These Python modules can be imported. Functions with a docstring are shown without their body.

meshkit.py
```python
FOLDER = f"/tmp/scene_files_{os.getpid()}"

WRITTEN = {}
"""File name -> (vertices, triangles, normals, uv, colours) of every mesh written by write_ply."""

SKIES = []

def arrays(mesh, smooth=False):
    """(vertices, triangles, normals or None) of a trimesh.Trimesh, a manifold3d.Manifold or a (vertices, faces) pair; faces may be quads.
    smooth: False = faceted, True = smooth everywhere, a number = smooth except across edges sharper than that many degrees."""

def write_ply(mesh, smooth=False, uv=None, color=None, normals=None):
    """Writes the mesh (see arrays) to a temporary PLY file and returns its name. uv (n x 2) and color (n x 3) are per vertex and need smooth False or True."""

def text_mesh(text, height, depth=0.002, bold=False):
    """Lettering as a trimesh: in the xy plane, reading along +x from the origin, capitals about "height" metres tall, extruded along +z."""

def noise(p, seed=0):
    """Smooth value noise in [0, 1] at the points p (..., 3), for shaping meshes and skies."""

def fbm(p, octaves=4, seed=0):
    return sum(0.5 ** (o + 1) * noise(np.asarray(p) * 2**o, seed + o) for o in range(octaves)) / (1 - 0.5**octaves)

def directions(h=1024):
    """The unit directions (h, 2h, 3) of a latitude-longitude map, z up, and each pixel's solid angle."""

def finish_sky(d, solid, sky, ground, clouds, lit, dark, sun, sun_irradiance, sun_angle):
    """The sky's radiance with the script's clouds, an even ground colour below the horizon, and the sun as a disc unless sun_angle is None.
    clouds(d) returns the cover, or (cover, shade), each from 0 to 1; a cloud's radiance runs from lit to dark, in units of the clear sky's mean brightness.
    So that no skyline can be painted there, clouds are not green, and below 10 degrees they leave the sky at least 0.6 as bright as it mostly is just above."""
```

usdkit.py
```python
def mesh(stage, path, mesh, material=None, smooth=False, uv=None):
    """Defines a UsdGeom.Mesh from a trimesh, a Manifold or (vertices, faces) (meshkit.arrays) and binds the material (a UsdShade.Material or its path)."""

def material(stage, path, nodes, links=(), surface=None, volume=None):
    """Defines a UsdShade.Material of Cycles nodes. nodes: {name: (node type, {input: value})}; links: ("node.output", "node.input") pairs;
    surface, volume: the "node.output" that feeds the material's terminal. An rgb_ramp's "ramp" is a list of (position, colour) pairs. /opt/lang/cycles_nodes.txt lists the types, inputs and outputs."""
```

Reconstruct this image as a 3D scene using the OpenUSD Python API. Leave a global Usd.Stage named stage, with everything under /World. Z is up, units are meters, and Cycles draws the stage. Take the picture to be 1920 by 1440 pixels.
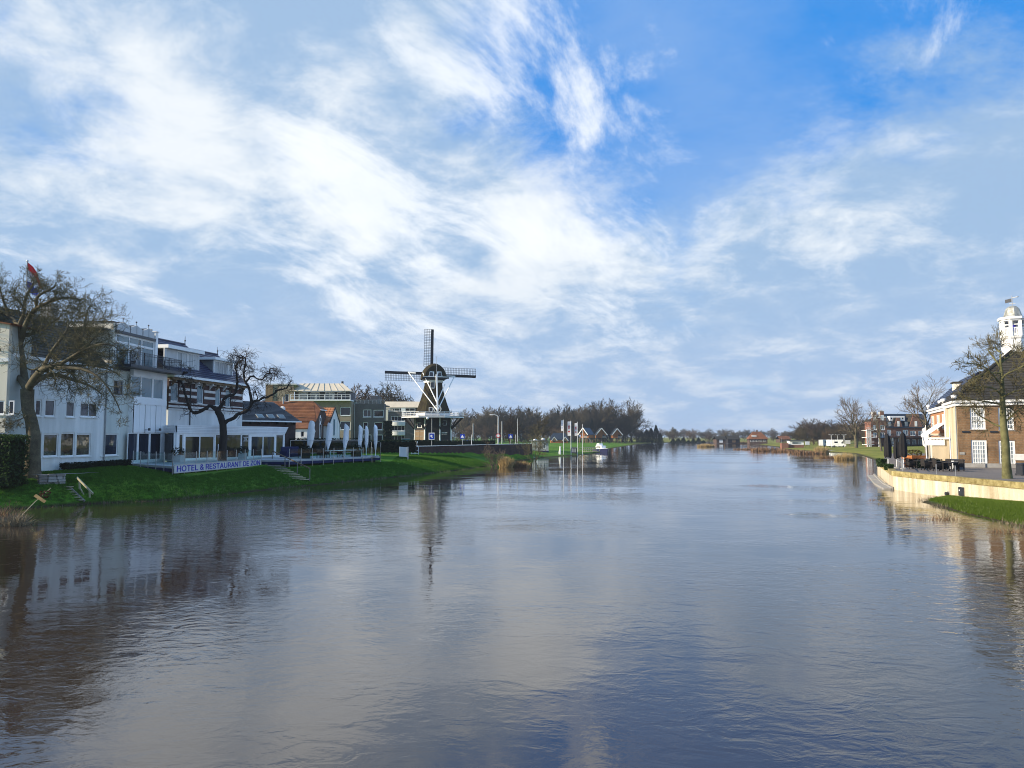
import math, random, zlib
import numpy as np, trimesh, shapely
from shapely.geometry import Polygon, LineString, Point, MultiPolygon
from shapely.ops import unary_union
import usdkit, meshkit
from pxr import Usd, UsdGeom, UsdLux, UsdShade, Gf, Sdf, Vt

stage = Usd.Stage.CreateInMemory()
UsdGeom.SetStageUpAxis(stage, 'Z')
UsdGeom.SetStageMetersPerUnit(stage, 1.0)
UsdGeom.Xform.Define(stage, '/World')
UsdGeom.Scope.Define(stage, '/World/Looks')
RNG = np.random.default_rng(11)

# ------------------------------------------------------------------ camera, sky, sun, exposure
CAM_Z = 4.2
PITCH = math.atan(98 / 1440)
EXPOSURE = 0.68
SUN_AZ = (-0.985, -0.17)          # horizontal direction towards the sun
SUN_EL = math.radians(22)
SKY_STRENGTH = 0.085
SUN_INTENSITY = 1.25

cam = UsdGeom.Camera.Define(stage, '/World/camera')
cam.AddTranslateOp().Set((0, 0, CAM_Z))
cam.AddRotateXOp().Set(90 + math.degrees(PITCH))
cam.CreateHorizontalApertureAttr(36.0)
cam.CreateVerticalApertureAttr(27.0)
cam.CreateFocalLengthAttr(27.0)
cam.CreateClippingRangeAttr((0.1, 20000))
cam.CreateExposureAttr(EXPOSURE)

_h = math.hypot(*SUN_AZ)
SUN = np.array([SUN_AZ[0] / _h * math.cos(SUN_EL), SUN_AZ[1] / _h * math.cos(SUN_EL), math.sin(SUN_EL)])


def ray(px, py):
    """World direction of a point of the 1920 x 1440 photograph."""
    u, v = (px - 960) / 1440, (720 - py) / 1440
    c, s = math.cos(PITCH), math.sin(PITCH)
    return np.array([u, c - v * s, s + v * c])


def dome():
    n = {
        'co': ('texture_coordinate', {}),
        'sky': ('sky_texture', {'sky_type': 'single_scattering', 'sun_disc': False, 'sun_elevation': SUN_EL, 'sun_rotation': math.atan2(SUN[0], SUN[1]),
                                'air_density': 1.0, 'aerosol_density': 0.6, 'ozone_density': 2.5}),
        'sep': ('separate_xyz', {}),
        'zc': ('math', {'math_type': 'maximum', 'value2': 0.0}),
        'za': ('math', {'math_type': 'add', 'value2': 0.27}),
        'dx': ('math', {'math_type': 'divide'}), 'dy': ('math', {'math_type': 'divide'}),
        'pl': ('combine_xyz', {}),
        # soft cloud deck
        'mp1': ('mapping', {'location': (4.0, 0.6, 0.2)}),
        'n1': ('noise_texture', {'scale': 1.7, 'detail': 10.0, 'roughness': 0.65, 'distortion': 0.2}),
        'n2': ('noise_texture', {'scale': 4.4, 'detail': 10.0, 'roughness': 0.64, 'distortion': 0.25}),
        # streaks of high cloud
        'mr': ('mapping', {'rotation': (0, 0, -1.1)}),
        'mp': ('mapping', {'scale': (1.3, 2.6, 1.0), 'location': (3.1, 1.7, 0)}),
        'n3': ('noise_texture', {'scale': 1.5, 'detail': 9.0, 'roughness': 0.64, 'distortion': 0.35}),
        'mp2': ('mapping', {'location': (7.3, 2.2, 0.5)}),
        'n4': ('noise_texture', {'scale': 1.6, 'detail': 3.0, 'roughness': 0.5}),
    }
    l = [('co.generated', 'sep.vector'), ('sep.z', 'zc.value1'), ('zc.value', 'za.value1'), ('sep.x', 'dx.value1'), ('za.value', 'dx.value2'),
         ('sep.y', 'dy.value1'), ('za.value', 'dy.value2'), ('dx.value', 'pl.x'), ('dy.value', 'pl.y'), ('pl.vector', 'mp1.vector'), ('mp1.vector', 'n1.vector'), ('pl.vector', 'n2.vector'),
         ('pl.vector', 'mr.vector'), ('mr.vector', 'mp.vector'), ('mp.vector', 'n3.vector'), ('pl.vector', 'mp2.vector'), ('mp2.vector', 'n4.vector')]

    def lobe(name, px, py, lo, hi, w):
        """w inside a soft round patch of the sky around a direction (cosines lo .. hi)."""
        d = ray(px, py); d = d / np.linalg.norm(d)
        n[name + 'd'] = ('vector_math', {'math_type': 'dot_product', 'vector2': tuple(d)})
        n[name] = ('map_range', {'range_type': 'smoothstep', 'from_min': lo, 'from_max': hi, 'to_min': 0.0, 'to_max': w, 'clamp': True})
        l.extend([('co.generated', name + 'd.vector1'), (name + 'd.value', name + '.value')])
        return name + '.result'

    k = [0]

    def op(kind, a, b):
        k[0] += 1
        nm = f'm{k[0]}'
        ins = {'math_type': kind}
        for key, val in (('value1', a), ('value2', b)):
            if isinstance(val, str):
                l.append((val, f'{nm}.{key}'))
            else:
                ins[key] = float(val)
        n[nm] = ('math', ins)
        return nm + '.value'

    def smooth(a, lo, hi, to=1.0):
        k[0] += 1
        nm = f'm{k[0]}'
        n[nm] = ('map_range', {'range_type': 'smoothstep', 'from_min': lo, 'from_max': hi, 'to_min': 0.0, 'to_max': to, 'clamp': True})
        l.append((a, nm + '.value'))
        return nm + '.result'

    def mixc(f, a, b):
        k[0] += 1
        nm = f'm{k[0]}'
        ins = {}
        l.append((f, nm + '.fac'))
        for key, val in (('color1', a), ('color2', b)):
            if isinstance(val, str):
                l.append((val, f'{nm}.{key}'))
            else:
                ins[key] = val
        n[nm] = ('mix', ins)
        return nm + '.color'

    S = 0.095 / SKY_STRENGTH
    gap = lobe('gap', 1580, 110, 0.875, 0.985, 0.32)          # the blue opening in the deck
    gap3 = lobe('gapc', 1180, 110, 0.94, 0.995, 0.06)
    deck = lobe('deck', 250, 300, 0.66, 0.97, 0.15)
    bank = lobe('bank', 1760, 400, 0.955, 0.993, 0.30)        # the grey bank low on the right
    mid = lobe('mid', 900, 560, 0.93, 0.995, 0.10)
    cov = op('subtract', op('add', op('add', op('add', 'n1.fac', deck), bank), mid), op('add', gap, gap3))
    low = smooth('sep.z', 0.40, 0.10, 0.26)
    cov = op('add', cov, low)
    a1 = smooth(cov, 0.32, 0.62, 0.94)
    br1 = lobe('bra', 130, 240, 0.975, 0.998, 0.13)
    br2 = lobe('brb', 470, 320, 0.975, 0.998, 0.10)
    br3 = lobe('brc', 860, 330, 0.965, 0.998, 0.13)
    br4 = lobe('brd', 1720, 330, 0.960, 0.997, 0.10)
    br5 = lobe('bre', 1130, 480, 0.980, 0.998, 0.15)
    lum = op('add', op('add', br4, br5), op('add', op('add', op('multiply', 'n2.fac', 0.62), op('multiply', 'n4.fac', 0.42)), op('add', br1, op('add', br2, br3))))
    white = smooth(lum, 0.56, 0.80)
    shadecol, litcol = (2.5 * S, 3.6 * S, 5.1 * S), (6.2 * S, 6.5 * S, 6.7 * S)
    cloud = mixc(white, shadecol, litcol)
    # towards the horizon clouds sink into a lavender grey
    horizon = smooth('sep.z', 0.26, 0.03, 0.85)
    low_lum = smooth('n2.fac', 0.40, 0.70)
    lowc = mixc(low_lum, (2.75 * S, 3.7 * S, 5.3 * S), (4.7 * S, 5.2 * S, 6.0 * S))
    cloud = mixc(horizon, cloud, lowc)
    blue = mixc(smooth('sep.z', 0.0, 0.40), (2.6 * S, 4.3 * S, 6.3 * S), (0.16 * S, 1.95 * S, 5.7 * S))
    n['skx'] = ('mix', {'mix_type': 'mix', 'fac': 0.9})
    l.extend([('sky.color', 'skx.color1'), (blue, 'skx.color2')])
    veil = smooth(op('add', op('multiply', 'n4.fac', 0.5), op('multiply', 'n1.fac', 0.5)), 0.36, 0.62, 0.42)
    c = mixc(veil, 'skx.color', (2.9 * S, 3.9 * S, 5.6 * S))
    c = mixc(a1, c, cloud)
    patch = lobe('cir', 900, 340, 0.93, 0.995, 0.15)
    a2 = smooth(op('add', op('subtract', 'n3.fac', op('multiply', gap, 0.06)), patch), 0.57, 0.78, 0.85)
    c = mixc(op('multiply', a2, smooth('sep.z', 0.03, 0.16)), c, (6.6 * S, 6.9 * S, 7.2 * S))
    n['bg'] = ('background_shader', {'strength': SKY_STRENGTH})
    l.append((c, 'bg.color'))
    m = usdkit.material(stage, '/World/Looks/sky', n, l, surface='bg.background')
    d = UsdLux.DomeLight.Define(stage, '/World/sky')
    UsdShade.MaterialBindingAPI.Apply(d.GetPrim()).Bind(m)
    d.GetPrim().SetCustomDataByKey('kind', 'structure')


dome()
sun = UsdLux.DistantLight.Define(stage, '/World/sun')
sun.CreateIntensityAttr(SUN_INTENSITY)
sun.CreateAngleAttr(0.53)
sun.CreateColorAttr(Gf.Vec3f(1.0, 0.86, 0.66))
sun.CreateNormalizeAttr(True)
_z = SUN; _x = np.cross([0, 0, 1], _z); _x = _x / np.linalg.norm(_x); _y = np.cross(_z, _x)
sun.AddTransformOp().Set(Gf.Matrix4d(*_x, 0, *_y, 0, *_z, 0, 0, 0, 0, 1))

# ------------------------------------------------------------------ small kit: points, meshes, materials, things
def at(px, py, Y):
    """The point at forward distance Y seen at a place of the photograph: used to measure where things stand."""
    d = ray(px, py)
    return np.array([0, 0, CAM_Z]) + d * (Y / d[1])


def on(px, py, z):
    d = ray(px, py)
    return np.array([0, 0, CAM_Z]) + d * ((z - CAM_Z) / d[2])


class MB:
    """Collects simple solids; becomes one mesh."""
    def __init__(s): s.v, s.f, s.n = [], [], 0

    def add(s, v, f):
        v, f = np.asarray(v, float).reshape(-1, 3), np.asarray(f, int)
        if f.shape[1] == 4:
            f = np.vstack([f[:, [0, 1, 2]], f[:, [0, 2, 3]]])
        s.v.append(v); s.f.append(f + s.n); s.n += len(v)
        return s

    def tri(s, m): return s.add(m.vertices, m.faces)

    def box(s, x0, x1, y0, y1, z0, z1):
        v = [(x, y, z) for z in (z0, z1) for y in (y0, y1) for x in (x0, x1)]
        return s.add(v, [(0, 2, 3, 1), (4, 5, 7, 6), (0, 1, 5, 4), (1, 3, 7, 5), (3, 2, 6, 7), (2, 0, 4, 6)])

    def bev(s, x0, x1, y0, y1, z0, z1, c):
        """Box with its vertical and top edges chamfered."""
        pts = [(x0 + c, y0), (x1 - c, y0), (x1, y0 + c), (x1, y1 - c), (x1 - c, y1), (x0 + c, y1), (x0, y1 - c), (x0, y0 + c)]
        cx, cy = (x0 + x1) / 2, (y0 + y1) / 2
        top = [(cx + (x - cx) * (1 - 2 * c / (x1 - x0)), cy + (y - cy) * (1 - 2 * c / (y1 - y0))) for x, y in pts]
        v = [(x, y, z0) for x, y in pts] + [(x, y, z1 - c) for x, y in pts] + [(x, y, z1) for x, y in top]
        f = [(i + 8 * k, (i + 1) % 8 + 8 * k, (i + 1) % 8 + 8 * k + 8, i + 8 * k + 8) for k in (0, 1) for i in range(8)]
        s.add(v, f)
        return s.add([v[16 + i] for i in range(8)], [(0, i, i + 1) for i in range(1, 7)])

    def beam(s, a, b, w, h=None, up=(0, 0, 1)):
        """Bar of rectangular section from a to b."""
        a, b = np.asarray(a, float), np.asarray(b, float); h = h or w
        d = b - a; d = d / np.linalg.norm(d)
        x = np.cross(d, up)
        if np.linalg.norm(x) < 1e-3: x = np.cross(d, (0, 1, 0))
        x = x / np.linalg.norm(x); z = np.cross(x, d)
        q = [x * w / 2 * i + z * h / 2 * j for i, j in ((-1, -1), (1, -1), (1, 1), (-1, 1))]
        v = [a + k for k in q] + [b + k for k in q]
        return s.add(v, [(0, 3, 2, 1), (4, 5, 6, 7), (0, 1, 5, 4), (1, 2, 6, 5), (2, 3, 7, 6), (3, 0, 4, 7)])

    def path(s, pts, radii, n=5, cap=True):
        """Round tube through points."""
        pts = np.asarray(pts, float); r = np.broadcast_to(np.asarray(radii, float), (len(pts),))
        t = np.gradient(pts, axis=0); t /= np.maximum(np.linalg.norm(t, axis=1, keepdims=True), 1e-9)
        ref = np.array([0.31, 0.95, 0.05]) if abs(t[0] @ np.array([0.31, 0.95, 0.05])) < .9 else np.array([1, 0, 0])
        x = np.cross(t, ref); x /= np.linalg.norm(x, axis=1, keepdims=True); y = np.cross(t, x)
        an = np.arange(n) / n * 2 * np.pi
        ring = pts[:, None] + r[:, None, None] * (np.cos(an)[None, :, None] * x[:, None] + np.sin(an)[None, :, None] * y[:, None])
        m = len(pts); i = np.arange(n); j = (i + 1) % n
        f = np.concatenate([np.stack([k * n + i, k * n + j, (k + 1) * n + j, (k + 1) * n + i], 1) for k in range(m - 1)])
        v = ring.reshape(-1, 3)
        s.add(v, f)
        if cap and n > 2:
            for k in (0, m - 1):
                s.add(ring[k], [(0, a, a + 1) if k else (0, a + 1, a) for a in range(1, n - 1)])
        return s

    def rod(s, a, b, r, n=6, r2=None): return s.path([a, b], [r, r if r2 is None else r2], n)

    def lathe(s, prof, n=16, c=(0, 0)):
        p = np.asarray(prof, float); an = np.arange(n) / n * 2 * np.pi
        v = np.stack([c[0] + p[:, None, 0] * np.cos(an), c[1] + p[:, None, 0] * np.sin(an), np.repeat(p[:, 1:], n, 1)], -1).reshape(-1, 3)
        i = np.arange(n); j = (i + 1) % n
        f = np.concatenate([np.stack([k * n + i, k * n + j, (k + 1) * n + j, (k + 1) * n + i], 1) for k in range(len(p) - 1)])
        return s.add(v, f)

    def prism(s, poly, z0, z1):
        """Plan outline (list or Polygon) raised from z0 to z1."""
        poly = poly if isinstance(poly, Polygon) else Polygon(poly)
        poly = shapely.geometry.polygon.orient(poly)
        m = trimesh.creation.extrude_polygon(poly, z1 - z0, engine='earcut'); m.apply_translation([0, 0, z0])
        return s.tri(m)

    def panel(s, poly, y0, y1):
        """Outline in (x, z) with thickness from y0 to y1 (y0 < y1)."""
        poly = poly if not isinstance(poly, (list, tuple)) else Polygon(poly)
        for g in getattr(poly, 'geoms', [poly]):
            if g.is_empty or g.area < 1e-6: continue
            m = trimesh.creation.extrude_polygon(shapely.geometry.polygon.orient(g), y1 - y0, engine='earcut')
            v = np.array(m.vertices); v = np.stack([v[:, 0], y1 - v[:, 2], v[:, 1]], 1)
            s.add(v, np.array(m.faces))
        return s

    def sheet(s, quad, t):
        """Flat quadrilateral given thickness t (below its face)."""
        q = np.asarray(quad, float); nrm = np.cross(q[1] - q[0], q[2] - q[0]); nrm /= np.linalg.norm(nrm)
        v = np.vstack([q, q - nrm * t])
        k = len(q)
        top = [(0, i, i + 1) for i in range(1, k - 1)]; bot = [(k, k + i + 1, k + i) for i in range(1, k - 1)]
        sd = []
        for i in range(k):
            j = (i + 1) % k; sd += [(i, k + i, k + j), (i, k + j, j)]
        return s.add(v, top + bot + sd)

    def ball(s, c, r, sub=1, sc=(1, 1, 1)):
        m = trimesh.creation.icosphere(sub, r); return s.add(np.array(m.vertices) * sc + c, m.faces)

    def arr(s): return np.vstack(s.v), np.vstack(s.f)


LOOK = {}


def usd_mat(key, nodes, links, out='p.BSDF', vol=None):
    LOOK[key] = usdkit.material(stage, '/World/Looks/' + key, nodes, links, surface=out, volume=vol)
    return LOOK[key]


def mat(key, col, rough=.75, var=.22, scale=2.5, fine=0.0, fscale=40., bump=0.0, bscale=30., spec=.3, metal=0., streak=False, space='object', tint=None, rnd=0.0):
    """Surface with large soft variation, fine grain and bump. tint: a second colour that the variation runs to; streak: variation drawn out downwards; rnd: brightness varying per object."""
    col = np.array(col, float); lo, hi = col * (1 - var), np.array(tint, float) if tint is not None else col * (1 + var)
    n = {'co': ('texture_coordinate', {}), 'g': ('geometry', {}), 'mp': ('mapping', {'scale': (1, 1, .13 if streak else 1)}),
         'n': ('noise_texture', {'scale': scale, 'detail': 6., 'roughness': .62}),
         'r': ('rgb_ramp', {'ramp': [(.3, tuple(lo)), (.7, tuple(hi))]}),
         'p': ('principled_bsdf', {'roughness': rough, 'metallic': metal, 'specular_ior_level': spec})}
    src = 'g.position' if space == 'world' else 'co.object'
    l = [(src, 'mp.vector'), ('mp.vector', 'n.vector'), ('n.fac', 'r.fac')]
    c = 'r.color'
    if fine:
        n['nf'] = ('noise_texture', {'scale': fscale, 'detail': 4., 'roughness': .7})
        n['rf'] = ('rgb_ramp', {'ramp': [(.25, (1 - fine,) * 3), (.75, (1 + fine,) * 3)]})
        n['mf'] = ('mix', {'mix_type': 'multiply', 'fac': 1.})
        l += [(src, 'nf.vector'), ('nf.fac', 'rf.fac'), (c, 'mf.color1'), ('rf.color', 'mf.color2')]
        c = 'mf.color'
    if rnd:
        n['oi'] = ('object_info', {}); n['ro'] = ('rgb_ramp', {'ramp': [(0, (1 - rnd,) * 3), (1, (1 + rnd,) * 3)]}); n['mo'] = ('mix', {'mix_type': 'multiply', 'fac': 1.})
        l += [('oi.random', 'ro.fac'), (c, 'mo.color1'), ('ro.color', 'mo.color2')]
        c = 'mo.color'
    l.append((c, 'p.base_color'))
    if bump:
        n['nb'] = ('noise_texture', {'scale': bscale, 'detail': 4., 'roughness': .6}); n['b'] = ('bump', {'strength': bump, 'distance': .02})
        l += [(src, 'nb.vector'), ('nb.fac', 'b.height'), ('b.normal', 'p.normal')]
    return usd_mat(key, n, l)


def brick_mat(key, c1, c2, mortar, scale=1.0, bw=.22, rh=.066, ms=.011, var=.35):
    """Brickwork on walls that run along local x or y: u = x + y, v = z."""
    n = {'co': ('texture_coordinate', {}), 's': ('separate_xyz', {}), 'a': ('math', {'math_type': 'add'}), 'c': ('combine_xyz', {}),
         'b': ('brick_texture', {'color1': c1, 'color2': c2, 'mortar': mortar, 'scale': scale, 'brick_width': bw, 'row_height': rh, 'mortar_size': ms, 'mortar_smooth': .2, 'bias': -.1}),
         'n': ('noise_texture', {'scale': .9, 'detail': 7., 'roughness': .65}), 'r': ('rgb_ramp', {'ramp': [(.3, (1 - var,) * 3), (.7, (1 + var,) * 3)]}),
         'm': ('mix', {'mix_type': 'multiply', 'fac': 1.}), 'bp': ('bump', {'strength': .5, 'distance': .01, 'invert': True}),
         'p': ('principled_bsdf', {'roughness': .85, 'specular_ior_level': .2})}
    l = [('co.object', 's.vector'), ('s.x', 'a.value1'), ('s.y', 'a.value2'), ('a.value', 'c.x'), ('s.z', 'c.y'), ('c.vector', 'b.vector'),
         ('co.object', 'n.vector'), ('n.fac', 'r.fac'), ('b.color', 'm.color1'), ('r.color', 'm.color2'), ('m.color', 'p.base_color'), ('b.fac', 'bp.height'), ('bp.normal', 'p.normal')]
    return usd_mat(key, n, l)


def glass_mat(key, col, ior=1.7, rough=.04, curtain=None):
    """Window pane over a dim room: dark body, mirror-like skin, gently uneven; curtain: a pale second tone hanging inside."""
    n = {'co': ('texture_coordinate', {}), 'n': ('noise_texture', {'scale': .9, 'detail': 2.}), 'mp': ('mapping', {'scale': (1.1, 1.1, .12)}),
         'r': ('rgb_ramp', {'ramp': [(.40, col), (.62, curtain or tuple(np.array(col) * 1.5))]}),
         'nb': ('noise_texture', {'scale': 1.6, 'detail': 1.}), 'b': ('bump', {'strength': .12, 'distance': .02}),
         'p': ('principled_bsdf', {'roughness': rough, 'ior': ior, 'specular_ior_level': .5})}
    l = [('co.object', 'mp.vector'), ('mp.vector', 'n.vector'), ('n.fac', 'r.fac'), ('r.color', 'p.base_color'), ('co.object', 'nb.vector'), ('nb.fac', 'b.height'), ('b.normal', 'p.normal')]
    return usd_mat(key, n, l)


def clear_mat(key, col, k=.8):
    """Thin clear or tinted sheet of glass: light passes, grazing light mirrors."""
    n = {'f0': ('fresnel', {'IOR': 1.5}), 'ge': ('geometry', {}), 'iv': ('math', {'math_type': 'subtract', 'value1': 1.}), 'f': ('math', {'math_type': 'multiply'}), 't': ('transparent_bsdf', {'color': col}), 'g': ('glossy_bsdf', {'color': (k, k, k), 'roughness': .02}), 'm': ('mix_closure', {})}
    return usd_mat(key, n, [('f0.fac', 'f.value1'), ('ge.backfacing', 'iv.value2'), ('iv.value', 'f.value2'), ('f.value', 'm.fac'), ('t.BSDF', 'm.closure1'), ('g.BSDF', 'm.closure2')], 'm.closure')


USED = {}


def numbered(name):
    k = USED.get(name, 0); USED[name] = k + 1
    return name if k == 0 else f'{name}_{k:03d}'


def meta(p, label=None, cat=None, group=None, kind=None):
    for k, x in (('label', label), ('category', cat), ('group', group), ('kind', kind)):
        if x: p.SetCustomDataByKey(k, x)


class Thing:
    """A top-level Xform at the thing's base, turned by yaw (degrees); its parts are given in its own coordinates."""
    def __init__(s, name, label, cat, loc=(0, 0, 0), yaw=0., group=None, kind=None):
        s.name = numbered(name); s.path = '/World/' + s.name; s.loc = np.array(loc, float); s.yaw = yaw; s.used = {}
        x = UsdGeom.Xform.Define(stage, s.path); x.AddTranslateOp().Set(tuple(map(float, s.loc)))
        if yaw: x.AddRotateZOp().Set(float(yaw))
        s.prim = x.GetPrim(); s.label, s.cat, s.group = label, cat, group
        meta(s.prim, label, cat, group, kind)

    def local(s, w):
        """World point -> this thing's coordinates."""
        w = np.asarray(w, float) - s.loc; a = -math.radians(s.yaw); c, q = math.cos(a), math.sin(a)
        return np.stack([w[..., 0] * c - w[..., 1] * q, w[..., 0] * q + w[..., 1] * c, w[..., 2]], -1)

    def hit(s, px, py, y=0.):
        """Where a place of the photograph meets the upright plane y of this thing: (x, z)."""
        o = s.local(np.array([0, 0, CAM_Z])); d = s.local(ray(px, py) + s.loc)
        t = (y - o[1]) / d[1]; q = o + d * t
        return q[0], q[2]

    def rect(s, x0, y0, x1, y1, y=0.):
        """Measured box (px) on plane y -> x0, x1, z0, z1."""
        a, b = s.hit(x0, (y0 + y1) / 2, y)[0], s.hit(x1, (y0 + y1) / 2, y)[0]
        xm = (x0 + x1) / 2
        return min(a, b), max(a, b), s.hit(xm, y1, y)[1], s.hit(xm, y0, y)[1]

    def part(s, name, mb, m, parent=None, label=None, smooth=False, kind=None, world=False):
        par = parent or s.path
        key = (par, name); k = s.used.get(key, 0); s.used[key] = k + 1
        path = f'{par}/{name}' if k == 0 else f'{par}/{name}_{k:03d}'
        v, f = mb.arr() if isinstance(mb, MB) else (np.array(mb.vertices), np.array(mb.faces))
        if world: v = s.local(v)
        p = usdkit.mesh(stage, path, (v, f), LOOK[m], smooth)
        meta(p.GetPrim(), label=label, kind=kind)
        return path

    def copy(s, loc, yaw=0., label=None, scale=None, group=None):
        """Another one of the same, with its parts."""
        name = numbered(s.name.rsplit('_0', 1)[0] if s.name[-3:].isdigit() else s.name)
        x = UsdGeom.Xform.Define(stage, '/World/' + name)
        p = x.GetPrim(); p.GetReferences().AddInternalReference(s.path); p.SetInstanceable(True)
        x.ClearXformOpOrder()
        x.AddTranslateOp().Set(tuple(map(float, loc))); x.AddRotateZOp(opSuffix='turn').Set(float(yaw))
        if scale is not None: x.AddScaleOp(opSuffix='size').Set(tuple(map(float, np.broadcast_to(scale, 3))))
        meta(p, label or s.label, s.cat, group or s.group)
        return p


def single(name, mb, m, label=None, cat=None, group=None, kind=None, smooth=False):
    """A thing (or a piece of the setting) that is one mesh, given in world coordinates."""
    v, f = mb.arr() if isinstance(mb, MB) else (np.array(mb[0]), np.array(mb[1]))
    p = usdkit.mesh(stage, '/World/' + numbered(name), (v, f), LOOK[m], smooth)
    meta(p.GetPrim(), label, cat, group, kind)
    return p


def window(t, r, frame='white_paint', pane='pane_dark', y=0., nx=1, nz=1, fw=.07, mw=.05, depth=.10, sill='white_paint', bars=None, name='window', label=None, one=False):
    """A framed window standing in an opening of t's wall (outer face at y): frame as the part, pane and sill as its pieces."""
    x0, x1, z0, z1 = r
    hole = Polygon([(x0, z0), (x1, z0), (x1, z1), (x0, z1)])
    inner = []
    cw, ch = (x1 - x0 - 2 * fw - (nx - 1) * mw) / nx, (z1 - z0 - 2 * fw - (nz - 1) * mw) / nz
    for i in range(nx):
        for j in range(nz):
            a, b = x0 + fw + i * (cw + mw), z0 + fw + j * (ch + mw)
            inner.append(shapely.box(a, b, a + cw, b + ch))
    fr = MB().panel(hole.difference(unary_union(inner)), y + depth - .07, y + depth)
    p = t.part(name, fr, frame, label=label)
    for q in ([hole.buffer(-fw, join_style=2)] if one else inner):
        a, b, c, d = q.bounds
        t.part('pane', MB().box(a, c, y + depth - .035, y + depth - .02, b, d), pane, parent=p)
    if sill:
        t.part('sill', MB().box(x0 - .06, x1 + .06, y - .07, y + depth - .071, z0 - .07, z0 - .002), sill, parent=p)
    return hole


def wall_with(t, outline, holes, m, y=0., thick=.28, name='wall', label=None):
    poly = Polygon([(a, b if b else -.7) for a, b in outline])
    for h in holes: poly = poly.difference(h.buffer(.004, join_style=2))
    return t.part(name, MB().panel(poly, y, y + thick), m, label=label)

# ------------------------------------------------------------------ common materials
mat('white_paint', (.86, .87, .86), .45, .06, 1.2, fine=.03)
mat('white_stucco', (.70, .72, .70), .85, .12, 1.1, fine=.07, tint=(.84, .85, .83), bump=.35, bscale=60, streak=True)
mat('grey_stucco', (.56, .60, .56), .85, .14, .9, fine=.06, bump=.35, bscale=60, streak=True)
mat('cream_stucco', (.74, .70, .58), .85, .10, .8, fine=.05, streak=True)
mat('white_board', (.86, .87, .87), .5, .07, 1.0, fine=.03, streak=True)
mat('grey_panel', (.40, .42, .44), .6, .08, 1.5)
mat('pale_grey', (.55, .56, .56), .6, .08, 1.5)
mat('beige_panel', (.42, .39, .33), .7, .10, 1.2)
mat('dark_metal', (.025, .028, .035), .4, .25, 4, spec=.5)
mat('steel', (.42, .43, .44), .35, .12, 6, metal=.7)
mat('rail_grey', (.30, .31, .31), .45, .15, 5, metal=.3)
mat('white_metal', (.78, .79, .80), .35, .05, 4, spec=.5)
mat('roof_blue', (.014, .016, .040), .38, .35, 1.4, fine=.2, fscale=14, spec=.45)
mat('roof_slate', (.022, .030, .042), .45, .35, 1.4, fine=.2, fscale=14, spec=.4)
mat('roof_dark', (.030, .026, .022), .7, .4, 1.0, fine=.25, fscale=9, tint=(.055, .048, .030))
mat('roof_brown', (.15, .055, .028), .8, .35, .9, fine=.2, fscale=9, tint=(.24, .10, .04))
mat('roof_orange', (.46, .15, .055), .8, .3, 1.2, fine=.2, fscale=9, tint=(.52, .24, .11))
mat('roof_cream', (.62, .54, .40), .6, .08, .8, streak=True)
mat('roof_grey', (.07, .075, .085), .6, .25, 1.5)
mat('stone_white', (.66, .65, .62), .8, .12, 3, fine=.06)
mat('stone_cream', (.52, .45, .33), .85, .14, 1.6, fine=.08, streak=True)
mat('concrete', (.30, .29, .27), .9, .2, 1.5, fine=.1, bump=.3)
mat('concrete_warm', (.42, .34, .21), .85, .2, 1.5, fine=.14, fscale=9., bump=.35, bscale=50, streak=True, tint=(.66, .60, .47), rnd=.10)
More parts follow.
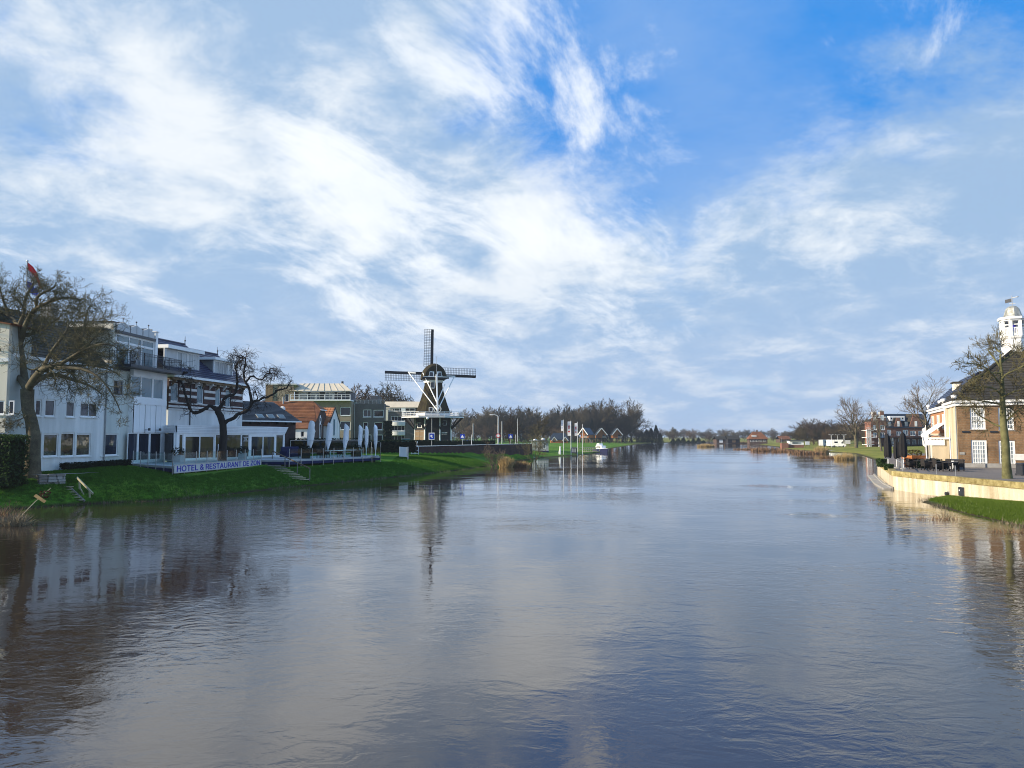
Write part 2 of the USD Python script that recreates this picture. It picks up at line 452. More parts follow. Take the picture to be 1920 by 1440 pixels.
mat('mossy_cap', (.22, .165, .05), .95, .35, 2.2, fine=.25, fscale=14., bump=.6, tint=(.40, .34, .16), rnd=.18)
mat('asphalt', (.055, .056, .060), .9, .2, .8, fine=.15, space='world')
mat('road_pale', (.34, .32, .29), .9, .12, .4, fine=.1, space='world')
mat('paving', (.16, .14, .125), .9, .2, .6, fine=.12, space='world')
mat('timber', (.19, .13, .075), .8, .25, 3, fine=.15, streak=True)
mat('timber_dark', (.020, .018, .022), .65, .3, 2.5, fine=.2, fscale=25)
mat('timber_pale', (.42, .38, .24), .8, .2, 4, fine=.1)
mat('timber_grey', (.21, .19, .17), .85, .25, 3, fine=.15)
mat('cedar', (.40, .15, .045), .75, .25, 1.6, fine=.15, streak=True)
mat('black_cloth', (.012, .012, .014), .85, .3, 3, bump=.4, bscale=8)
mat('white_cloth', (.82, .82, .82), .8, .08, 2.5, bump=.35, bscale=7)
mat('blue_paint', (.012, .05, .40), .45, .1, 2)
mat('blue_light', (.03, .20, .55), .45, .1, 2)
mat('blue_letter', (.035, .03, .34), .5, .08, 3)
mat('red_paint', (.55, .04, .03), .5, .1, 2)
mat('flag_red', (.58, .025, .025), .8, .12, 2)
mat('flag_white', (.75, .75, .75), .8, .06, 2)
mat('flag_blue', (.025, .06, .36), .8, .12, 2)
mat('teal_box', (.05, .13, .13), .5, .12, 2)
mat('navy_sofa', (.012, .018, .07), .8, .2, 3)
mat('dark_wicker', (.022, .019, .018), .8, .3, 9)
mat('bark', (.10, .080, .055), .95, .35, 2.0, fine=.25, fscale=16, bump=.8, bscale=18, tint=(.15, .135, .085))
mat('bark_moss', (.105, .10, .038), .95, .35, 1.6, fine=.25, fscale=16, bump=.8, bscale=18, tint=(.17, .165, .075))
mat('bark_dark', (.030, .024, .020), .95, .35, 2.0, fine=.25, fscale=16, bump=.8, bscale=18)
mat('twig', (.10, .078, .055), .95, .3, 2.0)
mat('twig_moss', (.13, .12, .045), .95, .3, 1.2, tint=(.10, .085, .05))
mat('twig_dark', (.045, .036, .030), .95, .3, 2.0)
mat('wood_grey', (.052, .044, .026), .95, .35, .25, rnd=.35, tint=(.090, .072, .040))
mat('wood_brown', (.070, .046, .026), .95, .35, .25, rnd=.3, tint=(.105, .070, .040))
mat('reed_gold', (.40, .29, .13), .9, .25, 2.5, rnd=.15)
mat('reed_brown', (.20, .12, .065), .9, .3, 2.5, rnd=.2)
mat('dry_stem', (.20, .165, .105), .9, .3, 2.5)
glass_mat('pane_dark', (.010, .013, .020), 1.55, .03)
glass_mat('pane_teal', (.030, .085, .115), 1.7, .04, (.07, .15, .18))
glass_mat('pane_curtain', (.10, .13, .15), 1.6, .05, (.36, .40, .42))
glass_mat('pane_warm', (.008, .008, .009), 1.62, .03, (.045, .038, .028))
clear_mat('clear_glass', (.80, .90, .88))
clear_mat('teal_glass', (.22, .56, .60))


def leafy(key, c1, c2, trans=.35, rnd=.25):
    n = {'g': ('geometry', {}), 'r': ('rgb_ramp', {'ramp': [(0, c1), (1, c2)]}), 'd': ('diffuse_bsdf', {}), 't': ('translucent_bsdf', {}), 'm': ('mix_closure', {'fac': trans}),
         'gl': ('glossy_bsdf', {'color': (.25, .25, .25), 'roughness': .4}), 'm2': ('mix_closure', {'fac': .06})}
    l = [('g.random_per_island', 'r.fac'), ('r.color', 'd.color'), ('r.color', 't.color'), ('d.BSDF', 'm.closure1'), ('t.BSDF', 'm.closure2'), ('m.closure', 'm2.closure1'), ('gl.BSDF', 'm2.closure2')]
    return usd_mat(key, n, l, 'm2.closure')


leafy('leaf_hedge', (.035, .07, .018), (.17, .22, .05))
leafy('leaf_dark', (.008, .020, .010), (.030, .055, .018))
leafy('leaf_conifer', (.006, .020, .016), (.022, .050, .030), .2)
leafy('leaf_olive', (.09, .085, .022), (.20, .17, .05))
leafy('grass_blade', (.065, .17, .012), (.20, .34, .035), .45)
leafy('grass_sunny', (.10, .16, .012), (.27, .32, .04), .4)
leafy('leaf_rust', (.06, .022, .012), (.15, .06, .03))

# ------------------------------------------------------------------ river and terrain
LEFT_EDGE = [(-44, -70), (-42, 0), (-38, 22), (-32.5, 38), (-29.6, 44), (-26.5, 48.3), (-23.1, 50.6), (-20.9, 55.5), (-18.3, 64.3), (-16.2, 68.7), (-11.8, 80.6), (-7.2, 94.5), (-2.6, 112),
             (3.2, 140), (6.4, 151), (10.5, 163), (14.8, 173), (20.0, 186), (24.5, 206), (31.5, 252), (66, 403), (90, 480), (122, 560), (160, 640)]
RIGHT_EDGE = [(178, 620), (160, 560), (148, 500), (138, 430), (126, 396), (117, 360), (104, 302), (91, 262), (86, 236), (84, 210), (84, 190), (76, 168), (62, 131), (43, 88), (40.6, 85),
              (31, 61), (30.4, 54), (27.9, 51.5), (26.0, 49.4), (24.6, 42), (23.8, 36), (23, 25), (23, -70)]
RIVER = Polygon(LEFT_EDGE + RIGHT_EDGE)
ISLAND = Polygon([(69, 213), (74, 199), (60, 255), (62, 262)])
WALL_LINE = np.array([(-40, 73), (-27, 88), (-20, 96.5), (-14, 104), (3.6, 143), (2.6, 147), (-8, 190)], float)          # low wall along the riverside road


def wall_side(x, y):
    """Signed distance behind the low roadside wall."""
    best = np.full(np.shape(x), 1e9); sign = np.ones(np.shape(x))
    for (ax, ay), (bx, by) in zip(WALL_LINE[:-1], WALL_LINE[1:]):
        dx, dy = bx - ax, by - ay; L = math.hypot(dx, dy)
        t = np.clip(((x - ax) * dx + (y - ay) * dy) / L ** 2, 0, 1)
        d = np.hypot(x - ax - t * dx, y - ay - t * dy)
        c = dx * (y - ay) - dy * (x - ax)
        near = d < best
        best = np.where(near, d, best); sign = np.where(near, np.sign(c), sign)
    return best * sign


def ground_z(x, y):
    x, y = np.broadcast_arrays(np.asarray(x, float), np.asarray(y, float))
    p = shapely.points(x, y)
    inside = shapely.contains_xy(RIVER, x, y)
    d = shapely.distance(RIVER.boundary, p)
    d = np.where(inside, -d, d)
    left = x < np.interp(y, [-70, 60, 110, 180, 260, 403, 640], [0, 0, 15, 40, 60, 95, 175])
    k = np.interp(y, [40, 50, 56, 64, 72, 80, 100, 150, 220], [2.3, 2.3, 3.7, 4.8, 5.4, 4.4, 5.0, 6.0, 10.0])
    zm = np.interp(y, [40, 100, 150, 200, 300], [2.03, 2.1, 1.6, 1.1, .9])
    zl = zm * (1 - np.exp(-np.maximum(d, 0) / k))
    ws = wall_side(x, y)
    s = np.clip(ws / .5 + .5, 0, 1)
    up = np.interp(y, [80, 103, 150, 200, 280], [2.55, 2.68, 2.4, 1.7, 1.0])
    zl = np.where((y > 86) & (y < 200), zl * (1 - s) + np.maximum(up, zl) * s, zl)
    zr = np.interp(d, [0, 2, 8, 20, 45, 90], [0, .32, .55, 1.0, 1.45, 1.5])
    zr = np.where(y > 240, np.interp(d, [0, 3, 30, 120], [0, .25, .6, .9]), zr)
    zr = np.where(y < 84, np.minimum(zr, np.interp(y, [43, 52], [.36, .10])), zr)
    z = np.where(left, zl, zr)
    z = np.where(d < 0, np.maximum(d * .30, -1.6), z)
    und = meshkit.fbm(np.stack([x / 9, y / 9, x * 0], -1), 3, 5) - .5
    return z + np.where(d > 0, und * np.clip(d / 6, 0, 1) * .22, 0)


def ground_at(px, py, y0=30., y1=600.):
    """First place where the line of sight through a place of the photograph meets the ground."""
    d = ray(px, py); ys = np.geomspace(y0, y1, 500); t = ys / d[1]
    p = np.array([0, 0, CAM_Z]) + d * t[:, None]
    below = p[:, 2] <= np.maximum(ground_z(p[:, 0], p[:, 1]), 0)
    return p[np.argmax(below)] if below.any() else p[-1]


def stand(px, Y):
    """Ground point at forward distance Y in the column px of the photograph."""
    x = (px - 960) / 1440 * Y * math.cos(PITCH) * (1 + .0)
    return np.array([x, Y, float(ground_z(x, Y))])


def axis(*spans):
    out = []
    for a, b, st in spans: out += list(np.arange(a, b, st))
    return out


gx = np.array(sorted(set([-2400, -1700, -1200, -850, -600, -450, -330, -250, -190, -150, -120, -100, -85, -75] + axis((-66, -36, 1.5), (-36, 32, .55), (32, 70, 1.0), (70, 150, 2.0), (150, 300, 8)) + [300, 350, 420, 520, 700, 950, 1300, 1800, 2400])))
gy = np.array(sorted(set(axis((-90, 20, 8), (20, 40, 2), (40, 118, .6), (118, 170, 1.0), (170, 290, 2.2), (290, 460, 5), (460, 700, 12)) + [700, 740, 800, 900, 1050, 1250, 1500, 1900, 2400])))
XX, YY = np.meshgrid(gx, gy)
ZZ = ground_z(XX, YY)
ni, nj = len(gx), len(gy)
idx = np.arange(ni * nj).reshape(nj, ni)
quads = np.stack([idx[:-1, :-1], idx[:-1, 1:], idx[1:, 1:], idx[1:, :-1]], -1).reshape(-1, 4)

n = {'g': ('geometry', {}), 's': ('separate_xyz', {}),
     'n1': ('noise_texture', {'scale': .35, 'detail': 8., 'roughness': .68}), 'r1': ('rgb_ramp', {'ramp': [(.24, (.085, .075, .026)), (.33, (.045, .115, .010)), (.5, (.078, .185, .014)), (.70, (.15, .245, .026))]}),
     'n2': ('noise_texture', {'scale': 7., 'detail': 5., 'roughness': .75}), 'r2': ('rgb_ramp', {'ramp': [(.3, (.55,) * 3), (.7, (1.4,) * 3)]}),
     'm2': ('mix', {'mix_type': 'multiply', 'fac': 1.}),
     'far': ('map_range', {'range_type': 'smoothstep', 'from_min': 45., 'from_max': 75., 'clamp': True}),
     'n3': ('noise_texture', {'scale': .09, 'detail': 5., 'roughness': .6}), 'r3': ('rgb_ramp', {'ramp': [(.35, (.12, .15, .022)), (.65, (.26, .24, .055))]}),
     'mf': ('mix', {}), 'mud': ('map_range', {'range_type': 'smoothstep', 'from_min': .02, 'from_max': .22, 'clamp': True}), 'mm': ('mix', {'color1': (.050, .042, .020)}),
     'b': ('bump', {'strength': .9, 'distance': .05}), 'p': ('principled_bsdf', {'roughness': .95, 'specular_ior_level': .1})}
l = [('g.position', 's.vector'), ('g.position', 'n1.vector'), ('n1.fac', 'r1.fac'), ('g.position', 'n2.vector'), ('n2.fac', 'r2.fac'), ('s.x', 'far.value'),
     ('g.position', 'n3.vector'), ('n3.fac', 'r3.fac'), ('far.result', 'mf.fac'), ('r1.color', 'mf.color1'), ('r3.color', 'mf.color2'),
     ('mf.color', 'm2.color1'), ('r2.color', 'm2.color2'), ('s.z', 'mud.value'), ('mud.result', 'mm.fac'), ('m2.color', 'mm.color2'), ('mm.color', 'p.base_color'),
     ('n2.fac', 'b.height'), ('b.normal', 'p.normal')]
usd_mat('grass_ground', n, l)
single('ground', (np.stack([XX, YY, ZZ], -1).reshape(-1, 3), quads), 'grass_ground', 'grassy riverbanks and flat meadows on both sides of the swollen river', kind='structure', smooth=True)

# muddy high water with ripples that come and go, livelier by the bridge and in two eddies
n = {'g': ('geometry', {}), 'ms': ('mapping', {'scale': (1.0, 1.5, 1.0), 'rotation': (0, 0, .25)}), 'sp': ('separate_xyz', {}),
     'big': ('noise_texture', {'scale': .16, 'detail': 2., 'roughness': .5, 'distortion': .6}),
     'mid': ('noise_texture', {'scale': 1.15, 'detail': 3., 'roughness': .5, 'distortion': 1.2}),
     'fin': ('noise_texture', {'scale': 3.0, 'detail': 3., 'roughness': .55, 'distortion': .8}),
     'msk': ('noise_texture', {'scale': .05, 'detail': 4., 'roughness': .6}), 'mk': ('map_range', {'range_type': 'smoothstep', 'from_min': .38, 'from_max': .64, 'to_min': .14, 'to_max': 1.35, 'clamp': True}),
     'fade': ('map_range', {'range_type': 'smoothstep', 'from_min': 14., 'from_max': 110., 'to_min': 1.0, 'to_max': .28, 'clamp': True}),
     'h1': ('math', {'math_type': 'multiply', 'value2': .09}), 'h2': ('math', {'math_type': 'multiply', 'value2': .075}), 'h3': ('math', {'math_type': 'multiply', 'value2': .032}),
     'amp': ('math', {'math_type': 'multiply'}), 'h3m': ('math', {'math_type': 'multiply'}), 'h2m': ('math', {'math_type': 'multiply'}), 'ha': ('math', {'math_type': 'add'}), 'hb': ('math', {'math_type': 'add'}),
     'bp': ('bump', {'strength': 1., 'distance': .235, 'use_object_space': False}),
     'mc': ('noise_texture', {'scale': .06, 'detail': 4.}), 'rc': ('rgb_ramp', {'ramp': [(.3, (.022, .013, .008)), (.7, (.034, .021, .013))]}),
     'p': ('principled_bsdf', {'roughness': .02, 'ior': 1.78, 'specular_ior_level': .5})}
l = [('g.position', 'ms.vector'), ('g.position', 'sp.vector'), ('sp.y', 'fade.value')] + [('ms.vector', k + '.vector') for k in ('big', 'mid', 'fin', 'msk')] + [('msk.fac', 'mk.value'), ('big.fac', 'h1.value1'), ('mid.fac', 'h2.value1'), ('fin.fac', 'h3.value1'),
     ('mk.result', 'amp.value1'), ('fade.result', 'amp.value2'), ('h3.value', 'h3m.value1'), ('h2.value', 'h2m.value1'), ('h1.value', 'ha.value1'), ('h2m.value', 'ha.value2'), ('ha.value', 'hb.value1'), ('h3m.value', 'hb.value2'),
     ('hb.value', 'bp.height'), ('bp.normal', 'p.normal'), ('g.position', 'mc.vector'), ('mc.fac', 'rc.fac'), ('rc.color', 'p.base_color')]
src = 'amp.value'
for i, (q, r_) in enumerate(((on(1520, 967, 0), 2.2), (on(1440, 912, 0), 3.2), (on(1000, 990, 0), 2.4))):
    n[f'd{i}'] = ('vector_math', {'math_type': 'distance', 'vector2': tuple(q)}); n[f'e{i}'] = ('map_range', {'range_type': 'smoothstep', 'from_min': r_, 'from_max': r_ * .2, 'to_min': 0., 'to_max': 1.5 if i < 2 else .8, 'clamp': True}); n[f'a{i}'] = ('math', {'math_type': 'add'})
    l += [('g.position', f'd{i}.vector1'), (f'd{i}.value', f'e{i}.value'), (f'e{i}.result', f'a{i}.value1'), (src, f'a{i}.value2')]; src = f'a{i}.value'
l += [(src, 'h3m.value2'), (src, 'h2m.value2')]
usd_mat('river_water', n, l)
single('water', MB().add([(-60, -90, 0), (240, -90, 0), (240, 720, 0), (-60, 720, 0)], [(0, 1, 2, 3)]), 'river_water', 'brown flooded river with gentle ripples', kind='structure')

# ------------------------------------------------------------------ left bank: the hotel, its terrace and the houses behind
def along(a, b):
    return math.degrees(math.atan2(b[1] - a[1], b[0] - a[0])), math.hypot(b[0] - a[0], b[1] - a[1])


def railing(t, pts, m, h=1.0, step=.14, rail=.045, bar=.016, post_step=2.0, name='railing', rails=(1.0,), z0=.08):
    """Metal railing along local points: one part with rails and bars, posts as parts of their own."""
    mb = MB()
    for a, b in zip(pts[:-1], pts[1:]):
        a, b = np.array(a, float), np.array(b, float); L = np.linalg.norm(b - a); u = (b - a) / L
        for q in rails: mb.beam(a + [0, 0, h * q], b + [0, 0, h * q], rail, rail * .8)
        mb.beam(a + [0, 0, z0], b + [0, 0, z0], rail * .7)
        k = max(1, int(L / step)) if step else 0
        for i in range(1, k): mb.beam(a + u * L * i / k + [0, 0, z0], a + u * L * i / k + [0, 0, h], bar)
    p = t.part(name, mb, m)
    for a, b in zip(pts[:-1], pts[1:]):
        a, b = np.array(a, float), np.array(b, float); L = np.linalg.norm(b - a); k = max(1, round(L / post_step))
        for i in range(k + (np.allclose(b, pts[-1]))):
            q = a + (b - a) * i / k
            t.part('post', MB().beam(q + [0, 0, -.02], q + [0, 0, h + .03], rail * 1.3), m, parent=p)
    return p


def tiles(t, quad, m, rows, name='roof', thick=.09, lip=.035, parent=None, ribs=0, label=None):
    """Roof slope in courses, each laid over the one below: quad = eave left, eave right, ridge right, ridge left."""
    a, b, c, d = [np.array(q, float) for q in quad]
    nrm = np.cross(b - a, d - a); nrm /= np.linalg.norm(nrm)
    mb = MB().sheet([a, b, c, d], thick)
    for i in range(rows):
        s, e = i / rows, (i + 1) / rows
        p, q, r, w = a + (d - a) * s, b + (c - b) * s, b + (c - b) * e, a + (d - a) * e
        mb.add([p + nrm * lip, q + nrm * lip, r + nrm * .004, w + nrm * .004, p + nrm * .001, q + nrm * .001], [(0, 1, 2), (0, 2, 3), (4, 5, 1), (4, 1, 0)])
    for i in range(ribs):
        f = (i + .5) / ribs
        p, q = a + (b - a) * f, d + (c - d) * f
        mb.beam(p + nrm * .03, q + nrm * .03, .07, .05, up=nrm)
    return t.part(name, mb, m, parent=parent, label=label)


# --- gabled wing at the picture's edge
gb = Thing('gabled_wing', 'cream gabled hotel wing catching sun behind the clipped hedge', 'building', (-46, 48.4, 1.9))
w = []
for r in ((15, 751, 26, 777), (-6, 751, 8, 777), (-8, 811, 13, 832)):
    w.append(window(gb, gb.rect(*r), pane='pane_dark'))
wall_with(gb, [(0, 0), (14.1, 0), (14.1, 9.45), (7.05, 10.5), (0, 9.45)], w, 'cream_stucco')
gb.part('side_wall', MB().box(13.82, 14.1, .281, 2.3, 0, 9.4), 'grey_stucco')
tiles(gb, [(14.3, -.2, 9.43), (14.3, 2.4, 9.43), (7.05, 2.4, 10.6), (7.05, -.2, 10.6)], 'roof_brown', 22)
tiles(gb, [(-.4, 2.4, 9.43), (-.4, -.2, 9.43), (7.05, -.2, 10.6), (7.05, 2.4, 10.6)], 'roof_brown', 22)
gb.part('string_course', MB().box(-.02, 14.15, -.06, -.001, 7.0, 7.25), 'white_paint')

# --- long white stucco wing
yaw, L = along((-32.35, 49), (-31.85, 60.2))
hw = Thing('hotel_wing', 'long white stucco hotel wing with dark mansard roof behind the bare tree', 'building', (-32.35, 49, 1.95), yaw)
w = []
for r, k in (((48, 811, 77, 857), 1), ((82, 813, 109, 856), 1), ((114, 811, 140, 856), 1), ((143.5, 813, 170, 855), 1), ((67, 749, 78, 780), 1), ((85, 749, 104, 781), 1), ((124.5, 752, 141, 782), 1), ((151, 755, 183, 782), 2), ((57, 690, 79, 716), 2)):
    w.append(window(hw, hw.rect(*r), pane='pane_warm' if r[1] > 800 else 'pane_dark', nx=k, fw=.09, depth=.12))
wall_with(hw, [(0, 0), (L, 0), (L, 7.45), (0, 7.45)], w, 'white_stucco')
tiles(hw, [(-.2, -.35, 7.55), (L - .02, -.35, 7.55), (L - .02, 3.6, 11.3), (-.2, 3.6, 11.3)], 'roof_dark', 16, lip=.04)
hw.part('back_roof', MB().sheet([(L - .02, 9, 10.9), (-.2, 9, 10.9), (-.2, 3.6, 11.3), (L - .02, 3.6, 11.3)], .1), 'roof_dark')
hw.part('gutter', MB().box(-.1, L - .03, -.46, -.36, 7.36, 7.56), 'white_paint')
hw.part('soffit', MB().box(-.1, L - .03, -.355, -.004, 7.36, 7.42), 'white_paint')
hw.part('drainpipe', MB().rod((L - .12, -.08, .1), (L - .12, -.08, 7.3), .055, 8), 'rail_grey')
hw.part('chimney', MB().box(8.6, 9.5, 3.0, 3.8, 10.6, 12.2).box(8.5, 9.6, 2.9, 3.9, 12.2, 12.35), 'concrete')
hw.part('back_wall', MB().box(0, L, 9, 9.28, 0, 10.8), 'white_stucco')

# --- white building with three pointed gables and a balcony
yaw, L = along((-31.85, 60.2), (-31.3, 69.3))
bb = Thing('balcony_building', 'white hotel building with three pointed roof gables above a dark balcony', 'building', (-31.85, 60.2, 1.95), yaw)
xb = bb.hit(239, 800)[0]                                            # where the panelled bay starts
w = [window(bb, bb.rect(189, 813, 221, 854), fw=.09, depth=.12, pane='pane_dark'), window(bb, bb.rect(213, 713, 231, 741), frame='grey_panel', pane='pane_dark')]
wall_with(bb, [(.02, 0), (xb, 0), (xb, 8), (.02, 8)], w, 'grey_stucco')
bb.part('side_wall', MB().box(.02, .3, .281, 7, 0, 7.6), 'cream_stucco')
Y0 = -.38
w = [bb.rect(x0, 812, x1, 864.5, Y0) for x0, x1 in ((240, 258), (260, 280), (282, 302))]
zb = min(r[2] for r in w); zt = bb.hit(270, 812, Y0)[1]
doors = [window(bb, (r[0], r[1], .22, zt), pane='pane_dark', y=Y0, fw=.06, sill=None, name='glass_door') for r in w]
z1, z2 = bb.hit(276, 746, Y0)[1], bb.hit(276, 708, Y0)[1]
zp = bb.hit(270, 760, Y0)[1]
wins = [window(bb, (bb.hit(x0, 726, Y0)[0], bb.hit(x1, 726, Y0)[0], z1, z2), pane='pane_teal', y=Y0, fw=.05, sill=None) for x0, x1 in ((246, 264.5), (266, 286), (288, 306))]
xe = bb.hit(311, 800, Y0)[0]
wall_with(bb, [(xb, .0), (xe, .0), (xe, 7.8), (xb, 7.8)], doors + wins, 'white_board', y=Y0, name='bay_wall')
bb.part('bay_side', MB().box(xb, xb + .2, Y0 + .281, -.002, 0, 7.8), 'white_board')
xs = np.linspace(xb + .12, xe - .12, 7)
for i in range(6):
    bb.part('facing_board', MB().box(xs[i] + .025, xs[i + 1] - .025, Y0 - .05, Y0 - .002, zt + .06, zp), 'white_board')
for x in (xs[0], xs[2], xs[4]): bb.part('dark_batten', MB().box(x - .02, x + .02, Y0 - .06, Y0 - .003, zt + .02, zp + .05), 'dark_metal')
for x in (xs[2], xs[4]): bb.part('wall_lamp', MB().box(x + .05, x + .09, Y0 - .35, Y0 - .051, zt + .25, zt + .29).box(x - .0, x + .22, Y0 - .45, Y0 - .351, zt + .2, zt + .42), 'dark_metal')
bb.part('panel_edge', MB().box(xb + .1, xe - .05, Y0 - .05, Y0 - .003, zp + .06, z1 - .14), 'white_board')
bal = bb.part('balcony', MB().box(1.0, xe + .75, -1.35, .58, 7.82, 8.06), 'dark_metal')
railing(bb, [(1.05, .5, 8.06), (1.05, -1.28, 8.06), (xe + .68, -1.28, 8.06), (xe + .68, .3, 8.06)], 'dark_metal', 1.05, .13, post_step=2.1, rails=(1., .82))
# top storey behind the balcony
YT = .6
x0, x1 = bb.hit(217, 660, YT)[0], bb.hit(288, 660, YT)[0]
zg, ztr, zhd = 8.1, bb.hit(252, 647, YT)[1], bb.hit(252, 634, YT)[1]
bays = np.linspace(x0, x1, 4); hs = []
for i in range(3):
    hs.append(window(bb, (bays[i] + .03, bays[i + 1] - .03, zg + .04, ztr - .04), pane='pane_teal' if i != 1 else 'pane_curtain', y=YT, fw=.06, depth=.08, sill=None, name='glass_door'))
    hs.append(window(bb, (bays[i] + .03, bays[i + 1] - .03, ztr + .04, zhd), pane='pane_teal', y=YT, fw=.05, depth=.08, sill=None))
wall_with(bb, [(x0 - .1, zg), (x1 + .1, zg), (x1 + .1, zhd + .12), (x0 - .1, zhd + .12)], hs, 'white_paint', y=YT, thick=.2, name='upper_wall')
bb.part('dark_band', MB().box(x0 - .15, x1 + .15, YT - .12, YT + .2, zhd + .123, zhd + .34), 'dark_metal')
bb.part('side_wall', MB().box(x0 - .42, x0 - .16, YT + .02, 7, 7.81, zhd + .9), 'cream_stucco')
bb.part('wall_cap', MB().box(x0 - .48, x0 - .1, YT - .03, 7.05, zhd + .902, zhd + 1.0), 'dark_metal')
zk = zhd + .34; ph = bb.hit(256, 610, YT)[1] - zk
for i in range(3):
    a, b = bays[i] + .05, bays[i + 1] - .05; m_ = (a + b) / 2
    g = bb.part('gable_panel', MB().panel([(a, zk), (b, zk), (b, zk + ph * .62), (m_, zk + ph), (a, zk + ph * .62)], YT - .05, YT + .12), 'pale_grey')
    bb.part('seam', MB().box(m_ - .015, m_ + .015, YT - .075, YT - .052, zk + .02, zk + ph * .93), 'grey_panel', parent=g)
    bb.part('finial', MB().rod((m_, YT, zk + ph), (m_, YT, zk + ph + .22), .02, 6).ball((m_, YT, zk + ph + .26), .07), 'dark_metal', parent=g)
    if i: bb.part('joint', MB().box(bays[i] - .05, bays[i] + .05, YT - .06, YT + .1, zk, zk + ph * .66), 'dark_metal', parent=g)
    tiles(bb, [(b + .05, YT + .125, zk + ph * .6), (b + .05, 6.5, zk + ph * .6), (m_, 6.5, zk + ph), (m_, YT + .125, zk + ph)], 'roof_grey', 4, name='gable_roof')
    tiles(bb, [(a - .05, 6.5, zk + ph * .6), (a - .05, YT + .125, zk + ph * .6), (m_, YT + .125, zk + ph), (m_, 6.5, zk + ph)], 'roof_grey', 4, name='gable_roof')
bb.part('corner_pier', MB().box(x1 + .12, x1 + .52, YT - .1, YT + .5, 8.06, zk + ph * .80).box(x1 + .05, x1 + .6, YT - .18, YT + .58, zk + ph * .80, zk + ph * .9), 'white_board')
bb.part('antenna', MB().rod((x1 + .9, YT + .8, zk), (x1 + .9, YT + .8, zk + 1.0), .02, 5).box(x1 + .82, x1 + .98, YT + .7, YT + .9, zk + .45, zk + 1.0), 'rail_grey')
bb.part('flat_roof', MB().box(.3, xe, -.05, 7, 7.6, 7.8).box(.3, x1 + .5, .85, 7, zk - .1, zk + .02), 'roof_grey')
for px, s in ((226, .5), (247, .62)):
    q = bb.hit(px, 680, -.6)[0]
    pt = Thing('potted_shrub', f'dark potted shrub on the balcony, {"nearer the left end" if s < .6 else "in front of the middle glass door"}', 'potted plant', tuple(np.array([-31.85, 60.2, 10.01]) + [math.cos(math.radians(bb.yaw)) * q + .7, math.sin(math.radians(bb.yaw)) * q, 0]))
    pt.part('pot', MB().lathe([(0, 0), (.16, 0), (.2, .35), (.17, .35), (0, .33)], 12), 'dark_wicker')
    rr = np.random.default_rng(5); mb = MB()
    for _ in range(420):
        c = rr.normal(0, .14, 3) * [1, 1, 1.7] * s / .5 + [0, 0, .75]; d = rr.normal(0, .035, (3, 3)); mb.add(c + d, [(0, 1, 2)])
    pt.part('foliage', mb, 'leaf_dark')

# --- old brick house with white bands and dormers
yaw, L = along((-31.05, 69.35), (-29, 82.6))
bh = Thing('brick_house', 'old dark brick house with white stone bands and blue black dormered roof', 'building', (-31.05, 69.35, 1.95), yaw)
brick_mat('brick_dark', (.085, .028, .022), (.060, .022, .020), (.10, .085, .075))
zc = bh.hit(360, 770)[1]
w = []
for r in ((320.5, 718, 334.5, 753), (369.5, 722, 382, 757), (404, 728, 413.5, 761), (423, 731, 432.5, 764)):
    w.append(window(bh, bh.rect(*r), pane='pane_teal', nz=1, fw=.09, depth=.14, sill='stone_white'))
wall_with(bh, [(.02, zc), (L, zc), (L, 7.4), (.02, 7.4)], w, 'brick_dark', name='upper_wall')
wall_with(bh, [(.02, 0), (L, 0), (L, zc - .004), (.02, zc - .004)], [], 'white_stucco', name='lower_wall')
bh.part('end_wall', MB().box(L - .28, L, .281, 8, 0, 7.4), 'brick_dark')
spans = [.02] + [v for h in w for v in (h.bounds[0] - .07, h.bounds[2] + .07)] + [L + .02]
for yy, hh in ((731.5, .24), (744, .24)):
    z = bh.hit(360, yy)[1]
    for a, b in zip(spans[::2], spans[1::2]): bh.part('stone_band', MB().box(a, b, -.025, -.001, z - hh / 2, z + hh / 2), 'stone_white')
for yy, hh in ((718, .12), (757.5, .11), (764, .2), (769, .14)):
    z = bh.hit(360, yy)[1]
    sp = spans if yy < 756 and yy > 720 else [spans[0], spans[-1]]
    bh.part('string_course', MB().box(sp[0], sp[-1], -.045, -.002, z - hh / 2, z + hh / 2), 'stone_white')
bh.part('cornice', MB().box(-.02, L + .4, -.52, .3, 7.64, 7.86), 'white_paint')
bh.part('soffit', MB().box(-.02, L + .38, -.36, .3, 7.401, 7.636), 'timber')
for i in range(11):
    x = .5 + i * (L - .8) / 10
    bh.part('bracket', MB().add([(x - .06, -.001, 6.85), (x + .06, -.001, 6.85), (x + .06, -.40, 7.3), (x - .06, -.40, 7.3), (x - .06, -.40, 7.4), (x + .06, -.40, 7.4), (x + .06, -.001, 7.4), (x - .06, -.001, 7.4)], [(0, 1, 2, 3), (3, 2, 5, 4), (0, 3, 4, 7), (1, 6, 5, 2), (7, 4, 5, 6)]), 'stone_white' if i % 2 else 'timber')
rz, ry = 11.55, 3.7
xm = bh.hit(352, 645, ry)[0]; xr = bh.hit(408, 660, ry)[0]
tiles(bh, [(.0, -.45, 7.87), (L + .45, -.45, 7.87), (xr, ry, rz - .35), (.0, ry, rz - .35)], 'roof_blue', 15, lip=.05)
tiles(bh, [(L + .45, -.45, 7.87), (L + .45, 8, 7.87), (xr, ry + .2, rz - .35), (xr, ry, rz - .35)], 'roof_blue', 15, lip=.05)
bh.part('back_roof', MB().sheet([(L + .45, 8, 7.87), (0, 8, 7.87), (0, ry, rz - .35), (xr, ry, rz - .35)], .1), 'roof_blue')
tiles(bh, [(.0, ry - 1.2, rz - 1.1), (xm, ry - 1.2, rz - 1.1), (xm - .5, ry, rz + .05), (.0, ry, rz + .05)], 'roof_blue', 5, name='raised_roof')
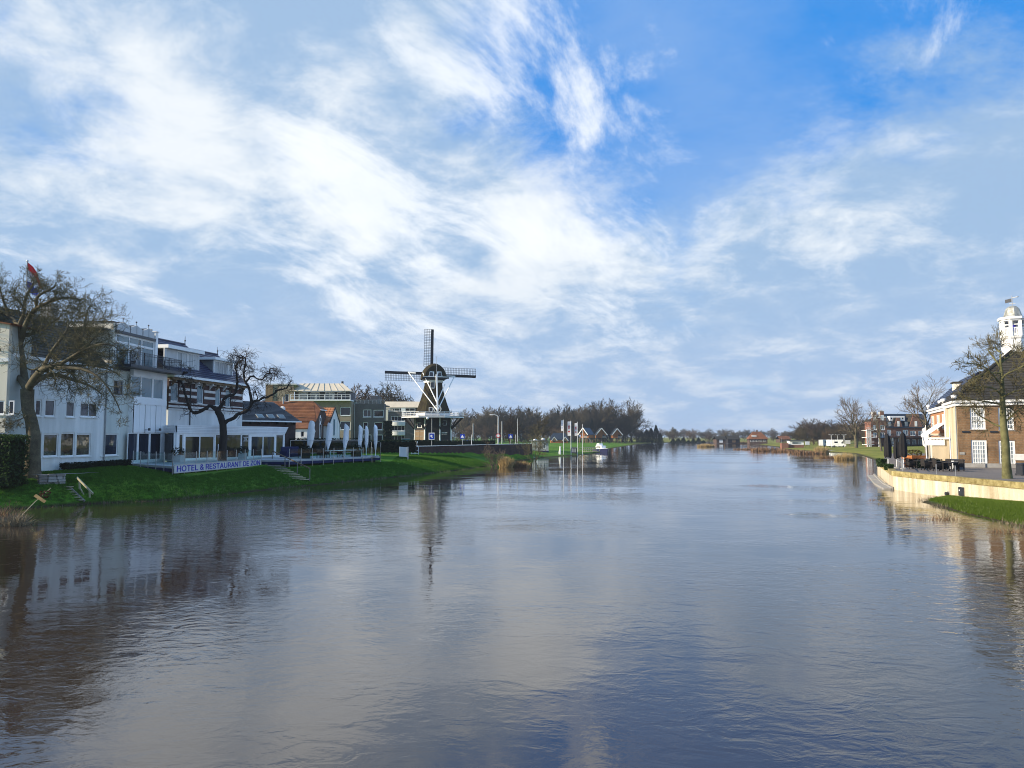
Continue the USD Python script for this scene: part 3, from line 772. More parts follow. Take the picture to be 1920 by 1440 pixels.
bh.part('ridge', MB().path([(xm - .5, ry, rz + .08), (0, ry, rz + .08)], .1, 6).path([(xr, ry, rz - .3), (xm - .5, ry, rz - .3)], .1, 6), 'roof_blue')
for x, z in ((xm - .5, rz), (xr, rz - .35)): bh.part('finial', MB().rod((x, ry, z), (x, ry, z + .9), .05, 6, .015).ball((x, ry, z + .45), .09), 'dark_metal')
# dormers
YD = .55
d0, d1 = bh.hit(293, 675, YD)[0], bh.hit(374, 675, YD)[0]; d0 = max(d0, .05)
za, zb2 = bh.hit(352, 695, YD)[1], bh.hit(352, 662, YD)[1]
hs = [window(bh, (bh.hit(a, 680, YD)[0], bh.hit(b, 680, YD)[0], za, zb2), pane='pane_curtain', y=YD, nx=2, fw=.07, depth=.08) for a, b in ((332.5, 351.5), (353, 371.5))]
hs.append(window(bh, (max(d0 + .05, .1), bh.hit(313, 680, YD)[0], za - .2, zb2), pane='pane_curtain', y=YD, nx=2, fw=.07, depth=.08))
d = bh.part('dormer', MB().panel(Polygon([(d0, za - .3), (d1, za - .3), (d1, zb2 + .1), (d0, zb2 + .1)]).difference(unary_union(hs)), YD, YD + .12), 'pale_grey')
bh.part('dormer_roof', MB().box(d0, d1 + .35, YD - .35, 3.2, zb2 + .1, zb2 + .42), 'white_paint', parent=d)
bh.part('cheek', MB().add([(d1 - .02, YD + .121, za - .3), (d1 - .02, YD + .121, zb2 + .1), (d1 - .02, 3.0, zb2 + .1)], [(0, 1, 2), (0, 2, 1)]), 'grey_panel', parent=d)
d0, d1 = bh.hit(401, 690, YD)[0], bh.hit(437, 690, YD)[0]
za, zb2 = bh.hit(416, 706, YD)[1], bh.hit(416, 679, YD)[1]
h2 = window(bh, (d0 + .05, d1 - .05, za, zb2), pane='pane_curtain', y=YD, nx=4, fw=.07, depth=.08)
d = bh.part('dormer', MB().panel(Polygon([(d0, za - .1), (d1, za - .1), (d1, zb2 + .1), (d0, zb2 + .1)]).difference(h2), YD, YD + .12), 'white_paint')
bh.part('dormer_roof', MB().box(d0 - .35, d1 + .35, YD - .35, 3.0, zb2 + .1, zb2 + .36), 'white_paint', parent=d)
for x in (d0 + .02, d1 - .02): bh.part('cheek', MB().add([(x, YD + .121, za - .3), (x, YD + .121, zb2 + .1), (x, 2.6, zb2 + .1)], [(0, 1, 2), (0, 2, 1)]), 'grey_panel', parent=d)
bh.part('drainpipe', MB().rod((3.4, -.07, 2.7), (3.4, -.07, 7.3), .05, 8), 'dark_metal')

# --- glazed restaurant pavilion
PA, PB = np.array((-29.2, 67.0)), np.array((-24.2, 82.0))
yaw, L = along(PA, PB)
pv = Thing('restaurant_pavilion', 'low white restaurant pavilion with tall sliding windows beside the terrace', 'building', (*PA, 2.02), yaw)
zl, zt = .12, 2.42
hs = []
for a, b, k, nm in ((335.5, 343.5, 1, 'window'), (346.5, 402, 2, 'sliding_door'), (404, 423, 1, 'window'), (424.5, 452.5, 1, 'window'), (453, 467, 1, 'glass_door'), (470.5, 515.5, 2, 'sliding_door'), (517.5, 531.5, 1, 'window')):
    hs.append(window(pv, (pv.hit(a, 840)[0], pv.hit(b, 840)[0], zl, zt - (.18 if k == 2 else .05)), pane='pane_warm', nx=k, fw=.11 if k == 2 else .07, mw=.12, depth=.10, sill='white_paint' if k == 2 else None, name=nm))
wall_with(pv, [(0, 0), (L, 0), (L, zt + .1), (0, zt + .1)], hs, 'white_paint', thick=.2)
fz0, fz1 = 2.45, 3.16
nb = 5
for i in range(nb):
    s, e = i / nb, (i + 1) / nb
    za, zb2 = fz0 + (fz1 - fz0) * s, fz0 + (fz1 - fz0) * e
    ya, yb = -.06 - .13 * s, -.06 - .13 * e
    pv.part('fascia_board', MB().add([(-.15 * s, ya, za + .012), (L + .35 * s, ya, za + .012), (L + .35 * e, yb, zb2), (-.15 * e, yb, zb2), (-.15 * s, ya + .03, za + .012), (L + .35 * s, ya + .03, za + .012), (L + .35 * e, yb + .03, zb2), (-.15 * e, yb + .03, zb2)],
            [(0, 1, 2, 3), (5, 4, 7, 6), (3, 2, 6, 7), (4, 5, 1, 0), (1, 5, 6, 2), (0, 3, 7, 4)]), 'white_board')
pv.part('flat_roof', MB().prism([(.05, .02), (L + .02, .02), (L + .02, 4.5), (2.1, 4.5), (1.35, 2.75)], zt + .11, fz1 - .05), 'roof_grey')
pv.part('end_wall', MB().box(L - .2, L, .201, 4.5, 0, zt + .1), 'white_paint')
P3 = pv.local(np.array((-31.35, 69.0, 2.02)))
a3, b3 = np.array((0, 0, 0.)), P3
u3 = (b3 - a3) / np.linalg.norm(b3 - a3); L3 = np.linalg.norm(b3 - a3); n3 = np.array((-u3[1], u3[0], 0));  n3 = n3 if n3[0] < 0 else -n3
for i in range(nb):
    s, e = i / nb, (i + 1) / nb
    za, zb2 = fz0 + (fz1 - fz0) * s, fz0 + (fz1 - fz0) * e
    pv.part('fascia_board', MB().sheet([b3 + n3 * (.06 + .13 * s) + [0, 0, za + .012], a3 + n3 * (.06 + .13 * s) + [0, 0, za + .012], a3 + n3 * (.06 + .13 * e) + [0, 0, zb2], b3 + n3 * (.06 + .13 * e) + [0, 0, zb2]], .03), 'white_board')
for f0, f1, m_ in ((.0, .12, 'white_paint'), (.82, 1., 'white_board')):
    pv.part('post', MB().beam(a3 + u3 * L3 * (f0 + f1) / 2 + [0, 0, 0], a3 + u3 * L3 * (f0 + f1) / 2 + [0, 0, zt + .1], L3 * (f1 - f0) * .9, .16, up=u3), m_)
pv.part('side_pane', MB().sheet([b3 + u3 * -.3 + [0, 0, .12], a3 + u3 * .25 + [0, 0, .12], a3 + u3 * .25 + [0, 0, zt], b3 + u3 * -.3 + [0, 0, zt]], .03), 'pane_dark')
pv.part('side_sill', MB().beam(a3 + [0, 0, .06], b3 + [0, 0, .06], .12, .12), 'white_paint')
# lettering on the narrow door
x_, z_ = pv.hit(454.6, 825)
m_ = meshkit.text_mesh('ZON', .20, .006); v = np.array(m_.vertices); v = np.stack([v[:, 0] * .8 + x_ + .28, .045 - v[:, 2], v[:, 1] + 1.78], 1)
g = MB().add(v, m_.faces)
for q in (2.02, 1.70): g.box(x_ + .22, x_ + .95, .04, .046, q, q + .03)
pv.part('door_lettering', g, 'white_paint')

# --- slate roofed house
yaw, L = along((-29.8, 83.6), (-25.2, 89.6))
brick_mat('brick_plum', (.075, .040, .036), (.055, .032, .032), (.09, .08, .075))
sh = Thing('slate_house', 'brick house with a black slate hipped roof and three skylights behind the pavilion', 'building', (-29.8, 83.6, 1.95), yaw)
wall_with(sh, [(0, 0), (L, 0), (L, 3.95), (0, 3.95)], [], 'brick_plum')
sh.part('end_wall', MB().box(L - .28, L, .281, 7, 0, 3.95), 'brick_plum')
rx0, rx1 = sh.hit(447, 752, 4.)[0], sh.hit(512, 753, 4.)[0]; rz = sh.hit(490, 753, 4.)[1]
sl = [(-.3, -.4, 3.98), (L + .4, -.4, 3.98), (rx1, 4, rz), (rx0, 4, rz)]
tiles(sh, sl, 'roof_slate', 16, lip=.045)
tiles(sh, [(L + .4, -.4, 3.98), (L + .4, 8.4, 3.98), (rx1, 4.2, rz), (rx1, 4, rz)], 'roof_slate', 16, lip=.045)
sh.part('back_roof', MB().sheet([(L + .4, 8.4, 3.98), (-.3, 8.4, 3.98), (rx0, 4, rz), (rx1, 4, rz)], .1), 'roof_slate')
sh.part('gutter', MB().box(-.3, L + .45, -.52, -.40, 3.86, 3.99), 'white_paint')
for i in range(7): sh.part('eave_bracket', MB().box(.3 + i * (L - .6) / 6 - .05, .3 + i * (L - .6) / 6 + .05, -.36, -.001, 3.6, 3.85), 'timber_dark')
A_, B_, C_, D_ = [np.array(q, float) for q in sl]
nn = np.cross(B_ - A_, D_ - A_); nn /= np.linalg.norm(nn)
for c in (485, 502, 519):
    f = (c - 452) / 100
    o = A_ + (B_ - A_) * (f + .05); up_ = (D_ + (C_ - D_) * .5 - (A_ + B_) / 2); up_ /= np.linalg.norm(up_); ri = (B_ - A_) / np.linalg.norm(B_ - A_)
    q = [o + up_ * .55 + ri * a_ * .42 + up_ * b_ + nn * .10 for a_, b_ in ((-1, 0), (1, 0), (1, .95), (-1, .95))]
    k = sh.part('skylight', MB().sheet(q, .12), 'steel')
    q2 = [o + up_ * .55 + ri * a_ * .35 + up_ * b_ + nn * .115 for a_, b_ in ((-1, .07), (1, .07), (1, .88), (-1, .88))]
    sh.part('pane', MB().sheet(q2, .008), 'pane_teal', parent=k)

# --- two small tiled houses
th = Thing('tiled_house', 'house with a weathered red brown tiled roof and dark brick gable behind the slate roof', 'building', (-38, 103, 2.3))
brick_mat('brick_brown', (.090, .048, .036), (.070, .040, .034), (.10, .09, .08))
xe = 11.55
wall_with(th, [(0, 0), (xe, 0), (xe, 3.9), (0, 3.9)], [], 'brick_brown')
gp = [(.0, 0), (7.4, 0), (7.4, 3.9), (5.1, 5.7), (2.3, 5.7), (.0, 3.9)]
th.part('gable_wall', MB().add(*[(lambda P: (np.array([(xe - (.25 if k else 0), .281 + y, z) for k in (0, 1) for y, z in P]), [(0, i, i + 1) for i in range(1, 5)] + [(6, 6 + i + 1, 6 + i) for i in range(1, 5)] + [(i, 6 + i, 6 + (i + 1) % 6) for i in range(6)] + [(i, 6 + (i + 1) % 6, (i + 1) % 6) for i in range(6)]))(gp)][0]), 'brick_brown')
tiles(th, [(-.2, -.25, 3.85), (xe + .25, -.25, 3.85), (xe - 1.2, 3.9, 6.75), (-.2, 3.9, 6.75)], 'roof_brown', 14, lip=.05)
tiles(th, [(xe + .25, 2.3, 5.6), (xe + .25, 5.5, 5.6), (xe - 1.2, 3.95, 6.75), (xe - 1.2, 3.9, 6.75)], 'roof_brown', 6, name='half_hip')
th.part('corner_slope', MB().sheet([(xe + .25, -.25, 3.85), (xe + .25, 2.3, 5.6), (xe - 1.2, 3.9, 6.75)], .08), 'roof_brown')
tiles(th, [(xe + .25, 8.0, 3.85), (-.2, 8.0, 3.85), (-.2, 3.9, 6.75), (xe - 1.2, 3.9, 6.75)], 'roof_brown', 10, name='back_roof')
th.part('bargeboard', MB().beam((xe + .2, 2.2, 5.52), (xe + .2, 5.6, 5.52), .14, .12), 'white_paint')
for z0, z1_, ww in ((1.6, 3.6, .32), (3.8, 4.5, .26)):
    f = th.part('window', MB().box(xe + .001, xe + .05, 3.0 - ww - .1, 3.0 + ww + .1, z0, z1_).ball((xe + .02, 3.0, z1_), ww + .08, 1, (.05, 1, 1)), 'white_paint')
    th.part('pane', MB().box(xe + .051, xe + .056, 3.0 - ww + .05, 3.0 + ww - .05, z0 + .15, z1_ - .1), 'pane_dark', parent=f)
lt = th.part('lean_to_roof', MB().sheet([(3.5, -2.4, 2.95), (xe - .2, -2.4, 2.95), (xe - .2, -.26, 3.75), (3.5, -.26, 3.75)], .1), 'roof_brown', label='dark lower roof over the white lean-to')
r = th.rect(564, 809, 570, 819, -2.2)
hw_ = window(th, r, pane='pane_dark', y=-2.2, frame='grey_panel', fw=.05)
wall_with(th, [(4, 0), (xe - .4, 0), (xe - .4, 2.85), (4, 2.85)], [hw_], 'white_stucco', y=-2.2, thick=.2, name='lean_to_wall')
th.part('chimney_pipe', MB().rod((6.3, 3.4, 6.3), (6.3, 3.4, 7.4), .1, 8), 'steel')
sd = th.hit(531, 767, .4)
th.part('satellite_dish', MB().ball((sd[0], .1, sd[1]), .38, 2, (1, .25, 1)).rod((sd[0], .15, sd[1] - .6), (sd[0], .15, sd[1]), .03), 'white_metal')

wh = Thing('white_gabled_house', 'small house with bright orange pantiles and a white pointed gable', 'building', (-32, 108, 2.4))
xe = 6.3
gp = [(0, 0), (7, 0), (7, 3.4), (3.5, 5.85), (0, 3.4)]
P = gp
wh.part('gable_wall', MB().add(np.array([(xe - k * .25, y, z) for k in (0, 1) for y, z in P]), [(0, i, i + 1) for i in range(1, 4)] + [(5, 5 + i + 1, 5 + i) for i in range(1, 4)] + [(i, 5 + i, 5 + (i + 1) % 5) for i in range(5)] + [(i, 5 + (i + 1) % 5, (i + 1) % 5) for i in range(5)]), 'white_stucco')
wall_with(wh, [(0, 0), (xe - .251, 0), (xe - .251, 3.3), (0, 3.3)], [], 'white_stucco')
tiles(wh, [(-.2, -.3, 3.35), (xe - .05, -.3, 3.35), (xe - .05, 3.5, 5.95), (-.2, 3.5, 5.95)], 'roof_orange', 9, lip=.06, ribs=16)
tiles(wh, [(xe - .05, 7.3, 3.35), (-.2, 7.3, 3.35), (-.2, 3.5, 5.95), (xe - .05, 3.5, 5.95)], 'roof_orange', 9, lip=.06)
wh.part('bargeboard', MB().beam((xe + .03, -.35, 3.25), (xe + .03, 3.5, 5.95), .1, .2).beam((xe + .03, 7.35, 3.25), (xe + .03, 3.5, 5.95), .1, .2), 'timber_dark')
for yc, z0, z1_ in ((3.0, 1.9, 4.3), (2.6, .3, 1.3)):
    f = wh.part('window', MB().box(xe + .001, xe + .05, yc - .5, yc + .5, z0, z1_), 'grey_panel')
    wh.part('pane', MB().box(xe + .051, xe + .056, yc - .4, yc + .4, z0 + .1, z1_ - .1), 'pane_teal', parent=f)
wh.part('lamp_pipe', MB().path([(xe + .4, 5, 0), (xe + .4, 5, 5.6), (xe + .5, 4.6, 6.3), (xe + .5, 3.6, 6.4)], .035, 6), 'dark_metal')

# --- apartment blocks
brick_mat('brick_tan', (.30, .24, .16), (.26, .21, .15), (.30, .26, .20), bw=.22, rh=.08, var=.15)
brick_mat('brick_grey', (.125, .115, .110), (.105, .098, .096), (.16, .15, .14), bw=.22, rh=.08, var=.18)


def flat_window(t, px, y=0., pane='pane_dark', nx=1, **k):
    return window(t, t.rect(*px, y), pane=pane, y=y, nx=nx, fw=.10, depth=.14, **k)


ap = Thing('apartment_block', 'tan brick apartment block with a pale cream metal mansard roof', 'building', (-49, 150, 2.5))
X = lambda px, py=780, y=0.: ap.hit(px, py, y)[0]
Zp = lambda py, px=600, y=0.: ap.hit(px, py, y)[1]
hs = [flat_window(ap, (638, 763, 657, 779)), flat_window(ap, (638, 790, 657, 806)), flat_window(ap, (560, 765, 580, 780)), flat_window(ap, (590, 765, 612, 780))]
zf = Zp(752)
wall_with(ap, [(X(550), 0), (X(658.5), 0), (X(658.5), zf), (X(550), zf)], hs, 'brick_tan')
ap.part('side_wall', MB().box(X(658.5) - .28, X(658.5), .281, 14, 0, zf), 'brick_tan')
ap.part('balcony_floor', MB().box(X(546), X(659), -1.1, 2, zf + .002, zf + .22), 'white_paint')
railing(ap, [(X(546) + .1, -1.0, zf + .22), (X(659) - .1, -1.0, zf + .22)], 'white_metal', 1.0, 0, rail=.09, post_step=1.55, rails=(1., .55))
YU = 1.2
zr0 = Zp(734, y=YU)
hs = [flat_window(ap, b, YU, p, n_) for b, p, n_ in (((560, 735.5, 577, 751), 'pane_curtain', 1), ((582, 735.5, 599, 751), 'pane_curtain', 2), ((609, 735.5, 627, 751), 'pane_curtain', 2), ((632, 735.5, 648, 751), 'pane_dark', 1))]
wall_with(ap, [(X(552, y=YU), zf + .22), (X(655, y=YU), zf + .22), (X(655, y=YU), zr0), (X(552, y=YU), zr0)], hs, 'roof_grey', y=YU, thick=.2, name='top_floor_wall')
q0, q1, q2, q3 = (X(545), -.9, zr0), (X(660), -.9, zr0), (X(643, 719, 3), 3, Zp(719, y=3)), (X(563, 719, 3), 3, Zp(719, y=3))
mr = tiles(ap, [q0, q1, q2, q3], 'roof_cream', 1, name='mansard_roof', lip=.01)
for i in range(1, 9):
    f = i / 9
    a, b = np.array(q0) + (np.array(q1) - q0) * f, np.array(q3) + (np.array(q2) - q3) * f
    ap.part('seam', MB().beam(a + [0, -.03, .04], b + [0, -.03, .04], .06, .08), 'beige_panel', parent=mr)
ap.part('roof_end', MB().sheet([q1, (q1[0] - 1.0, 7, q1[2]), (q2[0] - .4, 6, q2[2]), q2], .1), 'roof_cream')
ap.part('top_floor_side', MB().box(X(655, y=YU) - .2, X(655, y=YU), YU + .201, 7, zf + .22, zr0), 'roof_grey')
ap.part('roof_end', MB().sheet([(q0[0], 7, q0[2]), q0, q3, (q3[0], 6, q3[2])], .1), 'roof_cream')
ap.part('roof_top', MB().sheet([q3, q2, (q2[0] - .4, 6, q2[2]), (q3[0], 6, q3[2])], .1), 'roof_grey')
ap.part('roof_vent', MB().rod((X(639, y=3), 4, q2[2]), (X(639, y=3), 4, q2[2] + .5), .25, 8), 'dark_metal')
zl_ = Zp(722, 520)
hs = [flat_window(ap, (534, 739, 542, 753), -.6)]
wall_with(ap, [(X(497, y=-.6), 0), (X(550, y=-.6), 0), (X(550, y=-.6), zl_), (X(497, y=-.6), zl_)], hs, 'brick_tan', y=-.6, name='left_wing_wall')
ap.part('left_wing_roof', MB().box(X(496, y=-.6), X(555, y=-.6), -.7, 9, zl_ + .002, zl_ + .25), 'pale_grey')
ap.part('pilaster', MB().box(X(497.2, y=-.6), X(511, y=-.6), -.75, -.602, 0, zl_ - .05), 'timber')

gk = Thing('grey_apartment_block', 'grey brick apartment block with a glass railed roof terrace left of the windmill', 'building', (-31.2, 152, 2.5))
X = lambda px, py=780, y=0.: gk.hit(px, py, y)[0]
Zp = lambda py, px=690, y=0.: gk.hit(px, py, y)[1]
zt = Zp(757)
hs = [flat_window(gk, (681, 768, 696, 782), nx=2), flat_window(gk, (700.5, 768.5, 719, 782)), flat_window(gk, (681, 792, 690, 806)), flat_window(gk, (702, 792, 717, 806)), flat_window(gk, (681, 815, 696, 828)), flat_window(gk, (702, 815, 717, 828))]
wall_with(gk, [(X(660), 0), (X(720), 0), (X(720), zt), (X(660), zt)], hs, 'brick_grey')
gk.part('side_wall', MB().box(X(720) - .28, X(720), .281, 2.2, 0, zt), 'brick_grey')
gk.part('roof', MB().box(X(660), X(720) - .3, .3, 9, zt - .3, zt - .1), 'roof_grey')
rl = gk.part('roof_railing', MB().beam((X(660), .15, zt + .75), (X(720), .15, zt + .75), .06), 'steel')
for i in range(8):
    a, b = X(660) + (X(720) - X(660)) * i / 8 + .05, X(660) + (X(720) - X(660)) * (i + 1) / 8 - .05
    gk.part('glass_panel', MB().box(a, b, .14, .155, zt + .02, zt + .7), 'clear_glass', parent=rl)
    gk.part('post', MB().box(b + .03, b + .08, .12, .18, zt, zt + .76), 'steel', parent=rl)
gk.part('roof_house', MB().box(X(660), X(695, y=6), 6, 11, zt, zt + .9).box(X(694, y=6), X(708, y=6), 6, 11, zt, zt + 1.9), 'roof_grey')
gk.part('drainpipe', MB().rod((X(665), -.07, 0), (X(665), -.07, zt), .06), 'pale_grey')

ac = Thing('curved_balcony_block', 'grey apartment block with rounded white balconies just left of the windmill', 'building', (-31.8, 196, 2.6))
X = lambda px, py=790, y=0.: ac.hit(px, py, y)[0]
Zp = lambda py, px=745, y=0.: ac.hit(px, py, y)[1]
zt = Zp(772)
hs = [flat_window(ac, (733, y0, 759, y1), nx=4) for y0, y1 in ((780, 790), (798, 808), (816, 829))]
wall_with(ac, [(X(728), 0), (X(778), 0), (X(778), zt), (X(728), zt)], hs, 'brick_grey')
ac.part('pale_bay', MB().box(X(719, y=-.5), X(727.8), -.5, 6, 0, Zp(768)), 'cream_stucco')
for y0, y1 in ((791, 798), (809, 816)):
    z0, z1_ = Zp(y1), Zp(y0); xa, xb_ = X(731.5), X(760)
    arc = [(xa, .0)] + [(xa + (xb_ - xa) * i / 10, -.5 - .75 * math.sin(math.pi * i / 10)) for i in range(11)] + [(xb_, .0)]
    b_ = ac.part('balcony', MB().prism(Polygon(arc).buffer(0), z0, z1_), 'pale_grey')
    rr = [(x, y, z1_) for x, y in arc[1:-1]]
    mb = MB()
    for p_, q_ in zip(rr[:-1], rr[1:]): mb.beam(np.array(p_) + [0, .04, .32], np.array(q_) + [0, .04, .32], .05); mb.beam(np.array(p_) + [0, .04, 0], np.array(p_) + [0, .04, .32], .04)
    ac.part('rail', mb, 'white_metal', parent=b_)
zr = Zp(764)
hs = [flat_window(ac, (722, 765, 750, 772), 1.2, 'pane_curtain', 4)]
wall_with(ac, [(X(719, y=1.2), zt), (X(790, y=1.2), zt), (X(790, y=1.2), zr + .1), (X(719, y=1.2), zr + .1)], hs, 'roof_grey', y=1.2, thick=.2, name='top_floor_wall')
railing(ac, [(X(720), -.05, zt), (X(778), -.05, zt)], 'white_metal', .8, 0, rail=.07, post_step=1.4, rails=(1., .5))
ac.part('white_pier', MB().box(X(752), X(760), -.1, 1.19, zt, zr), 'white_paint')
tiles(ac, [(X(719), -.2, zr), (X(792), -.2, zr), (X(792), 2.4, Zp(753, y=2.4)), (X(719), 2.4, Zp(753, y=2.4))], 'roof_cream', 1, name='mansard_roof', lip=.01)
ac.part('roof_top', MB().box(X(719), X(792), 2.4, 12, Zp(753, y=2.4) - .2, Zp(753, y=2.4)), 'roof_grey')
ac.part('roof_vent', MB().box(X(750), X(757), 3, 4, Zp(753, y=2.4), Zp(750, y=2.4)), 'dark_metal')
ac.part('side_wall', MB().box(X(778) - .28, X(778), .281, 12, 0, zt), 'brick_grey')

# ------------------------------------------------------------------ hotel terrace and everything on the near left bank
def wpart(t, name, mb, m, **k): return t.part(name, mb, m, world=True, **k)


DZ = 1.98
deck_poly = [(-31.55, 63.3), (-25.1, 57.1), (-23.5, 72.2), (-20.9, 72.3), (-14.7, 85.7), (-19.5, 93), (-26, 95), (-25.5, 84), (-24.0, 82.0), (-29.3, 66.9), (-31.25, 68.6)]
dk = Thing('terrace_deck', 'raised blue grey terrace floor round the restaurant pavilion', 'terrace', (-24, 70, 0))
wpart(dk, 'floor', MB().prism(deck_poly, DZ - .16, DZ), 'grey_panel')
mb = MB()
ed = [np.array(p) for p in deck_poly[:5]]
for a, b in zip(ed[:-1], ed[1:]): mb.beam([*a, DZ - .30], [*b, DZ - .30], .08, .26)
wpart(dk, 'edge_board', mb, 'navy_sofa')
for a, b in zip(ed[:-1], ed[1:]):
    L = np.linalg.norm(b - a)
    for i in range(int(L / 2.4) + 1):
        q = a + (b - a) * (i * 2.4 / L); c = q + (np.array([-26, 76]) - q) * .03
        wpart(dk, 'pile', MB().rod([*c, .4], [*c, DZ - .17], .07, 6), 'timber_dark')

sg = Thing('hotel_sign', 'long white board with blue letters along the edge of the hotel terrace', 'sign', (-24.95, 57.0, 1.5))
yaw, L = along((-24.95, 57.2), (-23.38, 72.0)); sg.yaw = yaw; UsdGeom.Xformable(sg.prim).AddRotateZOp().Set(yaw)
sg.part('board', MB().box(0, L, -.03, .03, 0, .56), 'pale_grey')
txt = meshkit.text_mesh('HOTEL & RESTAURANT DE ZON', .42, .012, bold=True)
v = np.array(txt.vertices); v[:, 0] *= (L - .5) / v[:, 0].max()
sg.part('lettering', MB().add(np.stack([v[:, 0] + .25, -.031 - v[:, 2], v[:, 1] + .07], 1), txt.faces), 'blue_letter')
sg.part('frame', MB().box(-.03, L + .03, -.045, .045, .561, .60).box(-.03, L + .03, -.045, .045, -.04, -.001), 'steel')


def balustrade(label, pts, zlo, ztop, step, zdeck=DZ):
    t = Thing('glass_balustrade', label, 'balustrade', (*pts[0], zdeck))
    for a, b in zip(pts[:-1], pts[1:]):
        a, b = np.array(a), np.array(b); L = np.linalg.norm(b - a); k = max(1, round(L / step)); u = (b - a) / L
        for i in range(k + 1):
            q = a + (b - a) * i / k
            wpart(t, 'post', MB().rod([*q, zlo], [*q, ztop], .032, 8), 'steel')
            if i < k:
                p, r = q + u * .08, a + (b - a) * (i + 1) / k - u * .08
                wpart(t, 'pane', MB().sheet([[*p, zdeck + .10], [*r, zdeck + .10], [*r, ztop - .06], [*p, ztop - .06]], .012), 'clear_glass')
    return t


balustrade('glass balustrade with grey posts above the lettered hotel sign', [(-30.6, 62.3), (-25.05, 56.95), (-23.4, 72.0)], 1.3, DZ + 1.05, 1.62)
balustrade('glass balustrade with grey posts in front of the covered parasols', [(-20.85, 72.2), (-14.6, 85.7)], 1.35, DZ + 1.05, 1.65)
balustrade('short glass balustrade closing the far end of the terrace', [(-14.6, 85.7), (-17.0, 90.2)], 1.5, DZ + 1.55, 1.7)

ws = Thing('glass_windscreen', 'row of teal tinted glass windscreens behind the terrace seats', 'windscreen', (-22, 88, DZ))
for (a, b) in (((-24.6, 85.5), (-23.1, 87.0)), ((-22.9, 87.1), (-21.4, 88.3)), ((-21.2, 88.4), (-19.6, 89.6)), ((-19.4, 89.7), (-17.7, 90.6))):
    wpart(ws, 'pane', MB().sheet([[*a, DZ + .35], [*b, DZ + .35], [*b, DZ + 1.75], [*a, DZ + 1.75]], .02), 'teal_glass')
    wpart(ws, 'frame', MB().beam([*a, DZ], [*a, DZ + 1.8], .06).beam([*b, DZ], [*b, DZ + 1.8], .06).beam([*a, DZ + .32], [*b, DZ + .32], .05).beam([*a, DZ + 1.78], [*b, DZ + 1.78], .05), 'steel')

# stairs from the terrace down to the river
st = Thing('wooden_stairs', 'wooden stairs with a brown handrail running from the terrace down to the water', 'stairs', (-23, 72, 0))
N = 13
prof = [ground_at(497 + (566 - 497) * i / (N - 1), 866 + (901.5 - 866) * i / (N - 1)) for i in range(N)]
prof = [np.array([q[0], q[1], max(q[2] + .10, .06)]) for q in prof]
prof[0][2] = max(prof[0][2], 1.8)
for i in range(1, N): prof[i][2] = min(prof[i][2], prof[i - 1][2] - .04)
top, bot = prof[0], prof[-1]
al = (bot - top) * [1, 1, 0]; al /= np.linalg.norm(al); sv = np.array([-al[1], al[0], 0]); sv = sv if sv[1] > 0 else -sv
for i in range(N):
    wpart(st, 'step', MB().beam(prof[i] - sv * .60, prof[i] + sv * .60, .27, .06), 'timber_pale' if i > 5 else 'timber_grey')
for s_ in (-.64, .64): wpart(st, 'stringer', MB().beam(top + sv * s_ - [0, 0, .10], bot + sv * s_ - [0, 0, .10], .06, .26), 'timber_dark')
wpart(st, 'handrail', MB().beam(top + sv * .70 + [0, 0, .95], bot + sv * .70 + [0, 0, .95], .07, .09), 'timber')
for f in (0, 4, 8, 12):
    c = prof[f] + sv * .70
    wpart(st, 'post', MB().beam(c - [0, 0, .3], c + [0, 0, .95], .06), 'timber_grey')

# covered parasols
rr = np.random.default_rng(3)


def cover(h=2.65, w=.46, seed=1):
    """A tall cloth hood over a folded cantilever parasol: slanted foot, wrinkled sides."""
    r = np.random.default_rng(seed); n, m = 18, 16
    a = np.arange(n) / n * 2 * np.pi
    v = []
    for k in range(m):
        f = k / (m - 1)
        wx = w * np.interp(f, [0, .10, .30, .6, .95, 1], [.30, .50, .95, 1.0, .90, .74]) * (1 + .05 * math.sin(9 * f + seed))
        wy = wx * .75
        z = h * f
        zz = z + (np.cos(a) * .32) * (1 - f) ** 1.5 + (np.cos(a + seed * .8) * .20) * max(0, f - .6) / .4
        off = .10 * f ** 2
        ring = np.stack([np.cos(a) * wx + off, np.sin(a) * wy, zz], 1)
        ring[:, :2] *= (1 + .30 * (meshkit.fbm(np.stack([np.cos(a) * 2.2, np.sin(a) * 2.2, a * 0 + z * 2.2], 1), 3, seed) - .5) * 2)[:, None]
        v.append(ring)
    v = np.array(v); i = np.arange(n); j = (i + 1) % n
    f = np.concatenate([np.stack([k * n + i, k * n + j, (k + 1) * n + j, (k + 1) * n + i], 1) for k in range(m - 1)])
    mb = MB().add(v.reshape(-1, 3), f)
    mb.add(np.vstack([v[-1], v[-1].mean(0) + [.02, 0, .05]]), [(i_, (i_ + 1) % n, n) for i_ in range(n)])
    return mb


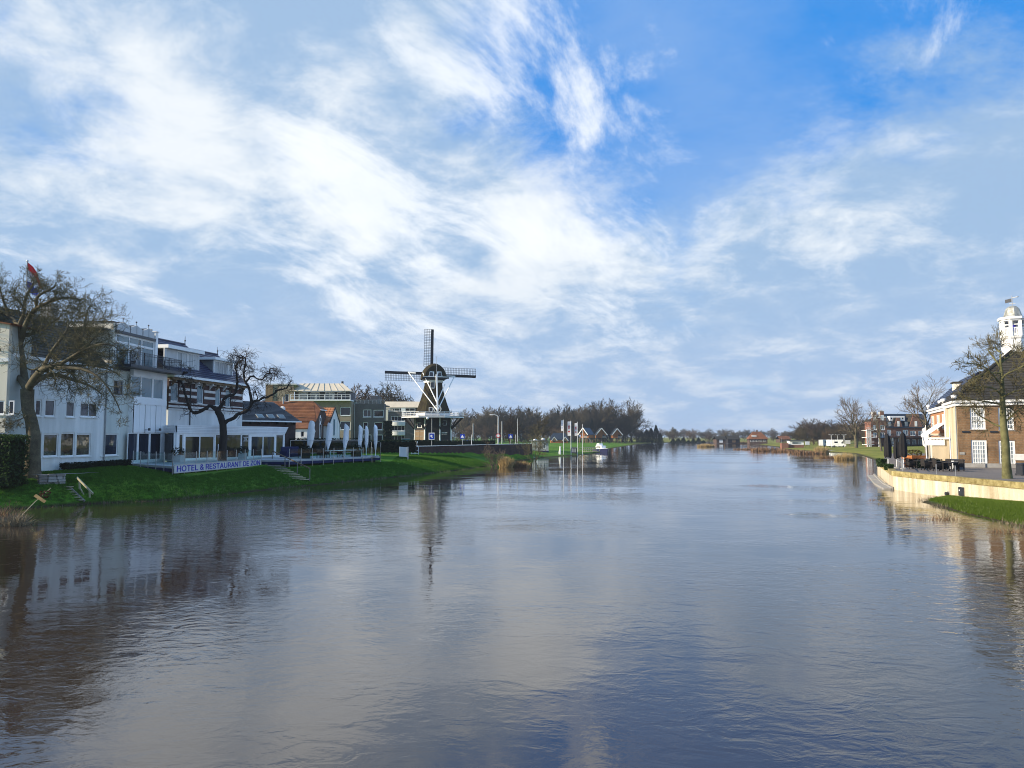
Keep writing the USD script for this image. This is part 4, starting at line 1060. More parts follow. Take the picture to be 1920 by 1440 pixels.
spots = [(582, 77.5, 2.75, .43, 'largest and leftmost white covered parasol, beside the pavilion'), (616, 80.5, 2.6, .36, 'white covered parasol in front of the small white gabled house'), (648, 83, 2.55, .36, 'white covered parasol in front of the tan apartment wall'),
         (675, 85.5, 2.45, .32, 'white covered parasol standing close left of a creased one'), (687, 86.0, 2.35, .30, 'deeply creased white covered parasol with a narrow foot'), (704, 84.5, 2.45, .34, 'rightmost white covered parasol at the end of the terrace')]
for i, (px, Y, h, w_, lab) in enumerate(spots):
    p = at(px, 850, Y)
    w_ *= .84
    t = Thing('covered_parasol', lab, 'parasol', (p[0], p[1], DZ), 20 * i, 'covered parasols on the hotel terrace')
    t.part('base', MB().bev(-.4, .4, -.4, .4, 0, .1, .03), 'grey_panel')
    t.part('pole', MB().rod((-.05, 0, .1), (-.05, 0, 1.6), .045, 8), 'white_metal')
    c = cover(h, w_, i + 2); c.v = [q + [0, 0, .85] for q in c.v]
    cv_ = t.part('cover', c, 'white_cloth', smooth=60)
    t.part('strap', MB().path([(w_ * .98 * math.cos(g) + .02, w_ * .76 * math.sin(g), .85 + h * .36 + .04 * math.cos(2 * g + i)) for g in np.linspace(0, 2 * math.pi, 15)], .018, 4, cap=False), 'pale_grey', parent=cv_)


def chair(name, lab, p, yaw, m='dark_wicker', g=None):
    t = Thing(name, lab, 'chair', p, yaw, g)
    t.part('seat', MB().bev(-.28, .28, -.28, .28, .34, .46, .03), m)
    t.part('backrest', MB().bev(-.28, .28, .22, .30, .46, .95, .03), m)
    for s_ in (-1, 1): t.part('armrest', MB().bev(s_ * .28 - .04, s_ * .28 + .04, -.26, .26, .46, .66, .02), m)
    for sx in (-1, 1):
        for sy in (-1, 1): t.part('leg', MB().box(sx * .25 - .025, sx * .25 + .025, sy * .25 - .025, sy * .25 + .025, 0, .34), m)
    return t


def table(name, lab, p, yaw, m, top=(1.6, .8), g=None):
    t = Thing(name, lab, 'table', p, yaw, g)
    t.part('tabletop', MB().bev(-top[0] / 2, top[0] / 2, -top[1] / 2, top[1] / 2, .70, .75, .015), m)
    for sx in (-1, 1):
        for sy in (-1, 1): t.part('leg', MB().box(sx * (top[0] / 2 - .08) - .03, sx * (top[0] / 2 - .08) + .03, sy * (top[1] / 2 - .08) - .03, sy * (top[1] / 2 - .08) + .03, 0, .70), m)
    return t


def G(px, Y, z=DZ): q = at(px, 850, Y); return (q[0], q[1], z)


sf = Thing('sofa', 'dark blue lounge sofa on the terrace just right of the pavilion', 'sofa', G(549, 79), 62)
sf.part('seat', MB().bev(-1.2, 1.2, -.45, .45, .12, .5, .05), 'navy_sofa'); sf.part('backrest', MB().bev(-1.2, 1.2, .3, .55, .5, 1.15, .05), 'navy_sofa')
for s_ in (-1, 1): sf.part('armrest', MB().bev(s_ * 1.2 - .12, s_ * 1.2 + .12, -.45, .55, .12, .75, .04), 'navy_sofa')
chair('lounge_chair', 'dark wicker armchair beside the blue sofa', G(566, 78.2), 70)
chair('lounge_chair', 'dark wicker armchair in front of the largest covered parasol', G(575, 78.6), 40)
table('terrace_table', 'pale terrace table behind the balustrade, near the white gabled house', G(628, 80.2), 60, 'white_metal', (2.2, .8))
table('terrace_table', 'long pale table on the terrace between two covered parasols', G(656, 83.6), 58, 'white_metal', (3.2, .7))
for i, (px, Y, lab) in enumerate(((601, 78.6, 'dark terrace chair left of the pale table'), (611, 79.0, 'dark terrace chair behind the second covered parasol'), (637, 81.2, 'dark terrace chair near the third covered parasol'), (664, 84.2, 'dark terrace chair by the long pale table'))):
    chair('terrace_chair', lab, G(px, Y), 50 + 25 * i, 'dark_wicker', 'dark chairs on the terrace')
rr = np.random.default_rng(8)


def leaf_mass(mb, lo, hi, n, s, rng, round_=0.0):
    """Leaf-sized faces through a box-shaped mass, denser at its skin."""
    lo, hi = np.array(lo, float), np.array(hi, float)
    p = rng.random((n, 3)); k = rng.integers(0, 3, n); side = rng.random(n)
    q = np.where(side < .38, 1 - rng.random(n) ** 2 * .12, np.where(side < .76, rng.random(n) ** 2 * .12, rng.random(n)))
    p[np.arange(n), k] = q
    if round_:
        c = p * 2 - 1; r = np.linalg.norm(c, axis=1); keep = r < 1 + (1 - round_) * .75; p = p[keep]; n = len(p)
    bump = (meshkit.fbm(p * (hi - lo) * 1.6 + lo, 3, 3) - .5)[:, None] * .35
    c = lo + p * (hi - lo) + (p - .5) * bump
    a = rng.normal(0, 1, (n, 3)); a /= np.linalg.norm(a, axis=1, keepdims=True); b = np.cross(a, rng.normal(0, 1, (n, 3))); b /= np.linalg.norm(b, axis=1, keepdims=True)
    sz = s * (.6 + .8 * rng.random((n, 1)))
    v = np.stack([c - a * sz, c + b * sz * .55, c + a * sz, c - b * sz * .55], 1).reshape(-1, 3)
    i = np.arange(n) * 4
    return mb.add(v, np.stack([i, i + 1, i + 2, i + 3], 1))


def hedge(name, lab, lo, hi, n, s, m='leaf_hedge', cat='hedge', seed=1, core='leaf_dark', yaw=0., loc=None):
    t = Thing(name, lab, cat, loc if loc is not None else ((lo[0] + hi[0]) / 2, (lo[1] + hi[1]) / 2, lo[2]), yaw)
    c = np.array([(lo[0] + hi[0]) / 2, (lo[1] + hi[1]) / 2, lo[2]]) if loc is None else np.zeros(3)
    a, b = np.array(lo) - c, np.array(hi) - c
    mb = leaf_mass(MB(), a, b, n, s, np.random.default_rng(seed))
    t.part('leaves', mb, m, kind='stuff')
    d = np.minimum((b - a) * .12, .2)
    t.part('core', MB().bev(a[0] + d[0], b[0] - d[0], a[1] + d[1], b[1] - d[1], a[2], b[2] - d[2], .06), core)
    return t


hedge('clipped_hedge', 'tall clipped evergreen hedge beside the bare tree at the picture\'s edge', (-33.6, 45.6, 1.2), (-29.75, 47.6, 4.25), 9000, .085, seed=4)
hedge('low_hedge', 'low dark hedge along the foot of the white hotel wing', (0, 0, 0), (8.5, .5, .42), 2600, .06, 'leaf_dark', seed=5, yaw=87, loc=(-31.2, 54.0, 1.9))
hedge('terrace_hedge', 'dark hedge behind the glass windscreens of the terrace', (0, 0, 0), (9.5, .8, 1.75), 3000, .10, 'leaf_dark', seed=6, yaw=38, loc=(-25.2, 88.2, 2.2))
hedge('terrace_hedge', 'dark hedge at the right end of the terrace below the grey apartments', (0, 0, 0), (7.5, .8, 1.5), 2400, .10, 'leaf_dark', seed=7, yaw=45, loc=(-17.5, 94, 2.2))
for i, (px, Y, lab) in enumerate(((334, 66.2, 'round dark shrub in a grey planter at the corner of the pavilion'), (455, 74, 'dark shrub in a pot by the narrow lettered door'), (573, 77.0, 'low dark shrub in a planter at the foot of the largest covered parasol'), (668, 84.4, 'dark bushy plant in a planter left of the creased parasol'))):
    t = Thing('planter', lab, 'planter', G(px, Y), 15 * i, None)
    t.part('box', MB().bev(-.38, .38, -.38, .38, 0, .62, .02), 'grey_panel' if i < 2 else 'dark_wicker')
    t.part('shrub', leaf_mass(MB(), (-.5, -.5, .5), (.5, .5, 1.25), 900, .07, np.random.default_rng(20 + i), .8), 'leaf_dark')
mbx = Thing('menu_board', 'small menu board on a stand by the sliding doors of the pavilion', 'sign', G(412, 72.3), 70)
mbx.part('board', MB().box(-.25, .25, -.03, .03, .9, 1.5), 'white_paint'); mbx.part('stand', MB().box(-.03, .03, -.031, .031, 0, .9).box(-.22, .22, -.2, .2, 0, .05), 'dark_metal')

# dry stone walling, steps and rail at the water's edge
def stones(lab, c0, c1, h, seed):
    a, b = np.array(c0, float), np.array(c1, float); L = np.linalg.norm(b[:2] - a[:2]); u = (b - a) / L
    t = Thing('stone_wall', lab, 'wall', c0, math.degrees(math.atan2(u[1], u[0])))
    r = np.random.default_rng(seed); z = -.15; row = 0
    while z < h:
        hh = r.uniform(.13, .2); x = -r.uniform(0, .2)
        while x < L:
            w_ = r.uniform(.3, .65); dx = r.normal(0, .012); y = r.normal(0, .03) + row * .05
            t.part('stone', MB().bev(max(x, 0) + .012, min(x + w_, L) - .012, y, y + .4, z + .01, z + hh - .012, .03), 'concrete' if r.random() < .6 else 'timber_grey')
            x += w_
        z += hh; row += 1
    return t


_a, _b = ground_at(74, 910), ground_at(124, 909)
stones('low grey stone wall beside the trunk of the big bare tree', _a, (_b[0], _b[1], _a[2]), .62, 2)
_a, _b = ground_at(-22, 910), ground_at(22, 907)
stones('short stack of flat grey stones under the clipped hedge', _a, (_b[0], _b[1], _a[2]), .62, 3)
ns = Thing('wooden_steps', 'short flight of old wooden steps descending into the river by the tree', 'stairs', (-28.6, 50, 0))
t0, b0 = ground_at(116, 914) + [0, 0, .05], ground_at(142, 939) + [0, 0, .06]
sv = np.array([.95, -.05, 0])
for i in range(6):
    c = t0 + (b0 - t0) * i / 5
    wpart(ns, 'step', MB().beam(c - sv * (.72 if i == 0 else .5), c + sv * (.72 if i == 0 else .5), .28, .05), 'timber_pale')
for s_ in (-.55, .55): wpart(ns, 'stringer', MB().beam(t0 + sv * s_ - [0, 0, .1], b0 + sv * s_ - [0, -.05, .12], .08, .2), 'timber_grey')
hr = Thing('handrail', 'pale wooden handrail standing on the grass beside the old steps', 'handrail', (-28, 49.8, 0))
g1, g2 = ground_at(150, 921), ground_at(169, 938)
a, b = at(144, 895, g1[1]), at(174.5, 926, g2[1] - .2)
wpart(hr, 'rail', MB().beam(a, b, .07, .11), 'timber_pale')
wpart(hr, 'rail', MB().beam(at(143, 896, g1[1]), at(150, 901, g1[1] + .2), .09, .07), 'timber_pale')
for (p, g) in ((at(149, 899, g1[1]), g1), (at(168, 920, g2[1]), g2)): wpart(hr, 'post', MB().beam(p, g - [0, 0, .3], .08), 'timber_pale')
wpart(hr, 'lower_rail', MB().beam(at(150, 915, g1[1] - .1), at(164, 941, g2[1] - .2), .06, .08), 'timber_pale')

yb = Thing('leaning_marker', 'yellow board on a thin stick leaning out of the reeds over the water', 'sign', on(38, 968, 0))
p0, p1 = at(38, 969, 40.5), at(95.5, 915, 41.5)
wpart(yb, 'stick', MB().path([p0, (p0 + p1) / 2 + [-.03, 0, .03], p1], [.022, .02, .014], 6), 'timber_pale')
c = at(75.5, 934.5, 41.0) - [0, .05, 0]; u = at(85, 941, 41.0) - at(66, 928, 41.0); u /= np.linalg.norm(u); w_ = np.cross(u, [0, 1, 0])
wpart(yb, 'board', MB().sheet([c - u * .34 - w_ * .085, c + u * .34 - w_ * .07, c + u * .36 + w_ * .085, c - u * .30 + w_ * .085], .025), 'reed_gold')
wpart(yb, 'leaf_tuft', leaf_mass(MB(), at(76, 931, 41) - [.1, 0, .1], at(84, 925, 41) + [.15, .2, .1], 60, .07, np.random.default_rng(2)), 'leaf_rust')

# ------------------------------------------------------------------ windmill and the riverside road
MY = 176.
mc = at(812, 830, MY)
ml = Thing('windmill', 'dark Dutch windmill with lattice sails, white stage and white tail braces', 'windmill', (mc[0], mc[1], 2.55))
mx = lambda px: ml.hit(px, 790)[0]
mz = lambda py: ml.hit(812, py)[1]
S8 = [math.radians(22.5 + 45 * i + 3) for i in range(8)]


def octa(r): return [(r * math.cos(a), r * math.sin(a)) for a in S8]


def skin(rz, key, name, m, cap=False):
    """One part for each of the eight sides of a tapering body."""
    for i in range(8):
        mb = MB()
        for (r0, z0), (r1, z1) in zip(rz[:-1], rz[1:]):
            a, b = octa(r0), octa(r1); j = (i + 1) % 8
            mb.add([(*a[i], z0), (*a[j], z0), (*b[j], z1), (*b[i], z1)], [(0, 1, 2, 3)])
        ml.part(name, mb, m)


n = {'co': ('texture_coordinate', {}), 'mp': ('mapping', {'scale': (1, 1, .25)}), 'n': ('noise_texture', {'scale': 1.4, 'detail': 7., 'roughness': .7}), 'r': ('rgb_ramp', {'ramp': [(.3, (.016, .014, .009)), (.5, (.032, .026, .015)), (.7, (.058, .054, .020))]}),
     'nb': ('noise_texture', {'scale': 9., 'detail': 4.}), 'b': ('bump', {'strength': .9, 'distance': .1}), 'p': ('principled_bsdf', {'roughness': .95, 'specular_ior_level': .1})}
usd_mat('thatch', n, [('co.object', 'mp.vector'), ('mp.vector', 'n.vector'), ('n.fac', 'r.fac'), ('r.color', 'p.base_color'), ('mp.vector', 'nb.vector'), ('nb.fac', 'b.height'), ('b.normal', 'p.normal')])
n = {'co': ('texture_coordinate', {}), 's': ('separate_xyz', {}), 'w': ('math', {'math_type': 'multiply', 'value2': 4.2}), 'f': ('math', {'math_type': 'fraction'}), 'n': ('noise_texture', {'scale': 1.2, 'detail': 6.}), 'r': ('rgb_ramp', {'ramp': [(.3, (.010, .010, .014)), (.7, (.024, .022, .024))]}),
     'b': ('bump', {'strength': .6, 'distance': .03}), 'p': ('principled_bsdf', {'roughness': .6, 'specular_ior_level': .3})}
usd_mat('tarred_boards', n, [('co.object', 's.vector'), ('s.z', 'w.value1'), ('w.value', 'f.value1'), ('f.value', 'b.height'), ('b.normal', 'p.normal'), ('co.object', 'n.vector'), ('n.fac', 'r.fac'), ('r.color', 'p.base_color')])

zs = mz(781)                                                       # stage level
r0 = (mx(846) - mx(775)) / 2 / math.cos(math.radians(14)) * .98
skin([(r0, -.6), (r0 * .985, zs)], 'b', 'base_side', 'tarred_boards')
a = octa(r0 + .03)
for i in range(8): ml.part('corner_post', MB().beam((*a[i], -.3), (*[q * .985 for q in a[i]], zs), .26, .26), 'white_paint')
# brown doors on the left side of the base
i = min(range(8), key=lambda k: abs((a[k][0] + a[(k + 1) % 8][0]) / 2 + 3.4) + (0 if a[k][1] < 1 and a[(k + 1) % 8][1] < 1 else 9))
p, q = np.array(a[i]), np.array(a[(i + 1) % 8]); u = (q - p) / np.linalg.norm(q - p); w_ = np.array([u[1], -u[0]])
P3 = lambda s, z, o=.05: np.array([*(p + u * s + w_ * o), z])
LL = np.linalg.norm(q - p)
for k in range(2):
    s0, s1 = .2 + k * (LL - .4) / 2 + .03, .2 + (k + 1) * (LL - .4) / 2 - .03
    d_ = ml.part('barn_door', MB().sheet([P3(s0, .1), P3(s1, .1), P3(s1, 3.0), P3(s0, 3.0)], .05), 'timber', label='brown wooden door in the sunlit side')
    for zz in (.5, 1.6, 2.7): ml.part('hinge_board', MB().sheet([P3(s0 + .05, zz, .08), P3(s1 - .05, zz, .08), P3(s1 - .05, zz + .14, .08), P3(s0 + .05, zz + .14, .08)], .025), 'timber_grey', parent=d_)
f_ = ml.part('window', MB().sheet([P3(.9, 3.5), P3(LL - .9, 3.5), P3(LL - .9, 4.7), P3(.9, 4.7)], .06), 'white_paint')
ml.part('pane', MB().sheet([P3(1.05, 3.6, .07), P3(LL - 1.05, 3.6, .07), P3(LL - 1.05, 4.6, .07), P3(1.05, 4.6, .07)], .015), 'pane_dark', parent=f_)
fx = ml.hit(834, 793, -r0 * .93)
fw_ = ml.part('window', MB().box(fx[0] - .42, fx[0] + .42, -r0 * .93 - .35, -r0 * .93 - .28, fx[1] - .55, fx[1] + .55), 'grey_panel')
ml.part('pane', MB().box(fx[0] - .32, fx[0] + .32, -r0 * .93 - .37, -r0 * .93 - .351, fx[1] - .45, fx[1] + .45), 'pane_dark', parent=fw_)
sx = ml.hit(834, 813, -r0 * .95)
sb = ml.part('name_board', MB().box(sx[0] - .75, sx[0] + .75, -r0 * .95 - .3, -r0 * .95 - .26, sx[1] - .3, sx[1] + .3), 'timber_dark')
mb = MB(); r_ = np.random.default_rng(4)
for row, zz in enumerate((.08, -.18)):
    x = -.65
    while x < .6:
        ww = r_.uniform(.06, .16); mb.box(sx[0] + x, sx[0] + x + ww, -r0 * .95 - .315, -r0 * .95 - .301, sx[1] + zz, sx[1] + zz + (.2 if row == 0 else .05)); x += ww + .06
ml.part('faded_lettering', mb, 'white_paint', parent=sb)
# stage
Rs = (mx(871) - mx(750)) / 2 / math.cos(math.radians(10))
ml.part('stage_floor', MB().prism(Polygon(octa(Rs)).difference(Polygon(octa(r0 - .3))), zs - .12, zs), 'timber_dark')
oc = [(x, y, zs) for x, y in octa(Rs - .1)]; oc.append(oc[0])
railing(ml, oc, 'white_metal', .95, 0, rail=.10, post_step=1.5, name='stage_railing', rails=(1., .5))
ml.part('stage_edge', MB().prism(Polygon(octa(Rs + .02)).difference(Polygon(octa(Rs - .08))), zs - .35, zs - .121), 'white_paint')
for i in range(8):
    b, c = octa(r0 + .15), octa(Rs - .35)
    ml.part('strut', MB().beam((*b[i], zs - 2.9), (*c[i], zs - .3), .22, .26), 'timber_dark')
    m0, m1 = (np.array(b[i]) + b[(i + 1) % 8]) / 2, (np.array(c[i]) + c[(i + 1) % 8]) / 2
    for k in (0, 1): ml.part('strut', MB().beam((*b[(i + k) % 8], zs - 2.6), (*(m1 * .85), zs - .2), .14, .16), 'timber_dark')
    ml.part('joist', MB().beam((*octa(r0)[i], zs - .25), (*octa(Rs - .15)[i], zs - .25), .2, .22), 'timber_dark')
# thatched body
z1, z2 = mz(774), mz(713)
rb, rt = (mx(845.5) - mx(778)) / 2 / .98, (mx(824.6) - mx(791)) / 2 / .98
skin([(rb * 1.0, zs + .002), (rb * .99, z1 + .1)], '', 'white_skirt', 'white_paint')
prof = [(rb + .12, z1)] + [(rt + (rb - rt) * (1 - f) ** 1.35, z1 + (z2 - .55 - z1) * f) for f in np.linspace(.04, 1, 7)]
skin(prof, '', 'thatched_side', 'thatch')
skin([(rt * 1.12, z2 - .62), (rt * 1.12, z2 - .05)], '', 'white_collar', 'white_paint')
ml.part('collar_floor', MB().prism(octa(rt * 1.3), z2 - .05, z2 + .25), 'timber_dark')
for (px, py, hh) in ((811, 722, 1.5), (808, 768, 1.0)):
    y = -(rt if py < 740 else rb * .93) * .97
    h_ = ml.hit(px, py, y)
    f_ = ml.part('window', MB().box(h_[0] - .45, h_[0] + .45, y - .2, y - .0, h_[1] - hh / 2, h_[1] + hh / 2), 'white_paint')
    ml.part('pane', MB().box(h_[0] - .33, h_[0] + .33, y - .215, y - .201, h_[1] - hh / 2 + .12, h_[1] + hh / 2 - .12), 'pane_dark', parent=f_)
# cap: a boat-shaped thatched hood, its axis pointing away and a little left
ax = np.array([-math.sin(math.radians(14)), math.cos(math.radians(14)), 0]); sd = np.array([ax[1], -ax[0], 0])
hc = mz(684) - z2
cv = []
NA, NL = 14, 12
wc = (mx(837) - mx(788)) / 2 * .98
for i in range(NL):
    s = -3.1 + 6.6 * i / (NL - 1)
    e = max(0.05, 1 - abs(s / 3.6) ** 3.2)
    for k in range(NA + 1):
        g = math.pi * k / NA
        w_ = wc * (.72 + .28 * e) * math.cos(g)
        zz = hc * (.70 + .30 * e) * max(0, math.sin(g)) ** 1.12
        cv.append(ax * s + sd * w_ + [0, 0, z2 + .25 + zz])
cv = np.array(cv).reshape(NL, NA + 1, 3); f = []
for i in range(NL - 1):
    for k in range(NA):
        o = i * (NA + 1) + k; f.append((o, o + 1, o + NA + 2, o + NA + 1))
ml.part('cap', MB().add(cv.reshape(-1, 3), f), 'thatch', smooth=50)
for i in (0, NL - 1):
    e = cv[i]; ml.part('cap_end', MB().add(np.vstack([e, e[[0, -1]].mean(0)]), [(k, k + 1, NA + 1) for k in range(NA)]), 'thatch' if i == 0 else 'timber_dark')
bk = ax * -3.14
for k, s_ in ((0, -1), (1, 1)):
    c = bk + sd * s_ * .95
    f_ = ml.part('cap_window', MB().add([c + sd * .62 + [0, 0, z2 + .55], c - sd * .62 + [0, 0, z2 + .55], c - sd * (.62 if s_ > 0 else .35) + [0, 0, z2 + 1.75], c + sd * (.62 if s_ < 0 else .35) + [0, 0, z2 + 1.75]] + [q - ax * .06 for q in (c + sd * .62 + [0, 0, z2 + .55], c - sd * .62 + [0, 0, z2 + .55], c - sd * (.62 if s_ > 0 else .35) + [0, 0, z2 + 1.75], c + sd * (.62 if s_ < 0 else .35) + [0, 0, z2 + 1.75])],
            [(0, 1, 2, 3), (7, 6, 5, 4), (0, 4, 5, 1), (1, 5, 6, 2), (2, 6, 7, 3), (3, 7, 4, 0)]), 'white_paint')
    ml.part('pane', MB().sheet([c - ax * .08 + sd * .48 + [0, 0, z2 + .68], c - ax * .08 - sd * .48 + [0, 0, z2 + .68], c - ax * .08 - sd * .3 + [0, 0, z2 + 1.6], c - ax * .08 + sd * .3 + [0, 0, z2 + 1.6]], .01), 'pane_dark', parent=f_)
ml.part('cap_rim', MB().beam(bk + sd * (wc + .1) + [0, 0, z2 + .32], bk - sd * (wc + .1) + [0, 0, z2 + .32], .3, .35), 'timber_dark')
ml.part('cap_sill', MB().beam(bk - ax * .15 + sd * (wc - .2) + [0, 0, z2 + .55], bk - ax * .15 - sd * (wc - .2) + [0, 0, z2 + .55], .12, .12), 'white_paint')
# sails on the far side
hub = ax * 4.3 + [0, 0, mz(699.5)]
ml.part('windshaft', MB().rod(ax * 2.5 + [0, 0, hub[2]], hub + ax * .5, .4, 10), 'timber_dark')
RL = (mx(888) - mx(722)) / 2 * 1.06
tilt = math.radians(-1.0)
for k in range(4):
    g = tilt + k * math.pi / 2
    d = sd * math.cos(g) + np.array([0, 0, 1]) * math.sin(g)
    t_ = -sd * math.sin(g) + np.array([0, 0, 1]) * math.cos(g)            # the lattice side
    o = hub + ax * (.15 if k % 2 else -.15)
    sl = ml.part('sail', MB().beam(o, o + d * RL, .34, .36, up=t_), 'timber_dark')
    ml.part('leading_board', MB().sheet([o + d * 2.0 - t_ * .50, o + d * RL - t_ * .46, o + d * RL - t_ * .14, o + d * 2.0 - t_ * .14], .05), 'timber_dark', parent=sl)
    mb = MB(); nbar = 24
    for i in range(nbar):
        s = 1.9 + (RL - 2.0) * i / (nbar - 1)
        mb.beam(o + d * s - t_ * .1, o + d * s + t_ * 1.75, .075, .075, up=ax)
    for h_ in (.6, 1.15, 1.7): mb.beam(o + d * 1.9 + t_ * h_, o + d * RL + t_ * h_, .07, .07, up=ax)
    ml.part('lattice', mb, 'timber_dark', parent=sl)
# tail: pole, cross beams and braces, all white
yb_ = -6.2
tp0 = bk + [0, 0, z2 + .9]; e_ = ml.hit(820.5, 772, -6.6); tp1 = np.array([e_[0], -6.6, e_[1]])
ml.part('tail_pole', MB().beam(tp0 + [.2, 0, .2], tp1, .34, .40), 'white_paint')
lp = ml.hit(766, 698, 1.0); rp = ml.hit(852, 706, -1.0); A_, B_ = np.array([lp[0], 1.0, lp[1]]), np.array([rp[0], -1.0, rp[1]])
ml.part('long_beam', MB().beam(A_ + (B_ - A_) * .78, B_ + [.15, 0, 0], .26, .3).beam(A_ - [.1, 0, 0], A_ + (B_ - A_) * .16, .26, .3), 'white_paint')
sp = ml.hit(793, 699, -2.8); sq = ml.hit(834.5, 720, -2.0); C_, D_ = np.array([sp[0], -2.8, sp[1]]), np.array([sq[0], -2.0, sq[1]])
for s_, e in ((A_, tp1 + (tp0 - tp1) * .03), (B_, tp1 + (tp0 - tp1) * .04), (C_, tp1 + (tp0 - tp1) * .24), (D_, tp1 + (tp0 - tp1) * .25)):
    ml.part('tail_brace', MB().beam(s_, e, .15, .17), 'white_paint')
ml.part('lightning_rod', MB().rod(bk + [.2, -.3, z2 + .9], bk + [.2, -.3, mz(672)], .05, 6).beam(bk + [.0, -.3, mz(672)], bk + [.4, -.3, mz(672)], .08), 'steel')
ml.part('capstan_wheel', MB().path([(tp1[0] + .8 * math.cos(g), tp1[1] - .3, tp1[2] + .6 + .8 * math.sin(g)) for g in np.linspace(0, 2 * math.pi, 17)], .06, 5).beam((tp1[0] - .8, tp1[1] - .3, tp1[2] + .6), (tp1[0] + .8, tp1[1] - .3, tp1[2] + .6), .08).beam((tp1[0], tp1[1] - .3, tp1[2] - .2), (tp1[0], tp1[1] - .3, tp1[2] + 1.4), .08), 'white_paint')
lp_ = ml.hit(801.5, 786, -Rs + .5)
ml.part('floodlight', MB().ball((lp_[0], -Rs + .6, zs - .55), .28, 2), 'white_metal')

# low wall and road along the river
lw = Thing('riverside_wall', 'long low dark brick wall with a pale coping along the riverside road', 'wall', (-14, 104, 1.5))
brick_mat('brick_old', (.070, .028, .020), (.050, .024, .020), (.07, .06, .05))
wl = [np.array([-18.5, 98.4]), np.array([-14, 104]), np.array([-5.2, 123.5]), np.array([3.6, 143])]
tops = [2.72, 2.78, 2.80, 2.78]
for i, (a, b) in enumerate(zip(wl[:-1], wl[1:])):
    za, zb_ = tops[i], tops[i + 1]
    mb = MB(); nrm = np.array([(b - a)[1], -(b - a)[0]]); nrm = nrm / np.linalg.norm(nrm) * .15
    v = [[*(a + nrm), .8], [*(b + nrm), .8], [*(b + nrm), zb_], [*(a + nrm), za], [*(a - nrm), .8], [*(b - nrm), .8], [*(b - nrm), zb_], [*(a - nrm), za]]
    mb.add(v, [(0, 1, 2, 3), (5, 4, 7, 6), (3, 2, 6, 7), (1, 5, 6, 2), (4, 0, 3, 7)])
    wpart(lw, 'wall', mb, 'brick_old')
    L = np.linalg.norm(b - a); k = int(L / 1.6)
    for j in range(k):
        p_, q_ = a + (b - a) * j / k, a + (b - a) * (j + 1) / k; g = (b - a) / L * .012
        wpart(lw, 'coping_stone', MB().beam([*(p_ + g), za + (zb_ - za) * j / k + .045], [*(q_ - g), za + (zb_ - za) * (j + 1) / k + .045], .42, .085), 'stone_white')
rd = [(-27, 93), (-17, 103.5), (-12.5, 109), (-4.5, 126), (4.6, 146.5), (1.0, 149.5), (-1, 149), (-9.5, 131), (-17, 114), (-30, 99)]
tri = trimesh.creation.triangulate_polygon(Polygon(rd).segmentize(1.5), engine='earcut')
v2 = np.array(tri[0]); sub = trimesh.Trimesh(np.c_[v2, np.zeros(len(v2))], tri[1], process=False)
for _ in range(2): sub = sub.subdivide()
v2 = np.array(sub.vertices); v2[:, 2] = ground_z(v2[:, 0], v2[:, 1]) + .035
single('road', (v2, np.array(sub.faces)), 'road_pale', 'pale riverside road behind the low brick wall', kind='structure')

# ------------------------------------------------------------------ bare winter trees
def unit(v): return v / np.linalg.norm(v)


